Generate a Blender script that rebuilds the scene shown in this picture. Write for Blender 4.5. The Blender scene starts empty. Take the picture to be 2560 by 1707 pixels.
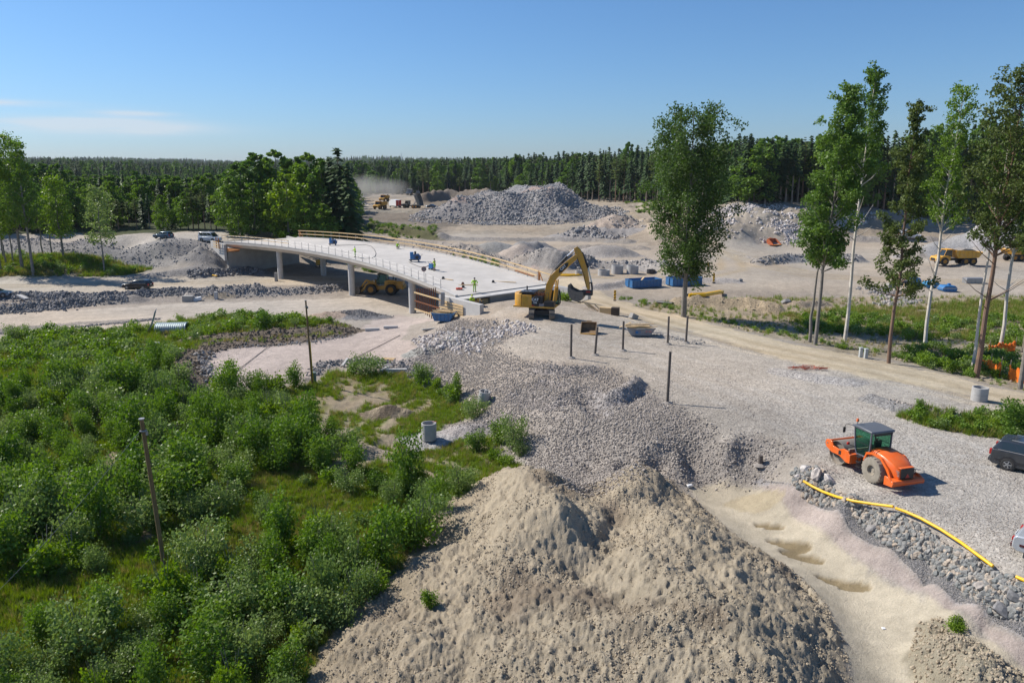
import bpy, bmesh, math, random
import numpy as np
from mathutils import Vector, Matrix, Euler
R = math.radians
sc = bpy.context.scene
# ---------------------------------------------------------------- camera, sky, sun, exposure
FPX, TILT, CAMZ = 1900.0, math.atan(430 / 1900.0), 17.0
ST, CT = math.sin(TILT), math.cos(TILT)
cam = bpy.data.cameras.new('camera')
cam.sensor_width = 36.0
cam.lens = 36.0 * FPX / 2560.0
cam.clip_start = 0.5
cam.clip_end = 30000
camo = bpy.data.objects.new('camera', cam)
camo.location = (0, 0, CAMZ)
camo.rotation_euler = (math.pi / 2 - TILT, 0, 0)
sc.collection.objects.link(camo)
sc.camera = camo
SUN_DIR = Vector((-0.92 * 0.735, 0.39 * 0.735, 0.678)).normalized()
SUN_EL = math.asin(SUN_DIR.z)
SUN_AZ = math.atan2(SUN_DIR.x, SUN_DIR.y)
w = bpy.data.worlds.new('World')
sc.world = w
w.use_nodes = True
wn, wl = w.node_tree.nodes, w.node_tree.links
bg = wn['Background']
sky = wn.new('ShaderNodeTexSky')
sky.sky_type = 'NISHITA'
sky.sun_disc = False
sky.sun_elevation = SUN_EL
sky.sun_rotation = SUN_AZ
sky.altitude = 0
sky.air_density = 1.0
sky.dust_density = 0.35
sky.ozone_density = 2.2
tc = wn.new('ShaderNodeTexCoord')
def wmath(op, a, b=None, c=None):
    n = wn.new('ShaderNodeMath'); n.operation = op
    for i, v in enumerate((a, b, c)):
        if v is None: continue
        if isinstance(v, (int, float)): n.inputs[i].default_value = v
        else: wl.new(v, n.inputs[i])
    return n.outputs[0]
sep = wn.new('ShaderNodeSeparateXYZ'); wl.new(tc.outputs['Generated'], sep.inputs[0])
# thin high cirrus streaks low over the western horizon
zc = wmath('MAXIMUM', sep.outputs['Z'], 0.004)
cmb = wn.new('ShaderNodeCombineXYZ')
wl.new(wmath('MULTIPLY', sep.outputs['X'], 5.0), cmb.inputs[0])
wl.new(wmath('MULTIPLY', sep.outputs['Y'], 5.0), cmb.inputs[1])
wl.new(wmath('MULTIPLY', sep.outputs['Z'], 62.0), cmb.inputs[2])
nz = wn.new('ShaderNodeTexNoise'); nz.inputs['Scale'].default_value = 1.25; nz.inputs['Detail'].default_value = 7; nz.inputs['Roughness'].default_value = 0.55
wl.new(cmb.outputs[0], nz.inputs['Vector'])
az = wmath('ARCTAN2', sep.outputs['X'], sep.outputs['Y'])
def bump_(v, c, wd):
    return wmath('POWER', 2.718, wmath('MULTIPLY', wmath('POWER', wmath('DIVIDE', wmath('SUBTRACT', v, c), wd), 2.0), -1.0))
blobA = wmath('MULTIPLY', bump_(az, -0.49, 0.10), bump_(sep.outputs['Z'], 0.047, 0.0075))
blobB = wmath('MULTIPLY', bump_(az, -0.66, 0.13), bump_(sep.outputs['Z'], 0.069, 0.0035))
blobC = wmath('MULTIPLY', bump_(az, -0.45, 0.04), bump_(sep.outputs['Z'], 0.062, 0.003))
blob = wmath('ADD', wmath('ADD', blobA, wmath('MULTIPLY', blobB, 0.8)), wmath('MULTIPLY', blobC, 0.5))
cl = wmath('MULTIPLY', wmath('MULTIPLY', blob, wmath('MAXIMUM', wmath('SUBTRACT', nz.outputs['Fac'], 0.26), 0.0)), 4.5)
cl = wmath('MINIMUM', cl, 0.6)
# cool the low sky: the humid summer air is pale blue rather than yellow down to the horizon
hz = wmath('POWER', 2.718, wmath('MULTIPLY', zc, -9.0))
tint = wn.new('ShaderNodeMixRGB'); tint.inputs['Color1'].default_value = (0.61, 0.90, 1.19, 1); tint.inputs['Color2'].default_value = (0.60, 0.77, 1.17, 1); wl.new(hz, tint.inputs['Fac'])
skyc = wn.new('ShaderNodeMixRGB'); skyc.blend_type = 'MULTIPLY'; skyc.inputs['Fac'].default_value = 1.0
wl.new(sky.outputs[0], skyc.inputs['Color1']); wl.new(tint.outputs[0], skyc.inputs['Color2'])
mixc = wn.new('ShaderNodeMixRGB'); mixc.inputs['Color2'].default_value = (7.2, 7.6, 8.2, 1)
wl.new(cl, mixc.inputs['Fac']); wl.new(skyc.outputs[0], mixc.inputs['Color1'])
wl.new(mixc.outputs[0], bg.inputs[0])
bg.inputs[1].default_value = 0.08
sun = bpy.data.lights.new('sun', 'SUN')
sun.energy = 4.8
sun.angle = R(0.53)
sun.color = (1.0, 0.94, 0.855)
suno = bpy.data.objects.new('sun', sun)
suno.rotation_euler = SUN_DIR.to_track_quat('Z', 'Y').to_euler()
suno.location = (-60, 40, 80)
sc.collection.objects.link(suno)
sc.view_settings.view_transform = 'Standard'
sc.view_settings.look = 'None'
sc.view_settings.exposure = 0.34
sc.view_settings.gamma = 1.0
sc.view_settings.use_curve_mapping = False
sc.cycles.max_bounces = 6
sc.cycles.diffuse_bounces = 3
sc.cycles.transparent_max_bounces = 6
sc.cycles.transmission_bounces = 4
sc.cycles.volume_bounces = 0

# ---------------------------------------------------------------- helpers
rng = np.random.default_rng(7)
COL = sc.collection
def tag(o, label=None, cat=None, group=None, kind=None):
    if label: o['label'] = label
    if cat: o['category'] = cat
    if group: o['group'] = group
    if kind: o['kind'] = kind
    return o
def empty(name, loc=(0, 0, 0), rz=0.0, label=None, cat=None, group=None, rot=None):
    o = bpy.data.objects.new(name, None)
    o.location = loc
    o.rotation_euler = rot if rot else (0, 0, rz)
    o.empty_display_size = 0.3
    COL.objects.link(o)
    return tag(o, label, cat, group)
def copy_tree(o, parent=None):
    c = o.copy(); COL.objects.link(c); c.parent = parent
    for ch in o.children: copy_tree(ch, c)
    return c
def ray(px, py):
    u = (px - 1280) / FPX; v = (py - 853.5) / FPX
    return u, CT - v * ST, -(ST + v * CT)
def at(px, py, z):
    a, b, c = ray(px, py); k = (CAMZ - z) / (-c)
    return (a * k, b * k, z)
def atd(px, py, Y):
    a, b, c = ray(px, py); k = Y / b
    return (a * k, Y, CAMZ + c * k)
def pix(x, y, z):
    dz = z - CAMZ
    d = y * CT - dz * ST; up = y * ST + dz * CT
    return 1280 + FPX * x / d, 853.5 - FPX * up / d

class MB:
    def __init__(s): s.v = []; s.f = []; s.m = []
    def add(s, vs, fs, mi=0):
        b = len(s.v); s.v.extend([tuple(p) for p in vs]); s.f.extend([tuple(i + b for i in f) for f in fs]); s.m.extend([mi] * len(fs)); return s
    def box(s, c, d, rz=0, M=None, mi=0, taper=1.0):
        hx, hy, hz = d[0] / 2, d[1] / 2, d[2] / 2
        vs = [Vector((x * hx * (taper if z > 0 else 1), y * hy * (taper if z > 0 else 1), z * hz)) for z in (-1, 1) for x, y in ((-1, -1), (1, -1), (1, 1), (-1, 1))]
        if rz: r = Matrix.Rotation(rz, 3, 'Z'); vs = [r @ v for v in vs]
        if M is not None: vs = [M @ v for v in vs]
        c = Vector(c)
        return s.add([v + c for v in vs], [(3, 2, 1, 0), (4, 5, 6, 7), (0, 1, 5, 4), (1, 2, 6, 5), (2, 3, 7, 6), (3, 0, 4, 7)], mi)
    def beam(s, a, b, w, h, mi=0, up=(0, 0, 1)):
        a = Vector(a); b = Vector(b); d = (b - a).normalized(); upv = Vector(up)
        if abs(d.dot(upv)) > 0.98: upv = Vector((1, 0, 0))
        sx = d.cross(upv).normalized(); sy = sx.cross(d)
        vs = []
        for p in (a, b):
            for i, j in ((-1, -1), (1, -1), (1, 1), (-1, 1)): vs.append(p + sx * (i * w / 2) + sy * (j * h / 2))
        return s.add(vs, [(0, 1, 2, 3), (7, 6, 5, 4), (0, 4, 5, 1), (1, 5, 6, 2), (2, 6, 7, 3), (3, 7, 4, 0)], mi)
    def cyl(s, a, b, r0, r1=None, n=12, mi=0, caps=True):
        if r1 is None: r1 = r0
        a = Vector(a); b = Vector(b); d = (b - a).normalized()
        q = Vector((0, 0, 1)) if abs(d.z) < 0.95 else Vector((1, 0, 0))
        sx = d.cross(q).normalized(); sy = d.cross(sx)
        vs = []
        for p, r in ((a, r0), (b, r1)):
            for i in range(n):
                t = 2 * math.pi * i / n; vs.append(p + sx * (math.cos(t) * r) + sy * (math.sin(t) * r))
        fs = [(i, (i + 1) % n, n + (i + 1) % n, n + i) for i in range(n)]
        if caps: fs += [tuple(range(n))[::-1], tuple(range(n, 2 * n))]
        return s.add(vs, fs, mi)
    def tube(s, pts, r, n=8, mi=0, caps=True):
        pts = [Vector(p) for p in pts]; k = len(pts); vs = []; prev = None
        for i, p in enumerate(pts):
            d = (pts[min(i + 1, k - 1)] - pts[max(i - 1, 0)]).normalized()
            if prev is None:
                q = Vector((0, 0, 1)) if abs(d.z) < 0.9 else Vector((1, 0, 0)); sx = d.cross(q).normalized()
            else: sx = (prev - d * prev.dot(d)).normalized()
            prev = sx; sy = d.cross(sx); rr = r[i] if hasattr(r, '__len__') else r
            for j in range(n):
                t = 2 * math.pi * j / n; vs.append(p + sx * (math.cos(t) * rr) + sy * (math.sin(t) * rr))
        fs = []
        for i in range(k - 1):
            for j in range(n): fs.append((i * n + j, i * n + (j + 1) % n, (i + 1) * n + (j + 1) % n, (i + 1) * n + j))
        if caps: fs += [tuple(range(n))[::-1], tuple(range((k - 1) * n, k * n))]
        return s.add(vs, fs, mi)
    def prism(s, prof, y0, y1, mi=0, y0b=None):
        """profile in local XZ extruded along Y"""
        n = len(prof)
        vs = [(x, y0, z) for x, z in prof] + [(x, y1, z) for x, z in prof]
        fs = [tuple(range(n)), tuple(range(n, 2 * n))[::-1]] + [((i + 1) % n, i, n + i, n + (i + 1) % n) for i in range(n)]
        return s.add(vs, fs, mi)
    def lathe(s, prof, c=(0, 0, 0), axis='Z', n=24, mi=0, closed=False):
        """prof list of (r, h)"""
        vs = []; k = len(prof)
        for r, h in prof:
            for i in range(n):
                t = 2 * math.pi * i / n; a, b = math.cos(t) * r, math.sin(t) * r
                if axis == 'Z': p = (a, b, h)
                elif axis == 'Y': p = (a, h, b)
                else: p = (h, a, b)
                vs.append((p[0] + c[0], p[1] + c[1], p[2] + c[2]))
        fs = []
        for j in range(k if closed else k - 1):
            j2 = (j + 1) % k
            for i in range(n): fs.append((j * n + i, j * n + (i + 1) % n, j2 * n + (i + 1) % n, j2 * n + i))
        return s.add(vs, fs, mi)
    def mesh(s, name, mats, smooth=35):
        me = bpy.data.meshes.new(name)
        me.from_pydata(s.v, [], s.f)
        if not isinstance(mats, (list, tuple)): mats = [mats]
        for m in mats: me.materials.append(m)
        if len(mats) > 1: me.polygons.foreach_set('material_index', s.m)
        bm = bmesh.new(); bm.from_mesh(me); bmesh.ops.recalc_face_normals(bm, faces=bm.faces[:]); bm.to_mesh(me); bm.free()
        if smooth:
            me.shade_smooth(); me.set_sharp_from_angle(angle=R(smooth))
        me.update(); return me
    def build(s, name, mats, parent=None, smooth=35, bevel=0, loc=None, rot=None):
        o = bpy.data.objects.new(name, s.mesh(name, mats, smooth)); COL.objects.link(o)
        if parent: o.parent = parent
        if loc: o.location = loc
        if rot: o.rotation_euler = rot
        if bevel:
            md = o.modifiers.new('edge', 'BEVEL'); md.width = bevel; md.segments = 2; md.limit_method = 'ANGLE'; md.angle_limit = R(35); md.harden_normals = False
        return o

# ---------------------------------------------------------------- numpy noise
_perm = np.random.default_rng(3).random((256, 256)).astype(np.float32)
def vnoise(x, y):
    xi = np.floor(x).astype(np.int64); yi = np.floor(y).astype(np.int64)
    fx = (x - xi); fy = (y - yi); fx = fx * fx * (3 - 2 * fx); fy = fy * fy * (3 - 2 * fy)
    def h(a, b): return _perm[(a + (b >> 8) * 37) & 255, (b + (a >> 8) * 91) & 255]
    a = h(xi, yi); b = h(xi + 1, yi); c = h(xi, yi + 1); d = h(xi + 1, yi + 1)
    return (a * (1 - fx) + b * fx) * (1 - fy) + (c * (1 - fx) + d * fx) * fy
def fbm(x, y, f, o=4, g=0.5, off=0.0):
    s = 0; a = 1; t = 0
    for i in range(o):
        ca, sa = math.cos(i * 1.3 + .5), math.sin(i * 1.3 + .5)
        X = (x * ca - y * sa) * f + 31.7 * i + off; Y = (x * sa + y * ca) * f + 11.3 * i + off
        s = s + a * vnoise(X, Y); t += a; a *= g; f *= 2.03
    return s / t - 0.5

# ---------------------------------------------------------------- materials
def newmat(name):
    m = bpy.data.materials.new(name); m.use_nodes = True
    return m, m.node_tree.nodes, m.node_tree.links, m.node_tree.nodes['Principled BSDF']
def mat(name, col, rough=0.6, metal=0.0, var=0.15, scale=3.0, bump=0.0, bscale=20.0, rand=0.0, dirt=None, dirt_amt=0.0, spec=0.5, alpha=None, coat=0.0):
    m, N, L, P = newmat(name)
    P.inputs['Roughness'].default_value = rough; P.inputs['Metallic'].default_value = metal
    P.inputs['Specular IOR Level'].default_value = spec
    if coat: P.inputs['Coat Weight'].default_value = coat; P.inputs['Coat Roughness'].default_value = 0.08
    t = N.new('ShaderNodeTexCoord'); n = N.new('ShaderNodeTexNoise'); n.inputs['Scale'].default_value = scale; n.inputs['Detail'].default_value = 6; n.inputs['Roughness'].default_value = 0.6
    L.new(t.outputs['Object'], n.inputs['Vector'])
    mr = N.new('ShaderNodeMapRange'); mr.inputs[1].default_value = 0.25; mr.inputs[2].default_value = 0.75; mr.inputs[3].default_value = 1 - var; mr.inputs[4].default_value = 1 + var
    L.new(n.outputs['Fac'], mr.inputs[0])
    hv = N.new('ShaderNodeHueSaturation'); hv.inputs['Color'].default_value = (*col, 1)
    val = mr.outputs[0]
    if rand:
        oi = N.new('ShaderNodeObjectInfo'); r2 = N.new('ShaderNodeMapRange'); r2.inputs[3].default_value = 1 - rand; r2.inputs[4].default_value = 1 + rand
        L.new(oi.outputs['Random'], r2.inputs[0]); mm = N.new('ShaderNodeMath'); mm.operation = 'MULTIPLY'; L.new(mr.outputs[0], mm.inputs[0]); L.new(r2.outputs[0], mm.inputs[1]); val = mm.outputs[0]
    L.new(val, hv.inputs['Value'])
    out = hv.outputs[0]
    if dirt:
        n2 = N.new('ShaderNodeTexNoise'); n2.inputs['Scale'].default_value = scale * 0.7; n2.inputs['Detail'].default_value = 9; n2.inputs['Roughness'].default_value = 0.7
        L.new(t.outputs['Object'], n2.inputs['Vector'])
        m2 = N.new('ShaderNodeMapRange'); m2.inputs[1].default_value = 0.42; m2.inputs[2].default_value = 0.68; m2.inputs[4].default_value = dirt_amt; L.new(n2.outputs['Fac'], m2.inputs[0])
        mx = N.new('ShaderNodeMixRGB'); mx.inputs['Color2'].default_value = (*dirt, 1); L.new(m2.outputs[0], mx.inputs['Fac']); L.new(out, mx.inputs['Color1']); out = mx.outputs[0]
    L.new(out, P.inputs['Base Color'])
    if bump:
        n3 = N.new('ShaderNodeTexNoise'); n3.inputs['Scale'].default_value = bscale; n3.inputs['Detail'].default_value = 5
        L.new(t.outputs['Object'], n3.inputs['Vector'])
        b = N.new('ShaderNodeBump'); b.inputs['Strength'].default_value = bump; b.inputs['Distance'].default_value = 0.03
        L.new(n3.outputs['Fac'], b.inputs['Height']); L.new(b.outputs[0], P.inputs['Normal'])
    return m
def leafmat(name, col, col2, trans=0.35, rough=0.5, hue=0.02):
    m, N, L, P = newmat(name)
    oi = N.new('ShaderNodeObjectInfo'); g = N.new('ShaderNodeNewGeometry')
    mx = N.new('ShaderNodeMixRGB'); mx.inputs['Color1'].default_value = (*col, 1); mx.inputs['Color2'].default_value = (*col2, 1)
    ad = N.new('ShaderNodeMath'); ad.operation = 'MULTIPLY_ADD'; ad.inputs[1].default_value = 0.55
    L.new(oi.outputs['Random'], ad.inputs[0]); m5 = N.new('ShaderNodeMath'); m5.operation = 'MULTIPLY'; m5.inputs[1].default_value = 0.45
    L.new(g.outputs['Random Per Island'], m5.inputs[0]); L.new(m5.outputs[0], ad.inputs[2]); L.new(ad.outputs[0], mx.inputs['Fac'])
    L.new(mx.outputs[0], P.inputs['Base Color'])
    P.inputs['Roughness'].default_value = rough; P.inputs['Specular IOR Level'].default_value = 0.22
    tr = N.new('ShaderNodeBsdfTranslucent'); hs = N.new('ShaderNodeHueSaturation'); hs.inputs['Saturation'].default_value = 1.15; hs.inputs['Value'].default_value = 1.3
    L.new(mx.outputs[0], hs.inputs['Color']); L.new(hs.outputs[0], tr.inputs['Color'])
    ms = N.new('ShaderNodeMixShader'); ms.inputs[0].default_value = trans
    L.new(P.outputs[0], ms.inputs[1]); L.new(tr.outputs[0], ms.inputs[2]); L.new(ms.outputs[0], N['Material Output'].inputs[0])
    return m
def rockmat(name, c1, c2, c3):
    """three rock tints chosen per object / island, faint veins"""
    m, N, L, P = newmat(name)
    oi = N.new('ShaderNodeObjectInfo'); g = N.new('ShaderNodeNewGeometry')
    ad = N.new('ShaderNodeMath'); ad.operation = 'ADD'; L.new(oi.outputs['Random'], ad.inputs[0]); L.new(g.outputs['Random Per Island'], ad.inputs[1])
    fr = N.new('ShaderNodeMath'); fr.operation = 'FRACT'; L.new(ad.outputs[0], fr.inputs[0])
    cr = N.new('ShaderNodeValToRGB'); e = cr.color_ramp.elements
    e[0].position = 0.0; e[0].color = (*c1, 1); e[1].position = 1.0; e[1].color = (*c3, 1)
    q = cr.color_ramp.elements.new(0.6); q.color = (*c2, 1)
    L.new(fr.outputs[0], cr.inputs[0])
    t = N.new('ShaderNodeTexCoord'); n = N.new('ShaderNodeTexNoise'); n.inputs['Scale'].default_value = 3.0; n.inputs['Detail'].default_value = 8; L.new(t.outputs['Object'], n.inputs['Vector'])
    mr = N.new('ShaderNodeMapRange'); mr.inputs[1].default_value = 0.3; mr.inputs[2].default_value = 0.7; mr.inputs[3].default_value = 0.72; mr.inputs[4].default_value = 1.25; L.new(n.outputs['Fac'], mr.inputs[0])
    hv = N.new('ShaderNodeHueSaturation'); L.new(cr.outputs[0], hv.inputs['Color']); L.new(mr.outputs[0], hv.inputs['Value']); L.new(hv.outputs[0], P.inputs['Base Color'])
    P.inputs['Roughness'].default_value = 0.8; P.inputs['Specular IOR Level'].default_value = 0.3
    return m
# ---------------------------------------------------------------- terrain heights
LINES = [
 # gravel pad and its edges
 [(2900,1560,0),(2560,1460,0),(2425,1383,0),(2310,1313,0),(2234,1278,0),(2119,1243,0),(2040,1180,0),(1985,1120,0),(1905,1089,0),(1830,1100,-.1),(1726,1034,0),(1652,992,0),(1592,966,.1),(1488,925,.1),(1325,921,.1),(1280,893,.2),(1260,860,.3)],
 [(2560,1300,0),(2300,1250,0),(2100,1100,0),(1900,1000,0),(1700,950,0),(1500,880,.1)],
 [(2700,1100,0),(2447,1000,0),(2200,950,0),(2000,900,0),(1800,870,0),(1600,840,.1),(1450,820,.5)],
 [(1290,800,.9),(1350,790,.9),(1400,780,.8),(1450,800,.5),(1540,830,.2)],
 [(1200,765,.6),(1250,755,.9),(1320,745,1.0),(1400,760,.7)],
 [(1130,800,-.9),(1180,790,-.2),(1220,800,.4),(1260,830,.4)],
 # haul road
 [(2800,1080,-.2),(2560,1005,-.2),(2300,945,-.2),(2000,875,-.3),(1850,840,-.4),(1700,805,-.6),(1560,765,-1.0),(1470,740,-1.3),(1430,715,-1.9)],
 [(2800,1000,-.5),(2560,975,-.4),(2343,925,-.5),(2087,873,-.6),(1852,822,-.8),(1700,788,-1.2),(1620,768,-1.5)],
 # low strip with the tall trees
 [(2560,900,-.9),(2430,930,-.8),(2300,870,-1.3),(2050,850,-1.1),(1960,830,-1.3)],
 [(2700,820,-1.6),(2400,830,-1.9),(2200,815,-2.1),(2000,800,-2.0),(1850,790,-1.9),(1740,775,-1.8)],
 [(2700,770,-2.8),(2400,775,-3.2),(2200,770,-3.3),(2070,768,-3.2),(1950,762,-2.2),(1850,755,-1.6),(1750,752,-1.8),(1680,758,-2.0)],
 # basin on the right
 [(2700,740,-2.6),(2400,742,-2.5),(2250,735,-2.5),(2110,742,-3.1),(1950,745,-3.0),(1800,750,-2.8),(1650,752,-2.6),(1560,745,-2.3)],
 [(2700,700,-2.4),(2400,712,-2.4),(2100,720,-2.4),(1900,725,-2.4),(1700,732,-2.4),(1560,728,-2.3)],
 [(2700,650,-2.4),(2400,655,-2.4),(2100,665,-2.4),(1900,670,-2.4),(1700,690,-2.5),(1500,695,-2.5),(1400,690,-2.5)],
 [(2700,610,-2.0),(2400,610,-2.0),(2100,612,-2.0),(1900,618,-2.2),(1700,625,-2.3),(1560,640,-2.4),(1400,660,-2.5),(1300,650,-2.7)],
 [(1300,620,-2.4),(1200,605,-2.4),(1100,590,-2.3),(1000,585,-2.6),(900,575,-2.2)],
 [(1150,640,-2.8),(1000,620,-2.9),(900,610,-2.9),(820,600,-2.5)],
 [(1560,600,-1.9),(1400,600,-1.9),(1250,600,-2.0),(1130,595,-2.1)],
 # under and left of the bridge: lower roads
 [(1100,760,-3.4),(1024,785,-3.4),(860,760,-3.3),(700,765,-3.4),(500,780,-3.5),(250,795,-3.5),(0,820,-3.5),(-400,850,-3.5)],
 [(1080,720,-3.3),(950,725,-3.3),(860,738,-3.2),(700,748,-3.3),(500,752,-3.4),(250,770,-3.4),(0,785,-3.4),(-400,810,-3.4)],
 [(1100,690,-3.1),(1000,690,-3.2),(860,705,-3.1),(700,712,-3.1),(500,712,-3.2),(330,722,-3.2),(0,728,-3.3),(-400,740,-3.3)],
 [(900,650,-3.0),(800,690,-3.0),(700,690,-3.0),(560,693,-3.1),(330,700,-3.1),(0,702,-3.1),(-400,710,-3.1)],
 [(640,672,-2.9),(560,680,-2.9),(400,688,-2.8),(200,690,-2.9),(0,692,-2.9),(-400,700,-2.9)],
 [(500,665,-2.6),(380,668,-2.6),(300,655,-2.6),(200,645,-2.6),(100,640,-2.6),(0,640,-2.6),(-300,645,-2.6)],
 # top of the left embankment
 [(556,601,2.6),(500,605,2.7),(400,600,2.7),(250,600,2.5),(100,598,2.4),(0,598,2.4),(-300,600,2.4)],
 [(700,578,2.8),(560,585,2.9),(400,586,2.8),(200,587,2.7),(0,585,2.6),(-300,585,2.6)],
 [(470,630,.2),(330,620,.4),(150,615,.5),(0,612,.5)],
 [(540,640,.1),(560,655,-1.6),(575,668,-2.7)],
 [(700,560,2.8),(500,565,2.8),(200,565,2.8),(0,565,2.8)],
 [(880,580,-1.0),(800,585,1.0),(750,590,1.8)],
 # quarry floor and far banks
 [(900,560,-1.4),(950,560,-1.8),(1050,575,-2.2),(1130,585,-2.2)],
 [(890,540,-1.0),(960,548,-1.4),(1020,556,-1.8)],
 [(890,522,0),(960,524,.2),(1050,520,.4),(1100,516,.8)],
 [(890,505,.5),(960,508,.6),(1100,506,1)],
 [(890,485,2),(960,484,2.2),(1030,486,2.4),(1100,486,2.2),(1200,484,3)],
 [(1560,540,.5),(1500,520,1.5),(1450,512,1.5),(1600,505,3)],
 [(1570,590,-1.6),(1600,560,-.8),(1620,545,0)],
 [(1640,610,-2.0),(1750,612,-2.1),(1900,612,-2.1),(2000,606,-2.0),(2120,592,-1.6),(2400,590,-1.5),(2700,590,-1.5)],
 [(1680,560,2.2),(1730,530,5),(1790,517,6.4),(1870,513,6.8),(1950,518,6.4),(2020,527,5.6),(2100,530,4.6),(2200,543,3.2),(2300,550,1.6)],
 [(1750,575,1.6),(1850,560,3.0),(1950,570,1.8),(2020,565,2.2),(2120,570,.8)],
 [(1700,507,5),(1900,503,7.5),(2100,515,6),(2300,535,3),(2600,540,2)],
 [(2300,560,0),(2450,570,0),(2600,565,.5)],
 # bushland and the grassy hollow
 [(0,850,-3.4),(60,835,-3.3),(330,822,-3.3),(480,795,-3.1),(620,785,-2.8),(760,795,-2.8),(860,810,-2.7)],
 [(-300,950,-3.2),(0,950,-3.1),(200,950,-3.0),(400,950,-2.8)],
 [(-400,1200,-3.0),(0,1200,-3.0),(300,1200,-3.0),(600,1150,-3.0),(800,1150,-3.0),(1000,1160,-3.0)],
 [(-600,1450,-3.0),(0,1450,-3.0),(418,1455,-3.0),(700,1400,-3.0),(900,1350,-3.0)],
 [(-600,1750,-3.1),(0,1750,-3.1),(400,1750,-3.1),(700,1700,-3.1)],
 [(600,1010,-2.8),(800,1010,-2.9),(1000,1010,-3.0),(1090,1090,-3.0),(1200,1130,-3.1)],
 [(1332,1158,-3.0),(1265,1103,-3.0),(1227,1085,-3.0),(1150,1068,-2.8),(1198,1041,-2.8),(1131,978,-2.5),(1058,957,-2.5),(1000,925,-2.5)],
 # pale working platform
 [(525,905,-2.4),(620,960,-2.4),(777,950,-2.4),(800,908,-2.4),(935,903,-2.4)],
 [(580,872,-2.4),(780,858,-2.4),(900,830,-2.4),(1000,800,-2.6),(1050,800,-2.4)],
 [(1030,860,-1.9),(1060,900,-1.9),(1080,930,-1.8)],
 [(480,880,-1.6),(470,930,-1.6),(520,855,-2.0),(620,850,-1.9),(780,842,-1.8)],
 [(450,880,-2.8),(440,930,-2.8),(520,835,-2.8)],
 # gravel slope down from the pad
 [(1160,880,-1.0),(1210,985,-1.4),(1260,1050,-1.8),(1350,1100,-1.9),(1420,1140,-2.2),(1460,1170,-2.2)],
 [(1200,850,-.4),(1260,940,-.5),(1350,1010,-.7),(1450,1060,-.8),(1560,1100,-.9),(1640,1110,-.7)],
 [(1536,1156,-1.6),(1600,1147,-1.4),(1700,1130,-.9),(1810,1110,-.2)],
 [(1470,1195,-3.0),(1560,1210,-3.0),(1640,1200,-2.9),(1720,1190,-2.7),(1800,1185,-2.2),(1860,1160,-1.4),(1930,1150,-.8)],
 # strips beside the channel
 [(1989,1217,-1.0),(2081,1268,-1.1),(2157,1310,-1.1),(2234,1366,-1.1),(2310,1400,-1.1),(2387,1458,-1.1),(2463,1515,-1.1),(2560,1556,-1.1),(2900,1700,-1.1)],
 [(1935,1209,-1.5),(2023,1256,-1.6),(2119,1322,-1.6),(2257,1406,-1.6),(2387,1508,-1.6),(2560,1603,-1.6),(2900,1760,-1.6)],
 [(1900,1220,-2.2),(1985,1293,-2.3),(2081,1351,-2.3),(2196,1435,-2.3),(2310,1481,-2.3),(2463,1592,-2.3),(2560,1669,-2.3),(2800,1820,-2.3)],
 [(1760,1215,-2.8),(1850,1250,-2.8),(1950,1330,-2.9),(2080,1430,-3.0),(2180,1540,-3.1),(2240,1640,-3.2),(2280,1720,-3.3),(2340,1850,-3.4)],
 [(1690,1240,-2.8),(1790,1290,-2.8),(1920,1370,-2.9),(2040,1430,-3.0),(2110,1520,-3.1),(2170,1620,-3.2),(2190,1720,-3.3),(2200,1850,-3.4)],
 [(2310,1540,-2.5),(2380,1600,-1.8),(2450,1650,-1.6),(2500,1700,-1.6),(2560,1760,-1.8),(2400,1710,-1.6),(2300,1640,-2.4)],
 # clay mounds
 [(1118,1255,-2.9),(1060,1330,-2.9),(1000,1420,-2.9),(900,1510,-2.9),(820,1600,-2.9),(760,1720,-2.9),(700,1850,-2.9)],
 [(1180,1215,-2.8),(1250,1190,-2.2),(1310,1169,-.7),(1340,1166,-.2),(1375,1178,-.3),(1410,1200,-.6)],
 [(1345,1230,.1),(1390,1260,.0),(1400,1300,-.3)],
 [(1200,1300,-1.9),(1170,1400,-1.9),(1100,1480,-2.1)],
 [(1300,1330,-1.0),(1330,1400,-1.3),(1250,1480,-1.6)],
 [(1450,1205,-2.2),(1495,1260,-2.3),(1535,1330,-2.3),(1520,1400,-2.0),(1450,1450,-1.9)],
 [(1530,1185,-1.4),(1570,1162,-.8),(1610,1162,-.7),(1650,1180,-1.0)],
 [(1560,1230,-1.1),(1650,1290,-1.1),(1720,1330,-1.1),(1790,1380,-1.3)],
 [(1560,1340,-1.3),(1600,1420,-1.0),(1700,1480,-.8),(1850,1480,-1.1),(1950,1500,-1.5),(2040,1560,-1.9)],
 [(1690,1250,-2.3),(1800,1320,-2.4),(1900,1385,-2.5),(2000,1430,-2.6),(2080,1530,-2.7),(2120,1640,-2.8),(2140,1750,-3.0)],
 [(1350,1500,-1.3),(1450,1560,-1.1),(1600,1560,-.9),(1700,1580,-.7),(1900,1620,-.7),(2000,1680,-1.2)],
 [(950,1560,-2.3),(1050,1620,-1.9),(1200,1650,-1.5),(1400,1680,-1.2),(1600,1700,-1.0),(1800,1700,-.7)],
 [(800,1800,-2.4),(1100,1820,-2.0),(1500,1850,-1.4),(1900,1850,-1.1),(2050,1850,-1.9)],
]
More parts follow.
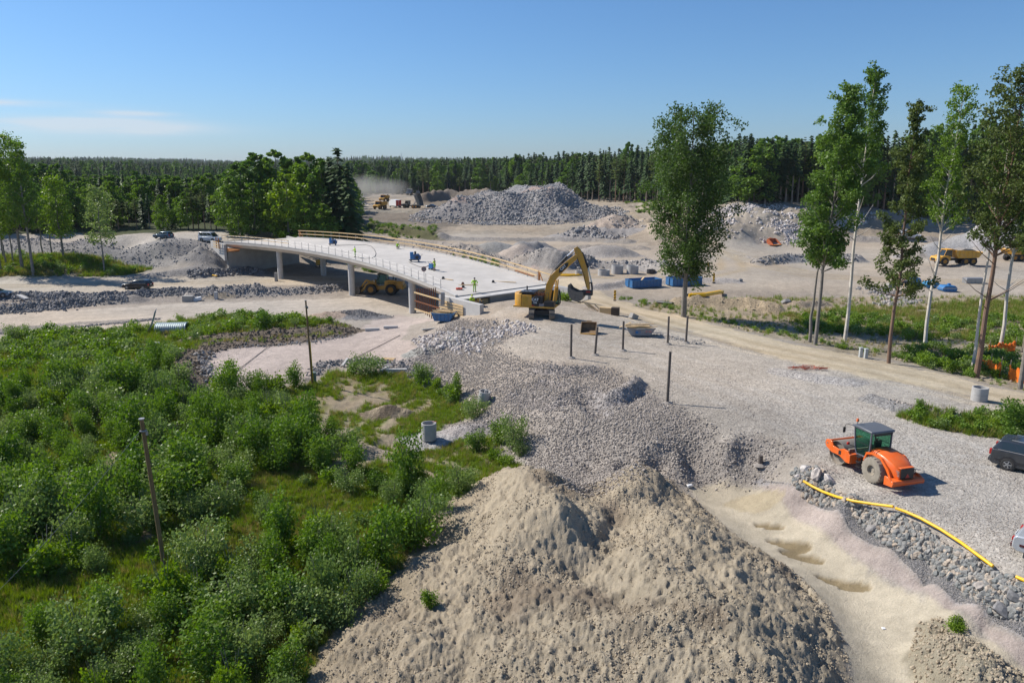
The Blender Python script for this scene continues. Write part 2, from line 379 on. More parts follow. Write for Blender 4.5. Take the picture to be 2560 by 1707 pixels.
def build_cps():
    P = []
    for ln in LINES:
        wpts = [at(*p) for p in ln]
        for i, (a, b) in enumerate(zip(wpts[:-1], wpts[1:])):
            D = math.hypot((a[0] + b[0]) / 2, (a[1] + b[1]) / 2); L = math.hypot(b[0] - a[0], b[1] - a[1])
            n = max(1, int(L / (D * 0.045)))
            for k in range(n): t = k / n; P.append([a[j] + (b[j] - a[j]) * t for j in range(3)])
        P.append(list(wpts[-1]))
    # the far country, world coordinates
    for x, y, z in [(-300,500,2),(-100,500,2.5),(0,520,4),(100,450,6),(200,420,9),(300,400,9),(400,300,8),(0,420,4),(100,380,6),(-400,400,3),(-350,250,3),(-250,180,2.8),(-200,120,-2),(150,330,7),(250,330,7),(180,260,3),(230,200,0),
                    (-200,260,2.8),(-120,230,2.8),(-60,230,2.5),(-30,240,1),(-500,600,6),(-200,700,3),(0,700,9),(200,650,15),(400,600,16),(600,500,14),(120,430,9),(-40,420,2.4),
                    (60,60,-.6),(70,40,0),(60,30,0),(40,15,0),(-60,40,-3),(-70,60,-3.2),(-100,90,-3.4),(-40,15,-3),(0,12,-2),(120,110,-2.5),(160,160,-2)]:
        P.append([x, y, z])
    P = np.array(P); q = np.round(P[:, :2] / 0.25).astype(int)
    _, idx = np.unique(q, axis=0, return_index=True)
    return P[np.sort(idx)]
CP = build_cps()
def warp(x, y):   # compress distance so that spacing of control points is even everywhere
    r = np.sqrt(x * x + y * y) + 1e-6; lr = np.log(r / 20.0) * 1.0; th = np.arctan2(x, y)
    return th * 1.0, lr
wx, wy = warp(CP[:, 0], CP[:, 1])
def kern(d): return d
Dm = kern(np.hypot(wx[:, None] - wx[None], wy[:, None] - wy[None]))
A = np.zeros((len(CP) + 1,) * 2); A[:-1, :-1] = Dm + np.eye(len(CP)) * -0.002; A[-1, :-1] = 1; A[:-1, -1] = 1
sol = np.linalg.solve(A, np.append(CP[:, 2], 0)).astype(np.float32)
NT, NR1, NR2 = 1000, 900, 70
THM = R(55)
ths = np.linspace(-THM, THM, NT)
lr1 = np.linspace(math.log(10), math.log(620), NR1); lr2 = np.linspace(math.log(620), math.log(9000), NR2 + 1)[1:]
rs = np.exp(np.concatenate([lr1, lr2])); NRr = len(rs)
TH, RR = np.meshgrid(ths, rs)
X = (RR * np.sin(TH)).astype(np.float64); Y = (RR * np.cos(TH)).astype(np.float64)
Z = np.zeros_like(X)
gx, gy = warp(X, Y); gx = gx.astype(np.float32); gy = gy.astype(np.float32)
# coarse solve then smooth upsample keeps this quick
cs = 3
def rbf(gx, gy):
    out = np.zeros(gx.shape, np.float32).ravel(); fx = gx.ravel(); fy = gy.ravel()
    cx = wx.astype(np.float32); cy = wy.astype(np.float32)
    for s in range(0, len(fx), 20000):
        d = np.sqrt((fx[s:s + 20000, None] - cx) ** 2 + (fy[s:s + 20000, None] - cy) ** 2)
        out[s:s + 20000] = d @ sol[:-1] + sol[-1]
    return out.reshape(gx.shape)
ii = np.unique(np.append(np.arange(0, NR1, cs), NR1 - 1)); jj = np.unique(np.append(np.arange(0, NT, cs), NT - 1))
Zc = rbf(gx[np.ix_(ii, jj)], gy[np.ix_(ii, jj)])
Zr = np.array([np.interp(np.arange(NT), jj, row) for row in Zc])
Zf = np.array([np.interp(np.arange(NR1), ii, Zr[:, j]) for j in range(NT)]).T
Z[:NR1] = Zf
def sm(a, lo, hi): t = np.clip((a - lo) / (hi - lo), 0, 1); return t * t * (3 - 2 * t)
# far hills: long low ridges
far = 4 + 10 * sm(RR, 700, 1600) + 14 * sm(RR, 1600, 3600) + 14 * sm(RR, 4000, 7000)
far = far + fbm(X, Y, 1 / 900., 4, off=5) * 46 * sm(RR, 700, 2200) + 8 * sm(TH, R(-12), R(0)) * sm(RR, 600, 1500)
far = far + 7 * np.exp(-((TH + .56) / .10) ** 2) * sm(RR, 900, 1500) + 12 * np.exp(-((TH + .16) / .13) ** 2) * sm(RR, 1300, 2000)
far = far + 6 * sm(TH, R(3), R(20)) * sm(RR, 450, 900)
k = sm(RR, 470, 800)
last = Z[NR1 - 1][None, :]
Z[NR1:] = last
Z = Z * (1 - k) + far * k
ZB = Z.copy()      # smooth base used to lay out the regions
lgr0, dlg = math.log(10), (math.log(620) - math.log(10)) / (NR1 - 1)
def zat(x, y, G=None):
    G = Z if G is None else G
    x = np.asarray(x, float); y = np.asarray(y, float)
    r = np.hypot(x, y); t = np.arctan2(x, y)
    fj = np.clip((t + THM) / (2 * THM) * (NT - 1), 0, NT - 1.001)
    lr = np.log(np.maximum(r, 10.001))
    fi = np.where(r < 620, (lr - lgr0) / dlg, NR1 - 1 + (lr - math.log(620)) / ((math.log(9000) - math.log(620)) / NR2))
    fi = np.clip(fi, 0, NRr - 1.001)
    i = fi.astype(int); j = fj.astype(int); a = fi - i; b = fj - j
    return (G[i, j] * (1 - a) + G[i + 1, j] * a) * (1 - b) + (G[i, j + 1] * (1 - a) + G[i + 1, j + 1] * a) * b
def hit(px, py, G=None, dmax=700.0, d0=17.0):
    """first point of the terrain along the view ray through a pixel"""
    a, b, c = ray(px, py)
    ks = np.exp(np.linspace(math.log(d0), math.log(dmax), 1400))
    x, y, z = a * ks, b * ks, CAMZ + c * ks
    h = zat(x, y, G); below = np.nonzero(z < h)[0]
    if len(below) == 0: i = len(ks) - 1
    else: i = below[0]
    if i == 0: return (x[0], y[0], float(h[0]))
    d1, d2 = z[i - 1] - h[i - 1], z[i] - h[i]; t = d1 / (d1 - d2 + 1e-9); t = min(max(t, 0), 1)
    X_ = x[i - 1] + (x[i] - x[i - 1]) * t; Y_ = y[i - 1] + (y[i] - y[i - 1]) * t
    return (X_, Y_, float(zat(X_, Y_, G)))
def wpoly(pp, G=None): return np.array([hit(px, py, ZB if G is None else G)[:2] for px, py in pp])
def sdf(poly, x, y):
    """signed distance (m), negative inside"""
    x = np.asarray(x, np.float32); y = np.asarray(y, np.float32)
    d = np.full(x.shape, 1e9, np.float32); ins = np.zeros(x.shape, bool); n = len(poly)
    for i in range(n):
        ax, ay = poly[i]; bx, by = poly[(i + 1) % n]; ex, ey = bx - ax, by - ay; L = ex * ex + ey * ey + 1e-9
        t = np.clip(((x - ax) * ex + (y - ay) * ey) / L, 0, 1)
        d = np.minimum(d, (x - ax - ex * t) ** 2 + (y - ay - ey * t) ** 2)
        c = ((ay > y) != (by > y)); xi = (bx - ax) * (y - ay) / ((by - ay) if abs(by - ay) > 1e-9 else 1e-9) + ax
        ins ^= c & (x < xi)
    d = np.sqrt(d); return np.where(ins, -d, d)
def pip(poly, x, y): return sdf(poly, x, y) < 0

# ---------------------------------------------------------------- ground regions: (name, outline in the photo, albedo, feather m, relief m, pebble, grass)
PINK = (.40, .33, .285)
REG = [
 ('far_clearing', [(860,560),(860,484),(1100,484),(1250,480),(1500,500),(1620,500),(1700,500),(2100,505),(2600,530),(2800,640),(2300,640),(1500,640),(1100,600)], (.31,.26,.20), 4, .35, .5, .03),
 ('quarry_floor', [(1000,585),(1300,585),(1560,600),(1640,612),(2000,608),(2120,594),(2700,590),(2900,745),(2230,740),(2110,738),(1950,728),(1800,735),(1650,745),(1545,750),(1460,745),(1400,712),(1330,690),(1200,640),(1060,615)], (.355,.305,.245), 2, .09, .3, 0),
 ('far_bank', [(800,535),(890,521),(1000,527),(1100,520),(1190,530),(1150,560),(1080,578),(1000,572),(900,578),(800,572)], (.19,.16,.125), 3, .45, .6, .2),
 ('soil_wall', [(1040,508),(1060,488),(1150,482),(1290,482),(1290,512),(1180,518),(1100,518)], (.19,.155,.115), 2, .5, .4, .05),
 ('embankment', [(-400,600),(0,597),(250,600),(400,600),(560,603),(600,660),(520,672),(400,668),(300,655),(200,640),(0,636),(-400,640)], (.255,.23,.205), 1, .25, .9, 0),
 ('embankment_top', [(-400,582),(0,582),(200,583),(400,584),(700,580),(700,592),(556,602),(400,600),(0,598),(-400,600)], (.42,.37,.31), .8, .04, .5, 0),
 ('grass_left', [(-400,645),(0,640),(130,638),(300,655),(380,672),(300,690),(150,690),(0,692),(-400,700)], (.075,.10,.03), 1.5, .12, 0, 1),
 ('middle_road', [(-400,702),(0,701),(350,697),(560,692),(700,692),(860,688),(960,680),(1100,680),(1110,720),(1000,712),(860,707),(700,716),(560,716),(330,730),(0,734),(-400,745)], (.42,.365,.29), .9, .02, .25, 0),
 ('ditch_left', [(-400,748),(0,736),(330,731),(560,718),(860,712),(880,730),(860,742),(700,745),(560,748),(400,758),(250,762),(0,780),(-400,800)], (.27,.235,.20), 1, .12, .8, .12),
 ('lower_road', [(-400,812),(0,786),(250,772),(500,756),(700,750),(860,744),(900,722),(1090,722),(1120,745),(1110,790),(1010,795),(900,785),(700,790),(600,790),(340,818),(60,838),(-60,880),(-400,930)], (.44,.385,.32), .9, .02, .25, 0),
 ('road_ridge', [(-400,846),(0,822),(200,804),(400,794),(398,800),(200,812),(0,832),(-400,858)], (.24,.22,.20), .4, .18, 1, 0),
 ('bushland', [(-800,905),(0,862),(60,838),(330,825),(480,800),(600,788),(760,800),(870,812),(885,833),(800,845),(560,860),(450,895),(465,965),(530,985),(790,955),(830,925),(1000,932),(1055,950),(1131,978),(1198,1041),(1105,1070),(1227,1087),(1265,1105),(1335,1160),(1180,1215),(1118,1258),(1000,1435),(850,1575),(760,1760),(-800,1760)], (.085,.125,.022), .8, .22, 0, 1),
 ('soil_berm', [(450,900),(430,940),(450,980),(510,985),(540,960),(515,905),(575,872),(690,866),(880,842),(900,826),(860,808),(760,815),(640,822),(540,838),(470,870)], (.17,.135,.105), .7, .35, .3, .22),
 ('platform', [(515,903),(520,925),(545,958),(617,966),(777,954),(792,918),(800,905),(935,900),(1010,915),(1055,905),(1060,870),(1010,845),(1030,812),(1110,795),(1000,785),(930,800),(885,838),(783,861),(680,865),(578,873)], (.44,.365,.315), .5, .05, .3, 0),
 ('slope', [(1060,955),(1010,925),(1040,880),(1080,850),(1130,800),(1220,800),(1290,840),(1250,870),(1300,905),(1420,915),(1520,925),(1592,962),(1652,992),(1726,1034),(1810,1098),(1905,1090),(1985,1118),(1930,1190),(1830,1200),(1700,1205),(1560,1215),(1400,1205),(1300,1160),(1270,1105),(1227,1085),(1105,1068),(1200,1041),(1131,976)], (.325,.285,.245), 1.2, .14, .8, 0),
 ('pad', [(1290,840),(1255,865),(1300,895),(1420,905),(1530,920),(1600,960),(1660,992),(1735,1034),(1818,1098),(1905,1084),(1990,1115),(2050,1182),(2119,1240),(2234,1275),(2310,1310),(2425,1380),(2560,1456),(2900,1560),(2900,1080),(2560,1020),(2300,962),(2000,905),(1800,860),(1640,815),(1520,785),(1400,762),(1300,755),(1230,790)], (.395,.35,.295), .6, .035, .6, 0),
 ('haul_road', [(2900,1120),(2560,1028),(2432,990),(2266,958),(2087,929),(1960,900),(1829,860),(1733,829),(1638,808),(1590,790),(1531,776),(1448,758),(1400,748),(1390,700),(1440,690),(1500,730),(1543,750),(1638,774),(1757,805),(1852,829),(1960,855),(2087,880),(2240,906),(2343,932),(2496,970),(2560,983),(2900,1050)], (.50,.41,.285), .7, .03, .2, 0),
 ('tree_strip', [(1560,762),(1640,757),(1700,752),(1850,745),(1960,742),(2070,745),(2140,742),(2250,745),(2400,740),(2900,735),(2900,1040),(2560,980),(2343,928),(2240,902),(2087,877),(1852,826),(1700,790)], (.32,.265,.19), .8, .3, .3, .25),
 ('tree_strip_grass', [(1960,790),(2060,775),(2150,768),(2250,770),(2330,765),(2400,757),(2900,750),(2900,900),(2560,870),(2400,850),(2200,830),(2050,830)], (.10,.12,.03), 1.5, .2, 0, .9),
 ('clay_mound', [(1118,1256),(1180,1212),(1250,1188),(1310,1166),(1340,1163),(1380,1180),(1450,1215),(1530,1185),(1575,1160),(1615,1160),(1700,1215),(1750,1260),(1850,1345),(1960,1410),(2060,1500),(2110,1600),(2130,1700),(2150,1900),(680,1900),(760,1720),(820,1600),(900,1510),(1000,1420),(1060,1330)], (.345,.28,.195), .5, .26, .12, .0),
 ('channel', [(1720,1215),(1800,1205),(1900,1222),(1985,1293),(2081,1351),(2196,1435),(2310,1481),(2463,1592),(2560,1669),(2800,1820),(2900,1900),(2180,1900),(2130,1700),(2110,1600),(2060,1500),(1960,1415),(1850,1345),(1750,1265)], (.46,.39,.285), .4, .06, .08, 0),
 ('channel_spoil', [(2290,1560),(2340,1540),(2420,1575),(2500,1640),(2640,1740),(2800,1900),(2400,1900),(2290,1710),(2270,1640)], (.30,.255,.18), .3, .34, .3, .03),
 ('pink_strip', [(1900,1218),(1935,1209),(2023,1254),(2119,1320),(2257,1404),(2387,1507),(2560,1601),(2900,1760),(2900,1900),(2800,1825),(2560,1669),(2463,1592),(2310,1481),(2196,1435),(2081,1351),(1985,1293)], (.375,.305,.26), .25, .03, .22, 0),
 ('grey_strip', [(1900,1195),(1989,1215),(2081,1267),(2157,1309),(2234,1366),(2310,1398),(2387,1457),(2463,1514),(2560,1553),(2900,1700),(2900,1762),(2560,1601),(2387,1507),(2257,1404),(2119,1320),(2023,1254),(1935,1209),(1880,1205)], (.27,.25,.24), .15, .03, .5, 0),
]
REGP = {}
col = np.zeros((NRr, NT, 3), np.float32); col[:] = (.33, .285, .235)
amp = np.full((NRr, NT), .12, np.float32); peb = np.full((NRr, NT), .4, np.float32); grs = np.zeros((NRr, NT), np.float32)
rid = np.zeros((NRr, NT), np.int16)
wob = fbm(X, Y, .35, 4, .6) ; wob2 = fbm(X, Y, 2.2, 3, .6, 9)
# the wooded country outside the site
woods = sm(RR, 330, 420)
woods = np.maximum(woods, sm(RR + fbm(X, Y, .05, 3) * 14, 172, 190) * sm(-TH, R(11.6), R(13)))
wc = np.array([.05, .06, .025], np.float32)
col = col * (1 - woods[..., None]) + wc * woods[..., None]; grs = np.maximum(grs, woods * .3)
for i, (nm, pp, c, fe, am, pe, gr) in enumerate(REG):
    P = wpoly(pp); REGP[nm] = P
    x0, x1, y0, y1 = P[:, 0].min() - 6, P[:, 0].max() + 6, P[:, 1].min() - 6, P[:, 1].max() + 6
    sel = (X > x0) & (X < x1) & (Y > y0) & (Y < y1)
    wf = .45 if 'strip' in nm and nm[0] in 'pg' else 1.0
    d = sdf(P, X[sel], Y[sel]) + wob[sel] * fe * 3.2 * wf + wob2[sel] * fe * 1.6 * wf
    a = 1 - sm(d, -fe * .5, fe * .5)
    col[sel] = col[sel] * (1 - a[:, None]) + np.array(c, np.float32) * a[:, None]
    aw = 1 - sm(d, -fe * 1.5 - .3, .2)
    amp[sel] = amp[sel] * (1 - aw) + am * aw; peb[sel] = peb[sel] * (1 - a) + pe * a; grs[sel] = grs[sel] * (1 - a) + gr * a
    r_ = rid[sel]; r_[d < 0] = i + 1; rid[sel] = r_
# ---- piles and hollows as explicit forms
def mound(px, py, z, w1, w2, h, rot=0, p=1.0, rough=.1, c=None, pe=None, lift=0):
    """cone-ish heap: centre at a pixel on the base, half widths, height"""
    cx, cy, _ = hit(px, py, ZB) if z is None else at(px, py, z)
    ca, sa = math.cos(rot), math.sin(rot)
    m = max(w1, w2) * 1.3
    sel = (abs(X - cx) < m) & (abs(Y - cy) < m)
    dx = X[sel] - cx; dy = Y[sel] - cy
    u = (dx * ca + dy * sa) / w1; v = (-dx * sa + dy * ca) / w2
    q = np.sqrt(u * u + v * v) * (1 + fbm(X[sel], Y[sel], 2.2 / max(w1, w2), 3, off=px) * .5)
    t = np.clip(1 - q, 0, 1); prof = t ** p
    prof = np.where(t > .78, .78 ** p + (prof - .78 ** p) * .55, prof)
    add = h * prof + rough * h * fbm(X[sel], Y[sel], 9. / max(w1, w2), 3) * sm(t, 0, .3)
    Z[sel] += np.where(t > 0, add, 0)
    if c is not None:
        a = sm(t, 0, .08); col[sel] = col[sel] * (1 - a[:, None]) + np.array(c, np.float32) * a[:, None]; grs[sel] *= (1 - a)
        if pe is not None: peb[sel] = peb[sel] * (1 - a) + pe * a
    return cx, cy
GREY = (.28, .265, .255)
# big blasted-rock heap
def heap_main():
    cx, cy = at(1310, 560, -2)[:2]; cy += 26
    m = 60; sel = (abs(X - cx) < 62) & (abs(Y - cy - 5) < 52)
    dx = X[sel] - cx; dy = Y[sel] - cy
    # top plateau slopes up to the right, irregular skirt
    ang = np.arctan2(dy, dx)
    base = np.sqrt(((dx + 2) / 36) ** 2 + (dy / 26) ** 2) * (1 + .10 * np.sin(3 * ang + 1) + .06 * np.sin(7 * ang)) + fbm(X[sel], Y[sel], .05, 3) * .22
    top = 8.2 + 2.7 * sm(dx, -20, 6) - 4.5 * sm(dx, 16, 27) + .8 * np.sin(dx * .35 + dy * .2)
    hh = top * np.clip((1 - base) / .50, 0, 1) ** .9
    hh = hh + (fbm(X[sel], Y[sel], .12, 4, .6) * 2.2 + fbm(X[sel], Y[sel], .05, 2, .6, 11) * 2.4) * sm(1 - base, 0, .3)
    Z[sel] += np.where(base < 1, hh, 0)
    a = sm(1 - base, 0, .06); n = sm(fbm(X[sel], Y[sel], .06, 3, off=3), .02, .10) * sm(hh, 5.5, 8)
    cc = np.array(GREY, np.float32) * (1 - n[:, None]) + np.array((.36, .27, .225), np.float32) * n[:, None]
    col[sel] = col[sel] * (1 - a[:, None]) + cc * a[:, None]; peb[sel] = np.maximum(peb[sel], a)
    grs[sel] *= 1 - a
    return cx, cy
HEAP = heap_main()
mound(1535, 580, -1.9, 13, 9, 6.2, 0, 1.0, .25, (.36, .30, .25), 1)       # right shoulder of the heap
mound(1490, 590, -1.9, 16, 6, 3.4, 0, 1.0, .3, GREY, 1)
for a_ in [(1235,628,-2.4,8.5,5.5,2.9,(.27,.265,.25)),(1300,642,-2.5,6.6,5.5,3.2,(.40,.34,.29)),(1345,636,-2.5,8,5,3.4,(.25,.24,.23)),(1395,665,-2.5,8.5,6.5,4.0,(.42,.335,.29)),(1375,655,-2.5,5,4,2.2,(.42,.335,.29)),
           (1480,640,-2.4,10,4,1.6,(.34,.31,.28)),(1535,640,-2.4,8,3.5,1.7,(.33,.30,.27)),(1170,620,-2.4,9,4,1.3,(.33,.29,.25)),
           (900,792,-2.9,4.4,2.6,1.25,(.20,.19,.185)),(820,795,-3,3.4,2,.8,(.34,.26,.2)),
           (2330,640,-2.2,9,5,3.0,(.30,.285,.27)),(2450,620,-2.0,14,7,5.0,(.27,.26,.25)),(2540,625,-2.0,12,7,6.5,(.30,.28,.27)),(2240,575,-1.0,16,6,1.5,(.33,.28,.24)),
           (550,740,-3.1,3.2,1.6,1.0,(.25,.21,.16)),(1070,1098,-3.0,2.2,1.9,.35,(.33,.31,.29)),
           (1185,1072,-2.7,2.6,1.3,.6,(.31,.28,.26)),(250,640,-2.6,7,3,1.3,(.10,.10,.04)),(1140,865,-1.5,2.6,2.2,.9,(.40,.40,.36)),
           (1060,880,-1.7,2.4,2.0,.7,(.27,.27,.25)),(968,1036,-3,2.4,1.3,1.0,(.13,.10,.07)),(748,1042,-3,1.7,1.0,.7,(.14,.11,.08)),(815,1085,-3,1.8,1.0,.35,(.2,.16,.11)),(905,1130,-3,2.6,1.0,.5,(.33,.27,.2)),(1940,655,-2.4,0.1,.1,0,(.3,.3,.3))]:
    mound(*a_[:6], 0, .9, .12, a_[6], .8)
def ridge(pp, w, h, c=None, pe=1, jag=.5, gr=None, G=None):
    P = np.array([hit(px, py, ZB)[:2] for px, py in pp]) if G is None else G
    m = w * 1.5
    sel = (X > P[:, 0].min() - m) & (X < P[:, 0].max() + m) & (Y > P[:, 1].min() - m) & (Y < P[:, 1].max() + m)
    x = X[sel]; y = Y[sel]; d = np.full(x.shape, 1e9)
    for (ax, ay), (bx, by) in zip(P[:-1], P[1:]):
        ex, ey = bx - ax, by - ay; L = ex * ex + ey * ey + 1e-9; t = np.clip(((x - ax) * ex + (y - ay) * ey) / L, 0, 1)
        d = np.minimum(d, np.hypot(x - ax - ex * t, y - ay - ey * t))
    d = d * (1 + fbm(x, y, .8 / w, 3) * .8); t = np.clip(1 - d / w, 0, 1)
    Z[sel] += h * (t * t * (3 - 2 * t)) * (1 + jag * 2 * fbm(x, y, 1.5 / w, 3, .6, 4))
    if c is not None:
        a = sm(t, 0, .15); col[sel] = col[sel] * (1 - a[:, None]) + np.array(c, np.float32) * a[:, None]; peb[sel] = peb[sel] * (1 - a) + pe * a; grs[sel] *= (1 - a)
        if gr is not None: grs[sel] += gr * a
SOIL = (.17, .135, .10)
RIDGES = [
 ([(0,745),(120,745),(250,748),(400,735),(560,735),(640,735)], 2.2, .9, (.22,.205,.19)),
 ([(0,775),(120,770),(230,757),(330,752)], 2.6, .9, (.22,.20,.18)),
 ([(480,742),(560,738),(700,735),(800,728),(860,722)], 2.0, .8, (.30,.27,.24)),
 ([(500,690),(560,686),(620,678),(660,685)], 2.0, .9, (.22,.21,.20)),
 ([(380,690),(450,682),(540,680)], 2.0, .6, (.25,.23,.21)),
 ([(480,850),(600,842),(720,835),(870,828)], 2.0, .55, SOIL),
 ([(445,890),(455,930),(470,965)], 1.6, .6, SOIL),
 ([(560,935),(640,955),(760,950)], .8, .25, (.33,.28,.24)),
 ([(800,912),(900,905),(1000,912),(1060,900)], 1.1, .35, (.30,.27,.25)),
 ([(1700,690),(1600,672),(1500,668),(1400,672),(1300,665)], 3.0, 1.3, (.28,.265,.25)),
 ([(1620,672),(1660,680),(1690,690)], 2.5, 1.0, (.30,.28,.26)),
 ([(1480,722),(1560,712),(1700,705),(1830,705)], 2.2, .7, (.34,.31,.28)),
 ([(1900,660),(1980,655),(2060,650),(2140,655)], 3.0, 1.5, (.26,.245,.23)),
 ([(1000,600),(1100,610),(1200,640),(1300,668)], 2.4, .8, (.29,.26,.23)),
 ([(1700,762),(1760,760),(1860,765),(1930,775)], 2.6, 1.3, (.36,.29,.20)),
 ([(1990,765),(2050,762)], 2.2, .8, (.33,.27,.2)),
 ([(930,570),(1000,585),(1100,598)], 4.0, 2.0, (.10,.10,.05)),
 ([(1120,599),(1300,602),(1480,603),(1570,606)], 3.0, .9, (.25,.235,.22)),
 ([(1420,622),(1500,618),(1600,622)], 3.0, .7, (.30,.27,.235)),
 ([(2130,600),(2250,604),(2330,602)], 4.0, 1.2, (.26,.235,.21)),
 ([(1600,562),(1640,575),(1650,600)], 2.5, .8, (.33,.28,.22)),
 ([(2250,640),(2330,655),(2420,668)], 2.0, .4, (.33,.29,.24)),
 ([(1830,640),(1900,648)], 2.0, .5, (.30,.27,.24)),
 ([(900,530),(960,530),(1040,530)], 5, .8, (.27,.24,.19)),
 ([(1060,505),(1120,497),(1220,497)], 7, 4.5, (.19,.155,.12)),
 ([(2070,1180),(2010,1165)], .5, .1, None),
 ([(2180,1000),(2280,1030),(2400,1050)], 1.1, .5, (.24,.225,.21)),
 ([(1960,930),(2040,945),(2120,955)], 1.4, .16, (.36,.33,.30)),
 ([(1590,962),(1570,985),(1545,990)], 1.3, .75, (.31,.28,.26)),
 ([(1360,925),(1400,930),(1470,925)], 1.4, .35, (.31,.28,.26)),
 ([(1300,990),(1380,1010),(1440,1000)], 1.2, -.35, (.31,.28,.26)),
 ([(1470,985),(1480,1010),(1500,1030)], 1.2, -.6, (.30,.275,.26)),
 ([(1510,1010),(1570,1000),(1600,985)], 1.0, -.35, (.30,.275,.26)),
 ([(1360,960),(1400,965)], 1.0, -.3, (.31,.28,.26)),
 ([(1425,985),(1460,975)], 1.0, -.3, (.31,.28,.26)),
]
for pp, w_, h_, c_ in RIDGES: ridge(pp, w_, h_, c_)
# wetted sand pools and small breaks in the channel
for px, py, a1, b1 in [(1975,1362,1.15,.42),(2000,1392,1.15,.4),(2100,1458,1.3,.36),(1925,1315,.9,.22),(1880,1260,1.6,.8)]:
    cx, cy, _ = hit(px, py, ZB); rot = math.atan2(-.55, .8); ca, sa = math.cos(rot), math.sin(rot)
    sel = (abs(X - cx) < 3) & (abs(Y - cy) < 3); u = ((X[sel] - cx) * ca + (Y[sel] - cy) * sa) / a1; v = (-(X[sel] - cx) * sa + (Y[sel] - cy) * ca) / b1
    q = np.sqrt(u * u + v * v) + wob2[sel] * .5; a = 1 - sm(q, .9, 1.15)
    if a1 < 1.5: Z[sel] -= .16 * a
    cc = np.array((.20, .145, .07) if a1 < 1.5 else (.42, .34, .22), np.float32)
    col[sel] = col[sel] * (1 - a[:, None] * .85) + cc * a[:, None] * .85
# bare soil showing between the shrubs, brown straw grass, green sprouting on the spoil
n1 = fbm(X, Y, .16, 4, .55, 21); n2 = fbm(X, Y, .5, 4, .6, 40)
gb = (grs > .6) & (RR < 260)
mw = gb * (X > 20) * (RR < 130)
soil = sm(n1 + n2 * .5, .16, .28) * gb
hol = sdf(wpoly([(740,1000),(830,930),(1010,930),(1060,960),(950,1060),(960,1120),(1230,1110),(1300,1150),(1180,1205),(1060,1180),(900,1130),(820,1100)]), X, Y)
soil = np.maximum(soil, (1 - sm(hol, -3, 1)) * sm(n2 + n1 * .5, .03, .16) * gb)
soil = np.maximum(soil, mw * sm(n2 * .8 + n1, -.04, .10))
col = col * (1 - soil[..., None]) + np.array((.27, .215, .145), np.float32) * soil[..., None]
grs = grs * (1 - soil * .93)
yel = sm(n2 - n1 * .6, .02, .25) * gb
col = col * (1 - yel[..., None] * .6) + np.array((.14, .15, .03), np.float32) * yel[..., None] * .6
dark = sm(fbm(X, Y, .22, 3, .5, 77), .08, .22) * (rid == [r[0] for r in REG].index('clay_mound') + 1)
col = col * (1 - dark[..., None] * np.array((.30, .33, .33), np.float32))
# wheel tracks worn along the roads
def tracks(pp, offs, wd, c, st):
    P = np.array([hit(px, py, ZB)[:2] for px, py in pp]); 
    sel = (X > P[:, 0].min() - 9) & (X < P[:, 0].max() + 9) & (Y > P[:, 1].min() - 9) & (Y < P[:, 1].max() + 9)
    x = X[sel]; y = Y[sel]; bd = np.full(x.shape, 1e9); sg = np.zeros(x.shape)
    for (ax, ay), (bx, by) in zip(P[:-1], P[1:]):
        ex, ey = bx - ax, by - ay; L = ex * ex + ey * ey + 1e-9; t = np.clip(((x - ax) * ex + (y - ay) * ey) / L, 0, 1)
        d = np.hypot(x - ax - ex * t, y - ay - ey * t); s_ = np.sign((x - ax) * ey - (y - ay) * ex); k_ = d < bd; bd = np.where(k_, d, bd); sg = np.where(k_, s_, sg)
    sd = bd * sg + fbm(x, y, .12, 2) * 1.0; a = np.zeros(x.shape)
    for o_ in offs: a = np.maximum(a, np.exp(-((sd - o_) / wd) ** 2))
    a = a * st * (1 + 1.2 * fbm(x, y, .25, 3, .6, 8)); a = np.clip(a, 0, 1)
    col[sel] = col[sel] * (1 - a[:, None]) + np.array(c, np.float32) * a[:, None]; grs[sel] = grs[sel] * (1 - a)
tracks([(1050,1010),(960,1050),(900,1090),(960,1130),(1080,1170),(1200,1200)], [-1.1, 1.1], .45, (.31,.25,.17), .9)
tracks([(930,970),(850,1030),(830,1090),(900,1150)], [-.9, .9], .4, (.28,.23,.16), .8)
tracks([(2700,1030),(2500,1000),(2300,952),(2087,905),(1900,868),(1757,832),(1638,800),(1543,774),(1470,750),(1430,735)], [-1.5, 1.5], .6, (.38,.30,.195), .55)
tracks([(2700,1030),(2500,1000),(2300,952),(2087,905),(1900,868),(1757,832),(1638,800),(1543,774),(1470,750),(1430,735)], [-3.2, 0, 3.3], .45, (.55,.46,.34), .5)
tracks([(-100,716),(300,712),(600,705),(860,698)], [-1.2, 1.2], .7, (.33,.265,.18), .6)
tracks([(-100,800),(300,785),(600,770),(900,758),(1050,750)], [-2.4, 0, 2.4], .5, (.37,.32,.26), .5)
tracks([(1400,690),(1560,690),(1750,690),(1830,675),(1820,640),(1760,615),(1700,590),(1640,560),(1560,530)], [-2, 2], 1.0, (.36,.285,.185), .65)
tracks([(1760,612),(1830,635),(1930,668),(2050,690),(2300,705),(2600,705)], [-2.5, 0, 2.5], 1.0, (.35,.28,.19), .6)
tracks([(1560,605),(1300,610),(1100,605)], [-2, 2], 1.0, (.36,.31,.25), .5)
tracks([(1840,680),(1960,690),(2200,670),(2500,660)], [-2.2, 2.2], .8, (.36,.30,.23), .5)
tracks([(900,500),(1000,515),(1100,518),(1170,525)], [-2, 2], 1.2, (.38,.30,.2), .5)
tracks([(1560,860),(1700,900),(1900,960),(2150,1040),(2400,1120)], [-1.3, 1.3, 2.9], .35, (.44,.405,.36), .45)
tracks([(1330,830),(1500,870),(1650,930),(1850,1010),(2100,1110)], [-1.6, 1.0], .4, (.45,.415,.37), .4)
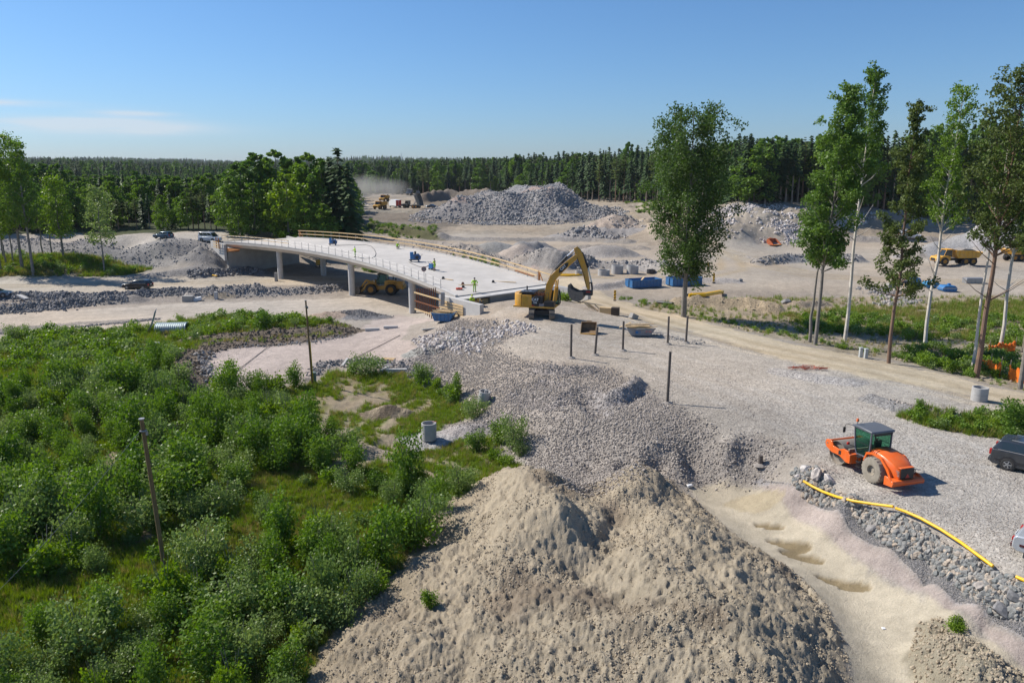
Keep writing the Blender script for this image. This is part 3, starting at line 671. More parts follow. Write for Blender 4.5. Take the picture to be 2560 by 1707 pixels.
hs_ = sm(Z, .5, 2.5) * (RR > 210) * (RR < 330) * (X > 35); Z = Z + hs_ * (fbm(X, Y, .10, 5, .62, 300) * 4.5)
col = col * (1 + hs_[..., None] * fbm(X, Y, .12, 4, .6, 310)[..., None] * .8)
# ---- relief
lump = fbm(X, Y, .33, 3, .5, 2) * 1.6 + fbm(X, Y, 1.1, 4, .62, 5) * 1.1
Z = Z + amp * lump * (RR < 560)
cmk = sm(amp, .18, .26) * (RR < 60)
cl_ = np.abs(fbm(X, Y, .9, 4, .6, 15)); Z += cmk * (.16 - cl_) * .55
Z += cmk * (fbm(X, Y, 2.4, 4, .9, 70) * .30 + fbm(X, Y, 4.5, 3, .9, 75) * .30); Z += cmk * (fbm(X, Y, .28, 2, .5, 170) * 1.1 + fbm(X, Y, .8, 3, .6, 230) * .35 + (.14 - np.abs(fbm(X * .7 + Y * .7, Y * .35 - X * .35, .55, 4, .6, 190))) * .45)
Z += sm(peb, .7, 1) * (RR < 90) * fbm(X, Y, 3.0, 3, .7, 33) * .13
v_ = 1 + fbm(X, Y, .08, 4, .6, 50) * .55 + fbm(X, Y, .9, 3, .6, 60) * .28
col = np.clip(col * v_[..., None], 0.01, .8)
pink_n = fbm(X, Y, .05, 2, .5, 90)[..., None]
col[..., 0:1] *= 1 + pink_n * .12; col[..., 2:3] *= 1 - pink_n * .14

# ---- ground meshes, one per named region, all on the same sheet
def ground_material():
    m, N, L, P = newmat('ground_surface')
    A1 = N.new('ShaderNodeAttribute'); A1.attribute_name = 'albedo'
    A2 = N.new('ShaderNodeAttribute'); A2.attribute_name = 'pebble'
    t = N.new('ShaderNodeTexCoord')
    def noise(s, d=5, r=.6):
        n = N.new('ShaderNodeTexNoise'); n.inputs['Scale'].default_value = s; n.inputs['Detail'].default_value = d; n.inputs['Roughness'].default_value = r; L.new(t.outputs['Object'], n.inputs['Vector']); return n
    def mr(v, a, b, c, d):
        q = N.new('ShaderNodeMapRange'); 
        for i, x in enumerate((a, b, c, d)): q.inputs[i + 1].default_value = x
        L.new(v, q.inputs[0]); return q.outputs[0]
    def mth(op, a, b):
        q = N.new('ShaderNodeMath'); q.operation = op
        for i, x in enumerate((a, b)):
            if isinstance(x, (int, float)): q.inputs[i].default_value = x
            else: L.new(x, q.inputs[i])
        return q.outputs[0]
    n1 = noise(1.6, 8, .65); n2 = noise(14, 6, .7); v = N.new('ShaderNodeTexVoronoi'); v.inputs['Scale'].default_value = 7.5; L.new(t.outputs['Object'], v.inputs['Vector'])
    v2 = N.new('ShaderNodeTexVoronoi'); v2.inputs['Scale'].default_value = 19; L.new(t.outputs['Object'], v2.inputs['Vector'])
    base = mth('MULTIPLY', mr(n1.outputs['Fac'], .3, .7, .86, 1.14), mr(n2.outputs['Fac'], .3, .7, .86, 1.14))
    sp = N.new('ShaderNodeSeparateColor'); L.new(v.outputs['Color'], sp.inputs[0]); sp2 = N.new('ShaderNodeSeparateColor'); L.new(v2.outputs['Color'], sp2.inputs[0])
    pv = mth('MULTIPLY', mr(sp.outputs[0], 0, 1, .70, 1.3), mr(sp2.outputs[0], 0, 1, .72, 1.28))
    pm = N.new('ShaderNodeMix'); pm.data_type = 'FLOAT'; L.new(A2.outputs['Fac'], pm.inputs[0]); pm.inputs[2].default_value = 1.0; L.new(pv, pm.inputs[3])
    val = mth('MULTIPLY', base, pm.outputs[0])
    hv = N.new('ShaderNodeHueSaturation'); L.new(A1.outputs['Color'], hv.inputs['Color']); L.new(val, hv.inputs['Value']); L.new(hv.outputs[0], P.inputs['Base Color'])
    P.inputs['Roughness'].default_value = .92; P.inputs['Specular IOR Level'].default_value = .15
    hgt = mth('ADD', mth('MULTIPLY', mth('SUBTRACT', 0.5, v.outputs['Distance']), mth('MULTIPLY', A2.outputs['Fac'], 1.0)), mth('ADD', mth('MULTIPLY', n2.outputs['Fac'], 1.2), mth('MULTIPLY', n1.outputs['Fac'], 1.3)))
    b = N.new('ShaderNodeBump'); b.inputs['Strength'].default_value = .75; b.inputs['Distance'].default_value = .09
    L.new(hgt, b.inputs['Height']); L.new(b.outputs[0], P.inputs['Normal'])
    return m
GM = ground_material()
NAMES = {'haul_road': 'haul_road', 'middle_road': 'middle_road', 'lower_road': 'lower_road', 'pad': 'gravel_pad', 'slope': 'gravel_slope', 'clay_mound': 'clay_mound', 'channel': 'clay_channel', 'pink_strip': 'pink_gravel_strip', 'grey_strip': 'grey_gravel_strip', 'platform': 'working_platform', 'bushland': 'bushland_ground', 'quarry_floor': 'quarry_floor', 'embankment': 'embankment', 'embankment_top': 'embankment'}
def ground_meshes():
    idx = np.arange(NRr * NT).reshape(NRr, NT)
    quads = np.stack([idx[:-1, :-1], idx[:-1, 1:], idx[1:, 1:], idx[1:, :-1]], -1).reshape(-1, 4)
    fr = rid[:-1, :-1].ravel()
    V = np.stack([X, Y, Z], -1).reshape(-1, 3); C_ = col.reshape(-1, 3); Pb = peb.ravel()
    names = [NAMES.get(r[0], 'ground') for r in REG]
    fname = np.array(['ground'] + names, dtype=object)[fr]
    for nm in dict.fromkeys(['ground'] + names):
        q = quads[fname == nm]
        if len(q) == 0: continue
        u, inv = np.unique(q, return_inverse=True); inv = inv.reshape(-1, 4)
        me = bpy.data.meshes.new(nm)
        me.vertices.add(len(u)); me.vertices.foreach_set('co', V[u].ravel().astype(np.float32))
        me.loops.add(inv.size); me.loops.foreach_set('vertex_index', inv.ravel().astype(np.int32))
        me.polygons.add(len(inv)); me.polygons.foreach_set('loop_start', np.arange(0, inv.size, 4, dtype=np.int32))
        me.update(calc_edges=True); me.validate()
        ca = me.attributes.new('albedo', 'FLOAT_COLOR', 'POINT'); ca.data.foreach_set('color', np.concatenate([C_[u], np.ones((len(u), 1))], 1).ravel().astype(np.float32))
        pa = me.attributes.new('pebble', 'FLOAT', 'POINT'); pa.data.foreach_set('value', Pb[u].astype(np.float32))
        me.shade_smooth(); me.materials.append(GM)
        o = bpy.data.objects.new(nm, me); COL.objects.link(o); tag(o, kind='structure')
ground_meshes()
bm_ = MB(); bm_.cyl((0, 0, -9), (0, 0, -6.5), 9500, n=64)
pl = bm_.build('surrounding_ground', mat('woodland_floor', (.06, .065, .03), .95), smooth=0); tag(pl, kind='structure')
def zg(x, y): return float(zat(x, y))
def place(px, py): return hit(px, py)
# ---------------------------------------------------------------- scattering
def ico(sub):
    bm = bmesh.new(); bmesh.ops.create_icosphere(bm, subdivisions=sub, radius=1.0)
    v = np.array([q.co[:] for q in bm.verts]); f = [tuple(x.index for x in q.verts) for q in bm.faces]; bm.free(); return v, f
ICO1, ICO2 = ico(1), ico(2)
def rock_mesh(name, seed, m, sub=1, flat=.7, sharp=True):
    g = np.random.default_rng(seed); v, f = (ICO1 if sub == 1 else ICO2); v = v.copy()
    v *= np.array([1, g.uniform(.65, .95), g.uniform(.5, .85) * flat / .7])
    for k in range(9 if sub == 2 else 5):      # chop planes give broken faces
        n = g.normal(size=3); n /= np.linalg.norm(n); d = g.uniform(.42, .72)
        h = v @ n; ov = np.maximum(h - d, 0); v = v - ov[:, None] * n * .92
    v += g.normal(size=v.shape) * .045
    me = bpy.data.meshes.new(name); me.from_pydata(v.tolist(), [], f); me.materials.append(m); me.shade_flat(); return me
ROCK_G = rockmat('blasted_rock', (.20, .195, .19), (.30, .285, .27), (.44, .39, .345))
ROCK_P = rockmat('pale_rock', (.40, .36, .33), (.52, .46, .42), (.62, .58, .54))
ROCK_M = rockmat('mixed_rock', (.17, .18, .175), (.27, .26, .24), (.46, .37, .28))
ROCK_H = rockmat('heap_rock', (.22, .22, .215), (.33, .315, .30), (.46, .40, .355))
ROCK_D = rockmat('dark_rock', (.15, .15, .15), (.23, .22, .215), (.36, .32, .28))
GRAV = rockmat('crushed_gravel', (.25, .22, .19), (.36, .315, .27), (.50, .44, .38))
CLOD = rockmat('clay_clod', (.33, .27, .19), (.38, .315, .225), (.43, .36, .265))
def protocol(nm, meshes):
    c = bpy.data.collections.new(nm)
    for i, me in enumerate(meshes):
        c.objects.link(bpy.data.objects.new('%s_form%02d' % (nm, i), me))
    return c
def gn_group():
    ng = bpy.data.node_groups.new('scatter', 'GeometryNodeTree')
    ng.interface.new_socket('Geometry', in_out='INPUT', socket_type='NodeSocketGeometry')
    sk = ng.interface.new_socket('Forms', in_out='INPUT', socket_type='NodeSocketCollection')
    ng.interface.new_socket('Geometry', in_out='OUTPUT', socket_type='NodeSocketGeometry')
    N, L = ng.nodes, ng.links
    gi = N.new('NodeGroupInput'); go = N.new('NodeGroupOutput'); ci = N.new('GeometryNodeCollectionInfo'); ip = N.new('GeometryNodeInstanceOnPoints')
    ci.inputs['Separate Children'].default_value = True; ci.inputs['Reset Children'].default_value = True
    def at_(n, t):
        a = N.new('GeometryNodeInputNamedAttribute'); a.data_type = t; a.inputs['Name'].default_value = n; return a.outputs['Attribute']
    L.new(gi.outputs['Geometry'], ip.inputs['Points']); L.new(gi.outputs['Forms'], ci.inputs['Collection']); L.new(ci.outputs[0], ip.inputs['Instance'])
    ip.inputs['Pick Instance'].default_value = True
    L.new(at_('idx', 'INT'), ip.inputs['Instance Index'])
    e2r = N.new('FunctionNodeEulerToRotation'); L.new(at_('rot', 'FLOAT_VECTOR'), e2r.inputs[0]); L.new(e2r.outputs[0], ip.inputs['Rotation'])
    L.new(at_('scl', 'FLOAT_VECTOR'), ip.inputs['Scale']); L.new(ip.outputs[0], go.inputs['Geometry'])
    return ng, sk.identifier
GN, GN_ID = gn_group()
def scatter(name, pts, rot, scl, idx, coll, parent=None, kind='stuff', label=None, cat=None):
    n = len(pts)
    if n == 0: return None
    me = bpy.data.meshes.new(name); me.vertices.add(n); me.vertices.foreach_set('co', np.asarray(pts, np.float32).ravel())
    a = me.attributes.new('rot', 'FLOAT_VECTOR', 'POINT'); a.data.foreach_set('vector', np.asarray(rot, np.float32).ravel())
    scl = np.asarray(scl, np.float32); scl = np.repeat(scl[:, None], 3, 1) if scl.ndim == 1 else scl
    a = me.attributes.new('scl', 'FLOAT_VECTOR', 'POINT'); a.data.foreach_set('vector', scl.ravel())
    a = me.attributes.new('idx', 'INT', 'POINT'); a.data.foreach_set('value', np.asarray(idx, np.int32))
    o = bpy.data.objects.new(name, me); COL.objects.link(o)
    md = o.modifiers.new('scatter', 'NODES'); md.node_group = GN; md[GN_ID] = coll
    if parent: o.parent = parent
    return tag(o, label, cat, kind=kind)
def rnd_in(P, n, thin=None):
    """n random points in a world polygon; thin(x, y) in 0..1 keeps a share"""
    x0, y0 = P.min(0); x1, y1 = P.max(0); xs = []; ys = []; c = 0; tries = 0
    while c < n and tries < 60:
        x = rng.uniform(x0, x1, n); y = rng.uniform(y0, y1, n); k = pip(P, x, y)
        if thin is not None: k &= rng.random(n) < thin(x, y)
        xs.append(x[k]); ys.append(y[k]); c += k.sum(); tries += 1
    return np.concatenate(xs)[:n], np.concatenate(ys)[:n]
def along(PP, n, w, bias=None):
    """n points within w metres of a world polyline"""
    seg = np.hypot(*np.diff(PP, axis=0).T); cum = np.append(0, np.cumsum(seg)); t = rng.uniform(0, cum[-1], n); i = np.searchsorted(cum, t) - 1; i = np.clip(i, 0, len(seg) - 1)
    f = (t - cum[i]) / seg[i]; p = PP[i] + (PP[i + 1] - PP[i]) * f[:, None]; d = (PP[i + 1] - PP[i]) / seg[i][:, None]; o_ = rng.normal(0, w * .45, n)
    return p[:, 0] - d[:, 1] * o_, p[:, 1] + d[:, 0] * o_
def wl_(pp): return np.array([hit(px, py, ZB)[:2] for px, py in pp])
# heaps of loose stone: one thing per heap, its largest stones as parts, the rest one part of kind stuff
FORMS = {}
def forms(m, key, n=6, sub=1):
    if key not in FORMS:
        ms = [rock_mesh('stone', 100 * len(FORMS) + i, m, sub) for i in range(n)]
        FORMS[key] = (ms, protocol(key, ms))
    return FORMS[key]
def stones(root, x, y, size, key_m, n_parts, name='stone', sink=.25, sub2=False, zofs=0.0, sn='small_stones'):
    key, m = key_m; ms, coll = forms(m, key)
    z = zat(x, y) + size * (1 - sink) * .5 - size * .25 + zofs
    q = size / np.hypot(x, y) if True else size
    order = np.argsort(-q); big = order[:n_parts]; rest = order[n_parts:]
    big_ms = forms(m, key + '_big', 6, 2)[0] if sub2 else ms
    for i in big:
        o = bpy.data.objects.new(name, big_ms[int(rng.integers(len(big_ms)))]); o.location = (x[i], y[i], z[i]); o.rotation_euler = rng.uniform(-3, 3, 3); o.scale = np.array([1, rng.uniform(.7, 1), rng.uniform(.7, 1)]) * size[i]
        COL.objects.link(o); o.parent = root
    if len(rest):
        scatter(sn, np.stack([x[rest], y[rest], z[rest]], 1), rng.uniform(-3, 3, (len(rest), 3)), size[rest], rng.integers(0, 6, len(rest)), coll, root)
def pile(name, label, cat, x, y, size, key_m, n_parts, group=None, **kw):
    r = empty(name, (0, 0, 0), 0, label, cat, group); stones(r, x, y, size, key_m, n_parts, **kw); return r
KG, KP, KD, KR, KC = ('grey', ROCK_G), ('pale', ROCK_P), ('dark', ROCK_D), ('gravel', GRAV), ('clod', CLOD)
def sizes(n, a, b, p=2.2): return a + (b - a) * rng.random(n) ** p
# riprap beside the yellow pipe
RIP = wpoly([(1989,1215),(1978,1180),(2010,1168),(2062,1182),(2119,1243),(2234,1282),(2310,1318),(2425,1388),(2502,1435),(2640,1500),(2640,1610),(2560,1556),(2463,1517),(2387,1461),(2310,1400),(2234,1368),(2157,1311),(2081,1268)])
x, y = rnd_in(RIP, 3400)
pile('riprap_bank', 'strip of broken grey and brown rocks under the long yellow pipe', 'rocks', x, y, sizes(3400, .045, .29, 3.2), ('mixed', ROCK_M), 290, sub2=True, sink=.4)
for px, py, s_ in [(2040,1195,.62),(2015,1178,.5),(2068,1200,.55),(1995,1195,.35),(2500,1530,.5),(2535,1500,.48),(2450,1470,.42),(2180,1325,.4)]:
    p = place(px, py); o = bpy.data.objects.new('boulder', forms(ROCK_P if px < 2100 else ROCK_D, 'pale_big' if px < 2100 else 'dark_big', 6, 2)[0][int(rng.integers(6))]); o.location = (p[0], p[1], p[2] + s_ * .25); o.scale = (s_, s_ * .8, s_ * .75); o.rotation_euler = rng.uniform(-3, 3, 3); COL.objects.link(o)
    tag(o, {2040: 'large pale boulder beside the start of the yellow pipe', 2015: 'pale boulder at the top corner of the riprap', 2068: 'flat pale boulder touching the gravel near the orange roller drum', 1995: 'small pale boulder at the very tip of the riprap',
            2500: 'big grey boulder at the lower edge of the riprap', 2535: 'angular dark boulder below the second yellow pipe', 2450: 'brown boulder in the riprap below the pipe end', 2180: 'round two-tone boulder under the pipe joint'}[px], 'boulder')
# pink-white heap in the middle of the site
PW = wl_([(1030,850),(1130,870),(1200,850),(1260,835),(1330,815)])
x, y = along(PW, 1300, 4.2); k = pip(wpoly([(1010,830),(1040,800),(1160,770),(1290,770),(1370,800),(1340,830),(1240,860),(1180,890),(1100,905),(1060,890)]), x, y)
pile('pale_rock_heap', 'heap of pinkish white rocks below the yellow excavator', 'rocks', x[k], y[k], sizes(k.sum(), .09, .40, 2.4), KP, 260, sink=.3)
# blasted rock heap behind
hx, hy = HEAP
n = 24000; x = hx + rng.uniform(-45, 42, n); y = hy + rng.uniform(-32, 22, n)
q = np.hypot((x - hx + 2) / 40, (y - hy) / 31) + fbm(x, y, .06, 3) * .3
k = (q < 1.06) & ((fbm(x, y, .06, 3, off=3) < .10) | (rng.random(n) < .3)) & (rng.random(n) < np.where(y < hy - 6, 1, .5)) & ((zat(x, y) < 7.5) | (fbm(x, y, .07, 3, .5, 31) > -.05) | (rng.random(n) < .2)); x, y = x[k], y[k]
pile('rock_heap', 'huge heap of blasted grey rock in the middle of the quarry', 'rocks', x, y, sizes(len(x), .16, .80, 3.4), ('heap', ROCK_H), 290, sink=.3)
HB = wl_([(1430,590),(1480,598),(1540,596),(1570,592)]); x, y = along(HB, 260, 5)
pile('rock_heap', 'rust stained rocks spilling from the right foot of the grey rock heap', 'rocks', x, y, sizes(260, .3, 1.1, 2), KG, 120)
HB2 = wl_([(1500,565),(1545,572),(1575,582)]); x, y = along(HB2, 420, 6)
pile('rock_heap', 'grey rocks on the right shoulder slope of the heap beside the sandy track', 'rocks', x, y, sizes(420, .25, .8, 2), KG, 60)
# left embankment rubble
EM = REGP['embankment']; n = 5200
x, y = rnd_in(EM, n, lambda x, y: np.clip(.55 + fbm(x, y, .12, 3) * 1.6, .1, 1))
pile('embankment_rubble', 'band of broken grey rock on the bank left of the bridge', 'rocks', x, y, sizes(n, .08, .40, 3.4), KG, 290)
def ditch(name, label, pp, n, w, a, b, km, parts, cat='rocks'):
    n = int(n * 1.5); x, y = along(wl_(pp), n, w); b *= .72; pile(name, label, cat, x, y, sizes(n, a, b, 2.4), km, parts)
ditch('rubble_row', 'long row of dark rocks between the two dirt roads on the left', [(0,748),(120,747),(250,750),(400,737),(540,737)], 1100, 2.3, .15, .62, KD, 200)
ditch('rubble_row', 'lower row of dark rocks above the pale road at far left', [(0,780),(110,775),(230,760),(320,753)], 600, 2.2, .15, .6, KD, 130)
ditch('rubble_row', 'grey rubble in front of the second bridge column', [(480,745),(600,738),(700,736),(800,730),(850,724)], 700, 2.2, .1, .45, KG, 90)
ditch('rubble_row', 'dark rocks lying before the far bridge abutment', [(470,692),(560,688),(600,682),(640,686)], 320, 2.2, .2, .75, KD, 110)
ditch('rubble_row', 'dark broken rocks beside the platform corner next to the pole', [(792,940),(795,918),(850,907),(930,908),(1000,918),(1060,935)], 420, 1.1, .08, .4, KD, 150)
ditch('rubble_row', 'stones along the left rim of the pale platform', [(510,880),(505,905),(525,940),(545,965)], 170, 1.0, .1, .45, KG, 60)
ditch('rubble_row', 'stones along the upper rim of the pale platform', [(580,870),(690,862),(790,855),(880,838)], 170, .8, .06, .3, KG, 40)
ditch('rubble_row', 'dark rocks behind the concrete rings beside the dirt road', [(1430,672),(1500,664),(1600,670),(1690,684),(1720,690)], 600, 3.0, .15, .8, KG, 150)
ditch('rubble_row', 'rocky bank along the far side of the bridge deck', [(1040,612),(1150,632),(1250,660),(1360,668)], 800, 3.0, .12, .6, KG, 130)
ditch('rubble_row', 'dark ridge of rubble right of the tall birches on the quarry floor', [(1890,662),(1960,655),(2060,650),(2150,656)], 360, 3.0, .15, .7, KD, 80)
ditch('rubble_row', 'pinkish rocks cascading down the sandy hill', [(1980,560),(1960,585),(1990,600),(2010,608)], 420, 6, .25, .9, KP, 100)
ditch('rubble_row', 'pale stones along the crest of the sandy hill', [(1800,517),(1900,512),(2000,522),(2110,532),(2200,545)], 420, 3, .2, .6, KP, 90)
ditch('rubble_row', 'rocks in the slope below the blue tanks', [(2180,718),(2220,735),(2240,750),(2290,752),(2200,765)], 420, 3.0, .15, .7, KG, 150)
ditch('rubble_row', 'dark stony edge behind the roller beside green weeds', [(2240,1010),(2320,1040),(2400,1050),(2460,1040)], 500, .8, .05, .22, KR, 60)
ditch('rubble_row', 'row of dark gravel along the pale road at far left', [(-40,838),(100,828),(250,812),(400,798)], 800, .8, .05, .3, KD, 120)
ditch('rubble_row', 'loose stones beside the haul road at the skip', [(1640,835),(1700,850),(1760,860)], 120, 1.2, .05, .25, KG, 20)
HP = wpoly([(1700,545),(1780,520),(1900,515),(2010,528),(2110,535),(2200,548),(2110,575),(1980,600),(1850,598),(1740,590)]); x, y = rnd_in(HP, 2600, lambda x, y: np.clip(fbm(x, y, .08, 3, .6, 44) * 5, .02, 1)); pile('hillside_rubble', 'patches of loose stone strewn over the sandy hill before the forest', 'rocks', x, y, sizes(len(x), .15, .8, 3), KP, 150)
ditch('rubble_row', 'white stones scattered at the foot of the far plateau', [(880,512),(905,511),(930,512)], 60, 2, .3, .9, KP, 10)
ditch('gravel_heap', 'small dark gravel heap near the nearest bridge column', [(870,797),(900,790),(935,797)], 900, 2.6, .06, .24, KD, 60)
# crushed gravel lying on the slope and pad edge: nobody could count it
SL = REGP['slope']; n = 46000; x0_, y0_ = SL.min(0) - 2; x1_, y1_ = SL.max(0) + 2; BX = np.array([(x0_, y0_), (x1_, y0_), (x1_, y1_), (x0_, y1_)]); x, y = rnd_in(BX, n, lambda x, y: np.clip(.75 + fbm(x, y, .25, 3) * 1.2, .15, 1) * np.clip((1.0 - sdf(SL, x, y)) / 2.2, 0, 1) ** 1.5)
_, gc = forms(GRAV, 'gravel'); s_ = sizes(n, .028, .115, 2.2)
scatter('gravel', np.stack([x, y, zat(x, y) + s_ * .3], 1), rng.uniform(-3, 3, (n, 3)), s_, rng.integers(0, 6, n), gc)
PD = REGP['pad']; n = 26000; x, y = rnd_in(PD, n, lambda x, y: np.clip((70 - np.hypot(x, y)) / 30, .05, 1) * np.clip(.5 + fbm(x, y, .2, 3) * 1.5, .1, 1)); s_ = sizes(n, .015, .055, 2.5)
scatter('gravel', np.stack([x, y, zat(x, y) + s_ * .2], 1), rng.uniform(-3, 3, (n, 3)), s_, rng.integers(0, 6, n), gc)
GY = wpoly([(1900,1195),(1989,1217),(2157,1311),(2310,1400),(2463,1516),(2620,1590),(2620,1640),(2387,1505),(2257,1402),(2119,1318),(2023,1252),(1935,1207)]); n = 12000; x, y = rnd_in(GY, n); s_ = sizes(n, .012, .05, 2.5)
scatter('gravel', np.stack([x, y, zat(x, y) + s_ * .2], 1), rng.uniform(-3, 3, (n, 3)), s_, rng.integers(0, 6, n), forms(ROCK_D, 'dark')[1])
SPO = REGP['channel_spoil']; n = 3500; x, y = rnd_in(SPO, n); s_ = sizes(n, .02, .12, 3)
scatter('clay_clods', np.stack([x, y, zat(x, y) + s_ * .15], 1), rng.uniform(-3, 3, (n, 3)), s_, rng.integers(0, 6, n), forms(CLOD, 'clod')[1])
CM = REGP['clay_mound']; n = 26000; x, y = rnd_in(CM, n, lambda x, y: np.clip(.3 + fbm(x, y, .45, 3, .6) * 3.0, .03, 1)); s_ = sizes(n, .015, .085, 3.2)
_, cc_ = forms(CLOD, 'clod')
scatter('clay_clods', np.stack([x, y, zat(x, y) + s_ * .15], 1), rng.uniform(-3, 3, (n, 3)), s_, rng.integers(0, 6, n), cc_)
SB = np.concatenate([REGP['soil_berm']]); n = 3500; x, y = rnd_in(SB, n); s_ = sizes(n, .04, .28, 3)
scatter('soil_clods', np.stack([x, y, zat(x, y) + s_ * .15], 1), rng.uniform(-3, 3, (n, 3)), s_, rng.integers(0, 6, n), forms(rockmat('soil_clod', (.10, .08, .06), (.16, .125, .09), (.22, .17, .12)), 'soil')[1])
TS = REGP['tree_strip']; n = 3000; x, y = rnd_in(TS, n); s_ = sizes(n, .04, .25, 3)
scatter('soil_clods', np.stack([x, y, zat(x, y) + s_ * .15], 1), rng.uniform(-3, 3, (n, 3)), s_, rng.integers(0, 6, n), forms(CLOD, 'clod')[1])
for px, py, s_, lab in [(975,936,.42,'square grey block with a dark shaded side beyond the grass patch'),(1105,930,.35,'grey boulder at the top of the gravel slope left side'),(1440,582,1.5,'lone pale boulder at the foot of the grey rock heap'),(1850,703,.6,'dark boulder on the gravel ridge right of the blue skips'),(1905,655,.9,'dark pointed boulder at the left end of the rubble ridge'),(1965,758,1.0,'dark stone block above the tan soil mound')]:
    p = place(px, py); o = bpy.data.objects.new('boulder', forms(ROCK_G, 'grey_big', 6, 2)[0][int(rng.integers(6))]); o.location = (p[0], p[1], p[2] + s_ * .25); o.scale = (s_, s_ * .8, s_ * .75); o.rotation_euler = rng.uniform(-.4, .4, 3); COL.objects.link(o); tag(o, lab, 'boulder')

# ---------------------------------------------------------------- vegetation
BIRCH = leafmat('birch_leaves', (.085, .165, .022), (.19, .285, .045))
WILLOW = leafmat('willow_leaves', (.13, .205, .05), (.24, .31, .10), rough=.42)
LUSH = leafmat('fresh_leaves', (.12, .22, .02), (.23, .32, .035))
ASPEN = leafmat('aspen_leaves', (.075, .15, .028), (.16, .25, .05))
SPRUCE = leafmat('spruce_needles', (.03, .062, .024), (.07, .12, .036), trans=.2, rough=.6)
PINE = leafmat('pine_needles', (.075, .11, .026), (.125, .16, .042), trans=.25, rough=.6)
GRASS = leafmat('grass_blades', (.12, .20, .022), (.23, .29, .04), trans=.4)
STRAW = leafmat('dry_grass', (.24, .22, .06), (.34, .28, .11), trans=.3)
BARK_G = mat('grey_bark', (.20, .18, .155), .9, var=.35, scale=2.2)
BARK_W = mat('pale_bark', (.58, .53, .46), .85, var=.35, scale=1.3)
BARK_P = mat('pine_bark', (.21, .125, .08), .9, var=.35, scale=1.0, dirt=(.14, .11, .09), dirt_amt=.7)
BARK_D = mat('spruce_bark', (.26, .215, .17), .95, var=.3, scale=1.5)
def leaf_quads(c, r, g, nrm_up=.4):
    """c (n,3) centres, r (n) half size: kite-shaped leaf faces, random facing"""
    n = len(c); d = g.normal(size=(n, 3)); d[:, 2] += nrm_up; d /= np.linalg.norm(d, axis=1)[:, None]
    a = np.cross(d, g.normal(size=(n, 3))); a /= np.linalg.norm(a, axis=1)[:, None]; b = np.cross(d, a)
    r = r[:, None]; vs = np.stack([c - a * r, c + b * r * .72, c + a * r, c - b * r * .72], 1).reshape(-1, 3)
    return vs, np.arange(n * 4).reshape(n, 4)
def np_mesh(name, V, F, m, MI=None):
    me = bpy.data.meshes.new(name); F = np.asarray(F); me.vertices.add(len(V)); me.vertices.foreach_set('co', np.asarray(V, np.float32).ravel())
    k = F.shape[1]; me.loops.add(F.size); me.loops.foreach_set('vertex_index', F.ravel().astype(np.int32)); me.polygons.add(len(F)); me.polygons.foreach_set('loop_start', np.arange(0, F.size, k, dtype=np.int32))
    for q in (m if isinstance(m, (list, tuple)) else [m]): me.materials.append(q)
    if MI is not None: me.polygons.foreach_set('material_index', np.asarray(MI, np.int32))
    me.update(calc_edges=True); return me
def shrub_mesh(seed, m, h=2.0, w=1.0, n=900, leaf=.07, stems=6, spread=.5):
    g = np.random.default_rng(seed); cs = []
    for s in range(stems):
        a = g.uniform(0, 6.28); rr = g.uniform(.1, 1) ** .7 * w * spread; top = h * g.uniform(.6, 1.0); k = n // stems
        t = g.beta(2.2, 1.7, k); lean = np.array([math.cos(a), math.sin(a)]) * rr
        rad = w * .40 * np.sin(np.clip(t, .06, 1) * math.pi * .93) ** .7 * g.uniform(.7, 1.1)
        th = g.uniform(0, 6.28, k); q = g.random(k) ** .4 * rad
        clump = g.normal(size=(14, 3)) * .16 * w; ci = g.integers(0, 14, k)
        cs.append(np.stack([lean[0] * (.35 + t) + np.cos(th) * q + clump[ci, 0], lean[1] * (.35 + t) + np.sin(th) * q + clump[ci, 1], t * top + clump[ci, 2] * .6], 1))
    c = np.concatenate(cs); c[:, 2] = np.maximum(c[:, 2], .03)
    return np_mesh('foliage', *leaf_quads(c, g.uniform(.6, 1.3, len(c)) * leaf, g), m)
def stems_mesh(seed, m, h, w, k=4):
    g = random.Random(seed); b = MB()
    for i in range(k):
        a = g.uniform(0, 6.28); b.tube([(0, 0, -.1), (math.cos(a) * w * .12, math.sin(a) * w * .12, h * .4), (math.cos(a) * w * .28, math.sin(a) * w * .28, h * .8)], [.025, .018, .008], 4)
    return b.mesh('stems', m, 0)
def tuft_mesh(seed, m, h=.4, n=16, w=.16):
    g = np.random.default_rng(seed); V = []; F = []
    for i in range(n):
        a = g.uniform(0, 6.28); q = g.uniform(0, w); b = np.array([math.cos(a) * q, math.sin(a) * q, 0]); l = g.uniform(0, 6.28); hh = h * g.uniform(.5, 1.1); t = b + np.array([math.cos(l) * hh * .45, math.sin(l) * hh * .45, hh])
        s = np.array([-math.sin(l), math.cos(l), 0]) * .016; V += [b - s, b + s, t]; F.append((3 * i, 3 * i + 1, 3 * i + 2))
    return np_mesh('tuft', np.array(V), F, m)
SH = []
for i in range(3): SH.append((shrub_mesh(10 + i, BIRCH, 2.3, 1.15, 1900, .064), 2.3, 'birch'))
for i in range(3): SH.append((shrub_mesh(20 + i, WILLOW, 1.8, 1.3, 2000, .060, 8, .6), 1.8, 'willow'))
for i in range(2): SH.append((shrub_mesh(30 + i, LUSH, 1.3, .95, 1200, .068, 6, .55), 1.3, 'sapling'))
SHST = [stems_mesh(i, BARK_G, 1.9, 1.2) for i in range(3)]
SHS = [shrub_mesh(40 + i, [BIRCH, WILLOW, LUSH][i % 3], 1.1, .85, 260, .085, 4, .6) for i in range(6)]
SHC = protocol('shrub_small', SHS)
TUF = protocol('tuft', [tuft_mesh(i, GRASS, .42) for i in range(4)] + [tuft_mesh(9 + i, STRAW, .38) for i in range(2)])
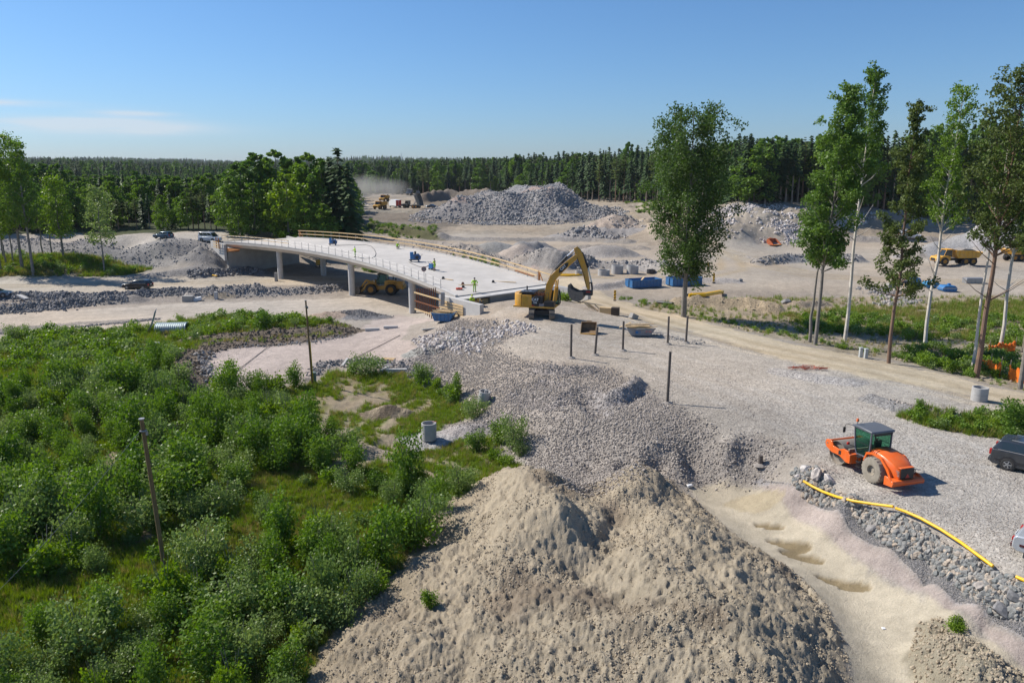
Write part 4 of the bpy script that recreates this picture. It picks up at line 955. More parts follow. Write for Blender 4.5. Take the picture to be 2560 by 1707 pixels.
def shrub(px, py, s, kind, label, group=None, p=None, sx=1.0):
    p = p or place(px, py); i = kind if isinstance(kind, int) else 0
    r = empty('shrub', (p[0], p[1], p[2] - .05), rng.uniform(0, 6.28), label, 'shrub', group); ja, jb = (rng.uniform(.62, 1.1), rng.uniform(.8, 1.3)) if p is not None and px == 0 else (1, 1); r.scale = (s * sx * ja, s * sx * ja * rng.uniform(.8, 1.15), s * jb)
    f = bpy.data.objects.new('foliage', SH[i][0]); COL.objects.link(f); f.parent = r
    q = bpy.data.objects.new('stems', SHST[i % 3]); COL.objects.link(q); q.parent = r; return r
BL = REGP['bushland']; SBP = REGP['soil_berm']; HOL = wpoly([(700,1010),(830,930),(1010,930),(1060,960),(1210,1040),(1245,1100),(1345,1162),(1200,1228),(1060,1205),(930,1195),(850,1135),(730,1090)])
def ok_shrub(x, y): return ~pip(SBP, x, y) & (sdf(HOL, x, y) > -.5)
bare = lambda x, y: np.clip((fbm(x, y, .12, 3, .55, 61) + .20) * 4.0, .08, 1)
X1, Y1 = rnd_in(BL, 1900, bare); k = ok_shrub(X1, Y1) & (np.hypot(X1, Y1) > 19.5); X1, Y1 = X1[k], Y1[k]
dist = np.hypot(X1, Y1)
# keep shrubs apart
keep = []; cell = {}
for i in np.argsort(dist):
    c = (int(X1[i] / 1.5), int(Y1[i] / 1.5))
    if any((c[0] + a, c[1] + b) in cell and math.hypot(X1[i] - cell[(c[0] + a, c[1] + b)][0], Y1[i] - cell[(c[0] + a, c[1] + b)][1]) < 1.12 for a in (-1, 0, 1) for b in (-1, 0, 1)): continue
    cell[c] = (X1[i], Y1[i]); keep.append(i)
keep = np.array(keep); X1, Y1 = X1[keep], Y1[keep]
ZT = zat(X1, Y1); cnt = 0; restx = []
for i in range(len(X1)):
    px_, py_ = pix(X1[i], Y1[i], ZT[i])
    if not (-120 < px_ < 2600 and py_ < 1900): continue
    if abs(px_ - 410) < 60 and 1380 < py_ < 1520: continue
    if 350 < px_ < 490 and 780 < py_ < 880: continue
    if 740 < px_ < 830 and 940 < py_ < 1040: continue
    if cnt < 292:
        kn = rng.choice([0, 1, 2, 3, 4, 5, 6, 7], p=[.16, .16, .14, .15, .13, .10, .08, .08]); s = rng.uniform(.75, 1.55) * (.95 + .5 * (fbm(X1[i:i + 1], Y1[i:i + 1], .07, 2, .5, 5)[0] + .2))
        t_ = 'birch' if kn < 3 else 'willow' if kn < 6 else 'sapling'
        zone = 'near the corrugated culvert' if py_ < 900 and px_ > 250 else 'below the pale road' if py_ < 1000 else 'behind the leaning pole' if py_ < 1150 and px_ > 250 else 'beside the leaning pole' if py_ < 1350 and px_ > 250 else 'at the left picture edge' if px_ < 250 else 'near the bottom edge of the photo' if py_ > 1450 else 'between the leaning pole and the clay mound'
        lab = {'birch': 'green young birch ' + zone, 'willow': 'grey green willow ' + zone, 'sapling': 'bright green sapling ' + zone}[t_]
        szw = 'tall ' if s > 1.35 else 'small ' if s < 1.0 else 'middle sized '
        lab = szw + lab
        shrub(0, 0, s, int(kn), lab, {'birch': 'young birches', 'willow': 'willow bushes', 'sapling': 'low saplings'}[t_] + ' ' + zone, (X1[i], Y1[i], ZT[i])); cnt += 1
    else: restx.append(i)
r_ = np.array(restx, int); n = len(r_)
xs, ys = rnd_in(BL, 900, bare); k = ok_shrub(xs, ys) & (np.hypot(xs, ys) > 24); xs, ys = xs[k], ys[k]
ax_ = np.concatenate([X1[r_], xs]); ay_ = np.concatenate([Y1[r_], ys]); sz = np.concatenate([rng.uniform(.9, 1.7, n), rng.uniform(.4, 1.2, len(xs))]); N_ = len(ax_)
scatter('undergrowth', np.stack([ax_, ay_, zat(ax_, ay_) - .05], 1), np.stack([np.zeros(N_), np.zeros(N_), rng.uniform(0, 6.28, N_)], 1), sz, rng.integers(0, 6, N_), SHC)
for px, py, s, kd, lab, sx in [(657,826,1.35,0,'tall feathery shrub on the berm beside the road, left of the wooden pole',1.2),(795,1172,1.25,1,'lone dark round bush standing in the open grass left of the mound',1.1),(1192,1128,.85,0,'round dark bush right of the open concrete well ring',1.25),(1238,1150,.8,6,'pale green bush just right of the round dark bush by the gravel',.9),
                           (1010,1375,1.2,2,'bush leaning against the left foot of the clay mound',1.0),(1077,1518,.75,7,'small green plant alone on the clay mound',.8),(2388,1572,.42,7,'low green clump on the spoil beside the pink strip',1.6),(40,852,1.3,4,'feathery willow at the far left beside the pale road',1.0),
                           (2545,1085,1.1,1,'dark shrub behind the dark station wagon',1.2),(2500,1070,.7,6,'light green weeds beside the stony edge behind the dark car',1.4),(1160,1225,.6,6,'bright green bush at the left shoulder of the clay peak',1.5),(1415,753,1.1,6,'small green bush behind the excavator beside the road',1.2),(1260,1160,.6,7,'grassy bush at the foot of the gravel slope',1.6)]:
    shrub(px, py, s, kd, lab, sx=sx)
def grass(P, n, smin=.5, smax=1.2, name='grass', thr=.25, straw=.2, dmax=400, boost=True):
    x, y = rnd_in(P, n, (lambda x, y: np.clip(zat(x, y, grs) * 1.2 - .1, 0, 1) * (np.clip(45 / np.hypot(x, y), .1, 1) ** 1.2 if boost else 1)))
    n = len(x); st = rng.random(n) < (straw + .5 * np.clip(fbm(x, y, .3, 3, .5, 12) * 3, 0, 1)); idx = np.where(st, rng.integers(4, 6, n), rng.integers(0, 4, n)); d = np.hypot(x, y)
    # collection order is by name: tuft forms 0-3 green, 4-5 dry
    s = rng.uniform(smin, smax, n) * np.clip(d / 60, 1, 3.2)
    scatter(name, np.stack([x, y, zat(x, y) - .02], 1), np.stack([np.zeros(n), np.zeros(n), rng.uniform(0, 6.28, n)], 1), s, idx, TUF)
grass(BL, 70000)
grass(REGP['tree_strip_grass'], 7000, .4, 1.0, straw=.45, boost=False)
grass(REGP['tree_strip'], 6000, .5, 1.0, straw=.2, boost=False)
grass(REGP['grass_left'], 5000, .5, 1.0, straw=.3, boost=False)
WB = wpoly([(2240,1040),(2300,1030),(2400,1052),(2470,1035),(2560,1030),(2600,1100),(2520,1100),(2440,1090),(2350,1075),(2290,1060)]); x, y = rnd_in(WB, 900)
scatter('grass', np.stack([x, y, zat(x, y)], 1), np.stack([x * 0, x * 0, rng.uniform(0, 6, len(x))], 1), rng.uniform(.7, 1.6, len(x)), rng.integers(0, 5, len(x)), TUF)
scatter('undergrowth', np.stack([x[:50], y[:50], zat(x[:50], y[:50])], 1), np.stack([x[:50] * 0, x[:50] * 0, rng.uniform(0, 6, 50)], 1), rng.uniform(.4, .9, 50), rng.integers(0, 6, 50), SHC)
def under(P, n, a, b):
    x, y = rnd_in(P, n); n = len(x); scatter('undergrowth', np.stack([x, y, zat(x, y) - .05], 1), np.stack([x * 0, x * 0, rng.uniform(0, 6, n)], 1), rng.uniform(a, b, n), rng.integers(0, 6, n), SHC)
under(wpoly([(1980,800),(2100,790),(2300,800),(2560,800),(2700,820),(2700,880),(2400,860),(2200,850),(2000,835)]), 230, .5, 1.3)
under(wpoly([(2230,900),(2300,870),(2450,880),(2560,900),(2640,960),(2560,960),(2350,925)]), 110, .5, 1.2)
under(wpoly([(1543,748),(1690,782),(1850,820),(2087,870),(2340,925),(2560,972),(2560,955),(2340,912),(2087,860),(1850,808),(1690,772),(1560,742)]), 90, .3, .7)
under(REGP['grass_left'], 150, .6, 1.6)
under(wpoly([(860,640),(960,655),(1000,672),(960,690),(880,670)]), 60, .6, 1.3)
under(wpoly([(540,800),(700,795),(850,808),(870,820),(700,832),(540,835)]), 60, .4, .9)
under(wpoly([(880,582),(960,590),(1040,600),(960,572),(890,568)]), 60, .5, 1.2)
under(wpoly([(1560,508),(1640,505),(1690,510),(1640,522),(1560,518)]), 50, .6, 1.5)
under(wpoly([(1150,630),(1250,662),(1240,668),(1130,640)]), 25, .5, 1.0)

under(wpoly([(900,566),(1000,560),(1130,590),(1100,603),(980,600)]), 110, .5, 1.4)
under(wpoly([(1590,520),(1640,512),(1680,518),(1640,535),(1590,535)]), 60, .6, 1.4)
# ---------------------------------------------------------------- bridge
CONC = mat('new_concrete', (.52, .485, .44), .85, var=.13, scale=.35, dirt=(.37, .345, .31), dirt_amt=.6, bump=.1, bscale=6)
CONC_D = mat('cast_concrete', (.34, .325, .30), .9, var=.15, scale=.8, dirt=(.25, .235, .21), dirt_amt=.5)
CONC_W = mat('pale_concrete', (.50, .48, .45), .85, var=.12, scale=1.2)
WOOD = mat('fresh_timber', (.62, .44, .23), .8, var=.18, scale=4, rand=.15)
WOOD_O = mat('orange_formwork', (.50, .20, .06), .8, var=.25, scale=3)
RUST = mat('rusty_steel', (.22, .085, .04), .8, .3, var=.35, scale=6)
STEEL = mat('galvanised_steel', (.34, .34, .34), .5, .6, var=.1)
DARK = mat('dark_steel', (.05, .05, .052), .6, .3, var=.2)
BD = Vector((-.66, .751, 0)).normalized(); BN = Vector((.751, .66, 0)).normalized()
def bn_left(s): return 56.4 + 4.3 * max(0, 1 - ((s - 113) / 38.5) ** 2)
def bz(s): return 3.3 - 1.75 * ((130 - s) / 55.5) ** 2 if s < 130 else 3.3 - .3 * ((s - 130) / 22) ** 2
BW = 15.9
def B(s, n, z): v = BD * s + BN * n; return Vector((v.x, v.y, z))
def Bd(s, o, dz=0.0): return B(s, bn_left(s) + o, bz(s) + dz)
bridge = empty('bridge', B(113, 60, 0), 0, 'long curved concrete road bridge under construction with pale bare deck', 'bridge')
BL0 = B(113, 60, 0)
def bpart(mb, name, m, **k):
    mb.v = [tuple(Vector(v) - BL0) for v in mb.v]; return mb.build(name, m, bridge, **k)
S = [75 + i * 1.55 for i in range(50)]; S[-1] = 150.6
m = MB(); sec = [(0, 0), (0, -.42), (.9, -1.12), (BW - .9, -1.12), (BW, -.42), (BW, 0)]
vs = [Bd(s, a, b) for s in S for a, b in sec]; k = len(sec); fs = []
for i in range(len(S) - 1):
    for j in range(k): fs.append((i * k + j, i * k + (j + 1) % k, (i + 1) * k + (j + 1) % k, (i + 1) * k + j))
fs += [tuple(range(k)), tuple(range((len(S) - 1) * k, len(S) * k))[::-1]]
m.add(vs, fs); bpart(m, 'deck', CONC, smooth=30)
for o0, o1, nm in ((.0, .42, 'edge_beam'), (BW - .42, BW, 'edge_beam')):
    m = MB(); e = [(o0, .004), (o0, .13), (o1, .13), (o1, .004)]; vs = [Bd(s, a + (-.03 if o0 == 0 else .03), b) for s in S for a, b in e]; fs = []
    for i in range(len(S) - 1):
        for j in range(4): fs.append((i * 4 + j, i * 4 + (j + 1) % 4, (i + 1) * 4 + (j + 1) % 4, (i + 1) * 4 + j))
    fs += [(0, 1, 2, 3), tuple(range((len(S) - 1) * 4, len(S) * 4))[::-1]]; m.add(vs, fs); bpart(m, nm, CONC_W, smooth=30)
for s, o in ((91, 1.5), (110.4, 1.3), (135.3, 1.8), (97, 12.2), (117.4, 12.0), (134, 9.8)):
    top = Bd(s, o, -1.08); b = top.copy(); b.z = zg(top.x, top.y) - .5
    m = MB(); m.cyl(b, top, .52, n=24); m.cyl((top.x, top.y, top.z - .0), (top.x, top.y, top.z + .02), .4); bpart(m, 'column', CONC_W, smooth=40)
def wall(pts_sz, n0, n1):
    m = MB(); k = len(pts_sz); vs = [B(s, n0, z) for s, z in pts_sz] + [B(s, n1, z) for s, z in pts_sz]
    m.add(vs, [tuple(range(k)), tuple(range(k, 2 * k))[::-1]] + [((i + 1) % k, i, k + i, k + (i + 1) % k) for i in range(k)]); return m
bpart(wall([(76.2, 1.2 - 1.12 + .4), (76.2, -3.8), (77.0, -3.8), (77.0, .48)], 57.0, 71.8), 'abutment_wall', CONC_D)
bpart(wall([(77.6, 1.55), (69.2, 1.35), (69.2, .15), (77.6, -3.6)], 55.75, 56.35), 'wing_wall', CONC_W, bevel=.03)
bpart(wall([(77.2, 1.55), (67.5, 1.3), (67.5, .3), (77.2, -3.2)], 72.6, 73.2), 'wing_wall', CONC_W, bevel=.03)
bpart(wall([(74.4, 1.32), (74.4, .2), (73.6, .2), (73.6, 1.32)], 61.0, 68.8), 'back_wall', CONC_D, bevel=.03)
bpart(wall([(74.2, .95), (74.2, .2), (73.9, .2), (73.9, .95)], 56.5, 60.9), 'formwork_board', WOOD)
bpart(wall([(74.2, 1.1), (74.2, .85), (74.0, .85), (74.0, 1.1)], 68.9, 72.4), 'formwork_board', WOOD)
bpart(wall([(75.2, 1.45), (75.2, 1.30), (73.2, 1.30), (73.2, 1.45)], 56.4, 72.4), 'end_slab', CONC_W)
# rusty formwork frames hanging at the near left corner
for i in range(11):
    s = 77.9 + i * .42; m = MB(); a = B(s, 55.6, 2.4 - i * .06); b = B(s, 55.45, -1.9 + (.12 * i)); m.beam(b, a, .10, .12); bpart(m, 'formwork_strut', RUST)
for z, c in ((1.3, WOOD), (.2, RUST), (-.9, WOOD)):
    m = MB(); m.beam(B(82.4, 55.4, z), B(76.9, 55.4, z - .25), .12, .16); bpart(m, 'waler', c)
for i in range(5):
    m = MB(); m.beam(B(77.2, 55.6, .9 - i * .42), B(72.3, 55.6, .75 - i * .30), .05, .22); bpart(m, 'formwork_plank', WOOD)
for o, z in ((.7, -.25), (.3, .5)):
    m = MB(); m.box(B(75.8, 55.2 - o * .1, z + 1.2), (.5, .4, .8)); bpart(m, 'steel_bracket', STEEL)
# far abutment
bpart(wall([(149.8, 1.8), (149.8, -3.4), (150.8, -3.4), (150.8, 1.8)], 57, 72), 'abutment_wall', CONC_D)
bpart(wall([(149.6, 2.6), (156.5, 2.9), (156.5, 1.6), (149.6, -.6)], 56.2, 56.7), 'wing_wall', CONC_W)
bpart(wall([(149.6, 2.6), (156.5, 2.9), (156.5, 1.6), (149.6, -.6)], 72.5, 73.0), 'wing_wall', CONC_W)
m = MB(); m.beam(B(151, 55.8, 3.9), B(151, 55.8, 1.7), .15, .15); m.beam(B(152.3, 55.8, 3.9), B(152.3, 55.8, 1.7), .15, .15); bpart(m, 'formwork_frame', WOOD_O)
for z in (2.0, 2.5, 3.0): m = MB(); m.beam(B(150.7, 55.6, z), B(153.5, 55.6, z), .06, .18); bpart(m, 'formwork_plank', WOOD)
m = MB(); m.add([B(149.2, 56.6, 2.0), B(149.2, 56.6, 1.2), B(144.5, 57.4, 1.98), B(149.2, 59.0, 1.1)], [(0, 1, 2), (0, 2, 3), (1, 3, 2), (0, 3, 1)]); bpart(m, 'formwork_gusset', WOOD_O)
# railings: slim posts on the near side, posts with two plank rails on the far side
s = 79.5; pp = []
while s < 150: pp.append(s); s += 2.25
postm = MB(); postm.box((0, 0, .55), (.05, .05, 1.1)); postm.box((0, 0, 1.1), (.09, .09, .05)); postm.box((0, 0, .04), (.14, .14, .07)); pm_ = postm.mesh('railing_post', STEEL, 0)
def bobj(me, name, p, rz=0, sc_=None):
    o = bpy.data.objects.new(name, me); o.location = Vector(p) - BL0; o.rotation_euler = (0, 0, rz); COL.objects.link(o); o.parent = bridge
    if sc_: o.scale = sc_
    return o
for s in pp: bobj(pm_, 'railing_post', Bd(s, .12, .12))
for z in (.55, 1.05): m = MB(); m.tube([Bd(s, .12, .12 + z) for s in pp], .012, 4); bpart(m, 'safety_wire', STEEL)
for z, c in ((.62, WOOD), (1.12, WOOD)):
    m = MB(); q = [Bd(s, .2, .12 + z) for s in pp if s > 128]; q += [Bd(151.5, .2, .12 + z)]
    for a, b in zip(q[:-1], q[1:]): m.beam(a, b, .04, .14)
    bpart(m, 'timber_rail', c)
s = 77.5; pr = []
while s < 152: pr.append(s); s += 2.6
for s in pr: bobj(pm_, 'railing_post', Bd(s, BW - .1, .12))
i = 0
for z in (.62, 1.28):
    q = [Bd(s, BW - .18, .12 + z) for s in pr]
    if z > 1: q = [Bd(75.2, BW - .18, .12 + z + .05), Bd(72.6, BW - .3, .12 + z + .05)][::-1] + q
    for a, b in zip(q[:-1], q[1:]):
        m = MB(); m.beam(a, b + (b - a) * .04, .05, .17); bpart(m, 'plank_rail', WOOD)
for s in (151.5, 77): m = MB(); m.beam(Bd(min(s, 150), BW - .1, .1), Bd(min(s, 150), BW - .1, 1.5), .14, .3); m.beam(Bd(min(s, 150) - .9, BW - .1, .2), Bd(min(s, 150), BW - .1, 1.4), .1, .1); bpart(m, 'end_frame', WOOD_O)
m = MB(); m.beam(Bd(79, BW + .3, .3), Bd(84, BW + .3, .3), .3, .12); bpart(m, 'formwork_plank', WOOD_O)
ang_b = math.atan2(BD.y, BD.x)

# ---------------------------------------------------------------- trees
def conifer_np(seed, h, r, base=.12, lev=26, nb=6, qpb=3, droop=.35, size=.55, pine=False):
    g = np.random.default_rng(seed); c = []; rad = []; up = []
    for i in range(lev):
        t = (i + g.uniform(0, .8)) / lev; z = h * (base + (1 - base) * t); rr = r * ((1 - t) ** .85) * g.uniform(.75, 1.15) + .12
        if pine: rr = r * (math.sin(min(1, t * .95 + .12) * math.pi) ** .6) * g.uniform(.5, 1.1) + .1
        k = nb if t < .85 else max(3, nb - 2); a0 = g.uniform(0, 6.28)
        for b in range(k):
            if g.random() < .12: continue
            a = a0 + 6.28 * b / k + g.normal() * .25; L_ = rr * g.uniform(.7, 1.15)
            for q in range(qpb):
                f = (q + .6) / qpb; d = L_ * f; c.append((math.cos(a) * d + g.normal() * .06, math.sin(a) * d + g.normal() * .06, z - droop * d * f + (.25 * d if pine else 0)))
                rad.append(size * g.uniform(.7, 1.15) * (.5 + .5 * (1 - t)) * (1.0 - .25 * f)); up.append(a)
    c = np.array(c); rad = np.array(rad)[:, None]; a = np.array(up); n = len(c)
    out = np.stack([np.cos(a), np.sin(a), np.full(n, -droop * 1.3)], 1); sd = np.stack([-np.sin(a), np.cos(a), g.normal(size=n) * .35], 1)
    vs = np.stack([c - out * rad * .9, c + sd * rad * .5 - [0, 0, .05], c + out * rad, c - sd * rad * .5 - [0, 0, .05]], 1)
    vs[:, 1, 2] -= rad[:, 0] * .25; vs[:, 3, 2] -= rad[:, 0] * .25
    return vs.reshape(-1, 3), np.arange(n * 4).reshape(n, 4)
def decid_np(seed, h, r, base=.25, n=900, size=.3, prof=None, clumps=40, cr=.28, nrm=.4):
    g = np.random.default_rng(seed); cs = []
    for i in range(clumps):
        t = g.uniform(0, 1); pr = (prof(t) if prof else math.sin(math.pi * (t * .74 + .20)) ** .9); a = g.uniform(0, 6.28); q = g.uniform(.25, 1) ** .6 * r * pr
        cs.append((math.cos(a) * q, math.sin(a) * q, h * (base + (1 - base) * t * .97), max(.3, pr)))
    cs = np.array(cs); k = g.integers(0, clumps, n); d = g.normal(size=(n, 3)); d /= np.linalg.norm(d, axis=1)[:, None]; R_ = (g.random(n) ** .45)[:, None] * r * cr * 2
    c = cs[k, :3] + d * R_ * cs[k, 3:4] * np.array([1, 1, .8])
    return leaf_quads(c, g.uniform(.6, 1.3, n) * size, g, nrm), cs
def trunk_mb(h, r0, r1=None, bend=.0, seed=0, n=8):
    g = random.Random(seed); b = MB(); pts = []; x = y = 0
    for i in range(7):
        t = i / 6; pts.append((x, y, -0.4 + t * (h + .4))); x += g.uniform(-1, 1) * bend; y += g.uniform(-1, 1) * bend
    b.tube(pts, [r0 * (1.25 if i == 0 else 1) * (1 - i / 6) + (r1 or .03) * i / 6 for i in range(7)], n); return b, pts
FT = {}   # far trees: one mesh with trunk and crown materials, ten metres high before scaling
def far_tree(kind, seed):
    tb, _ = trunk_mb(10 * .95, .15, .03, .04, seed, 5)
    if kind == 'spruce': V, F = conifer_np(seed, 10, 1.55, .10 + .1 * (seed % 3), 26, 7, 3, .45, .62); tm, lm = BARK_D, SPRUCE
    elif kind == 'bare': V, F = conifer_np(seed, 10, 1.3, .5, 16, 6, 3, .4, .55); tm, lm = BARK_D, SPRUCE
    elif kind == 'pine': V, F = conifer_np(seed, 10, 1.5, .5, 13, 6, 4, .0, .50, True); tm, lm = BARK_P, PINE
    else:
        (V, F), _ = decid_np(seed, 10, 2.6, .06, 3400, .20, clumps=60, cr=.19); tm, lm = BARK_G, {'birch': BIRCH, 'aspen': ASPEN, 'light': LUSH}[kind]
    return tb, V, F, tm, lm
def far_meshes(kind, seed):
    if (kind, seed) not in FT:
        tb, V, F, tm, lm = far_tree(kind, seed); FT[(kind, seed)] = (tb.mesh('trunk', tm), np_mesh('crown', V, F, lm))
    return FT[(kind, seed)]
def joined_tree(kind, seed):
    tb, V, F, tm, lm = far_tree(kind, seed); b = len(tb.v)
    me = bpy.data.meshes.new('forest_tree'); me.from_pydata(tb.v + V.tolist(), [], tb.f + (F + b).tolist()); me.materials.append(tm); me.materials.append(lm)
    me.polygons.foreach_set('material_index', np.array([0] * len(tb.f) + [1] * len(F), np.int32)); return me
FORC = protocol('forest_tree', [joined_tree('spruce', 1), joined_tree('spruce', 2), joined_tree('spruce', 3), joined_tree('birch', 4), joined_tree('aspen', 5), joined_tree('pine', 6), joined_tree('bare', 7), joined_tree('bare', 8)])
ncount = [0]
def tree(kind, p, h, wd=1.0, label=None, group=None, seed=None):
    seed = int(rng.integers(1, 4)) if seed is None else seed
    tm, cm = far_meshes(kind, seed)
    r = empty({'bare': 'spruce_tree'}.get(kind, kind + '_tree') if kind != 'light' else 'birch_tree', p, rng.uniform(0, 6.28), label, 'tree', group); s = h / 10; r.scale = (s * wd, s * wd, s)
    for nm, me in (('trunk', tm), ('crown', cm)):
        o = bpy.data.objects.new(nm, me); COL.objects.link(o); o.parent = r
    ncount[0] += 1; return r
def interp(P, x): P = np.array(P, float); return np.interp(x, P[:, 0], P[:, 1])
def top_h(x, y, z, tp):
    """height of a tree at x, y whose tip shows at photo row tp"""
    k = (tp - 853.5) / FPX; # solve pix row for z
    num = y * (k * CT - 0) ; # d = y*CT - dz*ST ; up = y*ST + dz*CT ; row = -up/d
    dz = (-k * y * CT - y * ST) / (CT - k * ST)
    return CAMZ + dz - z
def wall_layer(base, tops, d0, step, kinds, lab, grp, x0, x1, jit=18, hmin=7, extra=0, wd=1.0, zofs=0):
    """a row of trees whose feet follow a line in world space"""
    px = x0
    while px < x1:
        py = interp(base, px); p = hit(px, py, ZB) if d0 is None else None
        if p is None:
            a = (px - 1280) / FPX; y_ = d0 * (1 + rng.uniform(-.03, .03)); x_ = a * y_ / CT * .98; p = (x_, y_, zg(x_, y_))
        e = extra + rng.uniform(0, 7); q = math.hypot(p[0], p[1]); x_, y_ = p[0] * (1 + e / q), p[1] * (1 + e / q); z_ = zg(x_, y_)
        h = max(hmin, top_h(x_, y_, z_, interp(tops, px) + abs(rng.normal()) * jit)); kd = kinds[int(rng.integers(len(kinds)))]
        L = {'spruce': 'dark full spruce', 'bare': 'bare stemmed spruce', 'pine': 'red trunked pine', 'birch': 'green birch', 'aspen': 'round aspen', 'light': 'light green birch'}[kd]
        lab_ = lab.replace('wall behind the quarry', 'wall ' + ('left of the rock heap' if px < 1180 else 'right behind the rock heap' if px < 1480 else 'around the big aspen' if px < 1850 else 'behind the sandy hill' if px < 2200 else 'behind the tall pines at right')).replace('quarry forest', 'quarry forest ' + ('near the rock heap' if px < 1480 else 'near the sandy hill' if px < 2150 else 'at the far right')).replace('left forest', 'left forest ' + ('at the picture edge' if px < 130 else 'behind the parked cars' if px > 380 else 'above the rocky bank'))
        tree(kd, (x_, y_, z_ - .2), h, wd * min(1.0, 15 / h) * rng.uniform(.9, 1.25), L + ' ' + lab_, {'bare': 'spruces', 'spruce': 'spruces', 'pine': 'pines', 'birch': 'birches', 'aspen': 'aspens', 'light': 'birches'}[kd] + ' ' + lab_)
        px += step * rng.uniform(.7, 1.3)
RB = [(880,487),(1040,487),(1250,482),(1500,506),(1640,509),(1750,511),(2000,514),(2200,537),(2400,550),(2700,557)]
RT = [(870,432),(930,420),(1000,412),(1040,404),(1100,399),(1250,393),(1400,377),(1480,366),(1560,352),(1640,346),(1750,345),(1850,336),(1950,334),(2100,322),(2200,314),(2300,306),(2450,292),(2600,272),(2750,262)]
wall_layer(RB, [(a, b + 12) for a, b in RT], None, 13, ['bare', 'spruce', 'spruce', 'bare', 'pine', 'spruce', 'birch'], 'in the front of the forest wall behind the quarry', 'in the forest wall', 885, 2680, jit=22, wd=1.25)
wall_layer([(a, b - 1) for a, b in RB], RT, None, 22, ['spruce', 'bare', 'birch', 'spruce', 'aspen'], 'in the second rank of the quarry forest', 'in the second rank of the quarry forest', 890, 2680, jit=13, extra=12, wd=1.25)
LB = [(-200,578),(900,578)]
wall_layer(LB, [(-200,480),(200,505),(330,480),(450,478),(560,470),(640,460)], None, 17, ['pine', 'pine', 'bare', 'spruce', 'birch'], 'in the low front row of the left forest', 'in the low front row of the left forest', -160, 640, jit=8, extra=2)
wall_layer(LB, [(-200,398),(100,400),(175,405),(215,445),(300,432),(350,408),(385,430),(470,432),(560,420),(620,400)], None, 24, ['spruce', 'birch', 'aspen', 'birch'], 'behind the front row of the left forest', 'behind the left forest edge', -160, 600, jit=8, extra=40)
# the group of big leafy trees beside the far end of the bridge
for px, py, tp, kd, wd, ex, lab in [(575,583,440,'birch',1.0,0,'small birch at the left end of the leafy group by the bridge'),(612,583,402,'aspen',1.15,6,'tall round aspen at the left of the leafy group by the bridge'),(655,584,378,'aspen',1.15,9,'broad aspen forming the left top of the leafy group'),
      (700,584,371,'birch',1.2,8,'tallest leafy tree of the group at its middle left'),(745,586,388,'aspen',1.0,12,'dark aspen behind the yellowish tree of the group'),(722,588,428,'light',1.0,0,'yellow green birch standing in front of the leafy group'),(640,588,452,'birch',1.1,0,'pale green birch low in the leafy group above the bridge end'),
      (782,588,378,'birch',1.1,8,'feathery birch at the right top of the leafy group'),(812,590,392,'aspen',1.0,6,'narrow aspen beside the dark spruces'),(765,592,500,'birch',1.2,-3,'rounded low tree right of the yellow green birch'),(805,592,505,'birch',1.3,-3,'rounded low tree just left of the tall spruces'),(690,590,470,'birch',1.0,-2,'low leafy tree right of the slanted bare stem'),
      (853,592,363,'spruce',1.15,2,'tallest dark spruce ending the leafy group on the right'),(876,594,405,'spruce',1.1,0,'dark spruce with bare stem at the far right end of the group'),(833,590,388,'spruce',1.0,4,'slim spruce left of the tallest spruce'),(598,588,500,'birch',1.0,-2,'low birch behind the white vans')]:
    p = hit(px, py) if px < 720 else atd(px, py, 172); x_, y_ = p[0], p[1]
    if ex: q = math.hypot(x_, y_); x_, y_ = x_ * (1 + ex / q), y_ * (1 + ex / q)
    z_ = zg(x_, y_); h = top_h(x_, y_, z_, tp); tree(kd, (x_, y_, z_ - .2), h, wd * (1.1 if kd != 'spruce' else 1.15), lab)
# deeper forest and far wooded hills: nobody could count them
def forest(n, cond, hr, name, kinds=(0, 1, 2, 0, 1, 3, 4, 5), r0=200, r1=600, t0=-47, t1=47, pw=1.0):
    th = rng.uniform(R(t0), R(t1), n); r = r0 + (r1 - r0) * rng.random(n) ** pw; x = r * np.sin(th); y = r * np.cos(th); k = cond(x, y, r, th); x, y, r = x[k], y[k], r[k]; n = len(x)
    h = rng.uniform(*hr, n) * (1 + fbm(x, y, .01, 2) * .5); s = np.stack([h / 10 * rng.uniform(.8, 1.2, n), h / 10, h / 10], 1); s[:, 1] = s[:, 0]
    scatter(name, np.stack([x, y, zat(x, y) - .3], 1), np.stack([x * 0, x * 0, rng.uniform(0, 6.28, n)], 1), s, rng.choice(kinds, n), FORC)
line = np.array([hit(px, interp(RB, px), ZB)[:2] for px in range(870, 2700, 20)]); la = np.arctan2(line[:, 0], line[:, 1]); lr_ = np.hypot(line[:, 0], line[:, 1])
def behind(x, y, r, th): return (th > la[0]) & (r > np.interp(th, la, lr_) + 24) & (r < np.interp(th, la, lr_) + 190)
forest(9000, behind, (15, 20.5), 'forest', r0=240, r1=760, t0=-12, t1=47)
def leftb(x, y, r, th): return (th < R(-11.5)) & (r > 222 + 10 * np.sin(th * 40))
forest(3200, leftb, (9, 13.5), 'forest', (0, 3, 4, 3, 1, 5, 3), r0=220, r1=620, t0=-47, t1=-11)
forest(26000, lambda x, y, r, th: (r > 620) & (vnoise(x * .004, y * .004) > .12), (13, 19), 'far_forest', r0=600, r1=3600, pw=1.15)
forest(16000, lambda x, y, r, th: r > 0, (16, 22), 'far_forest', r0=3200, r1=7000, pw=1.0, kinds=(0, 1, 2))

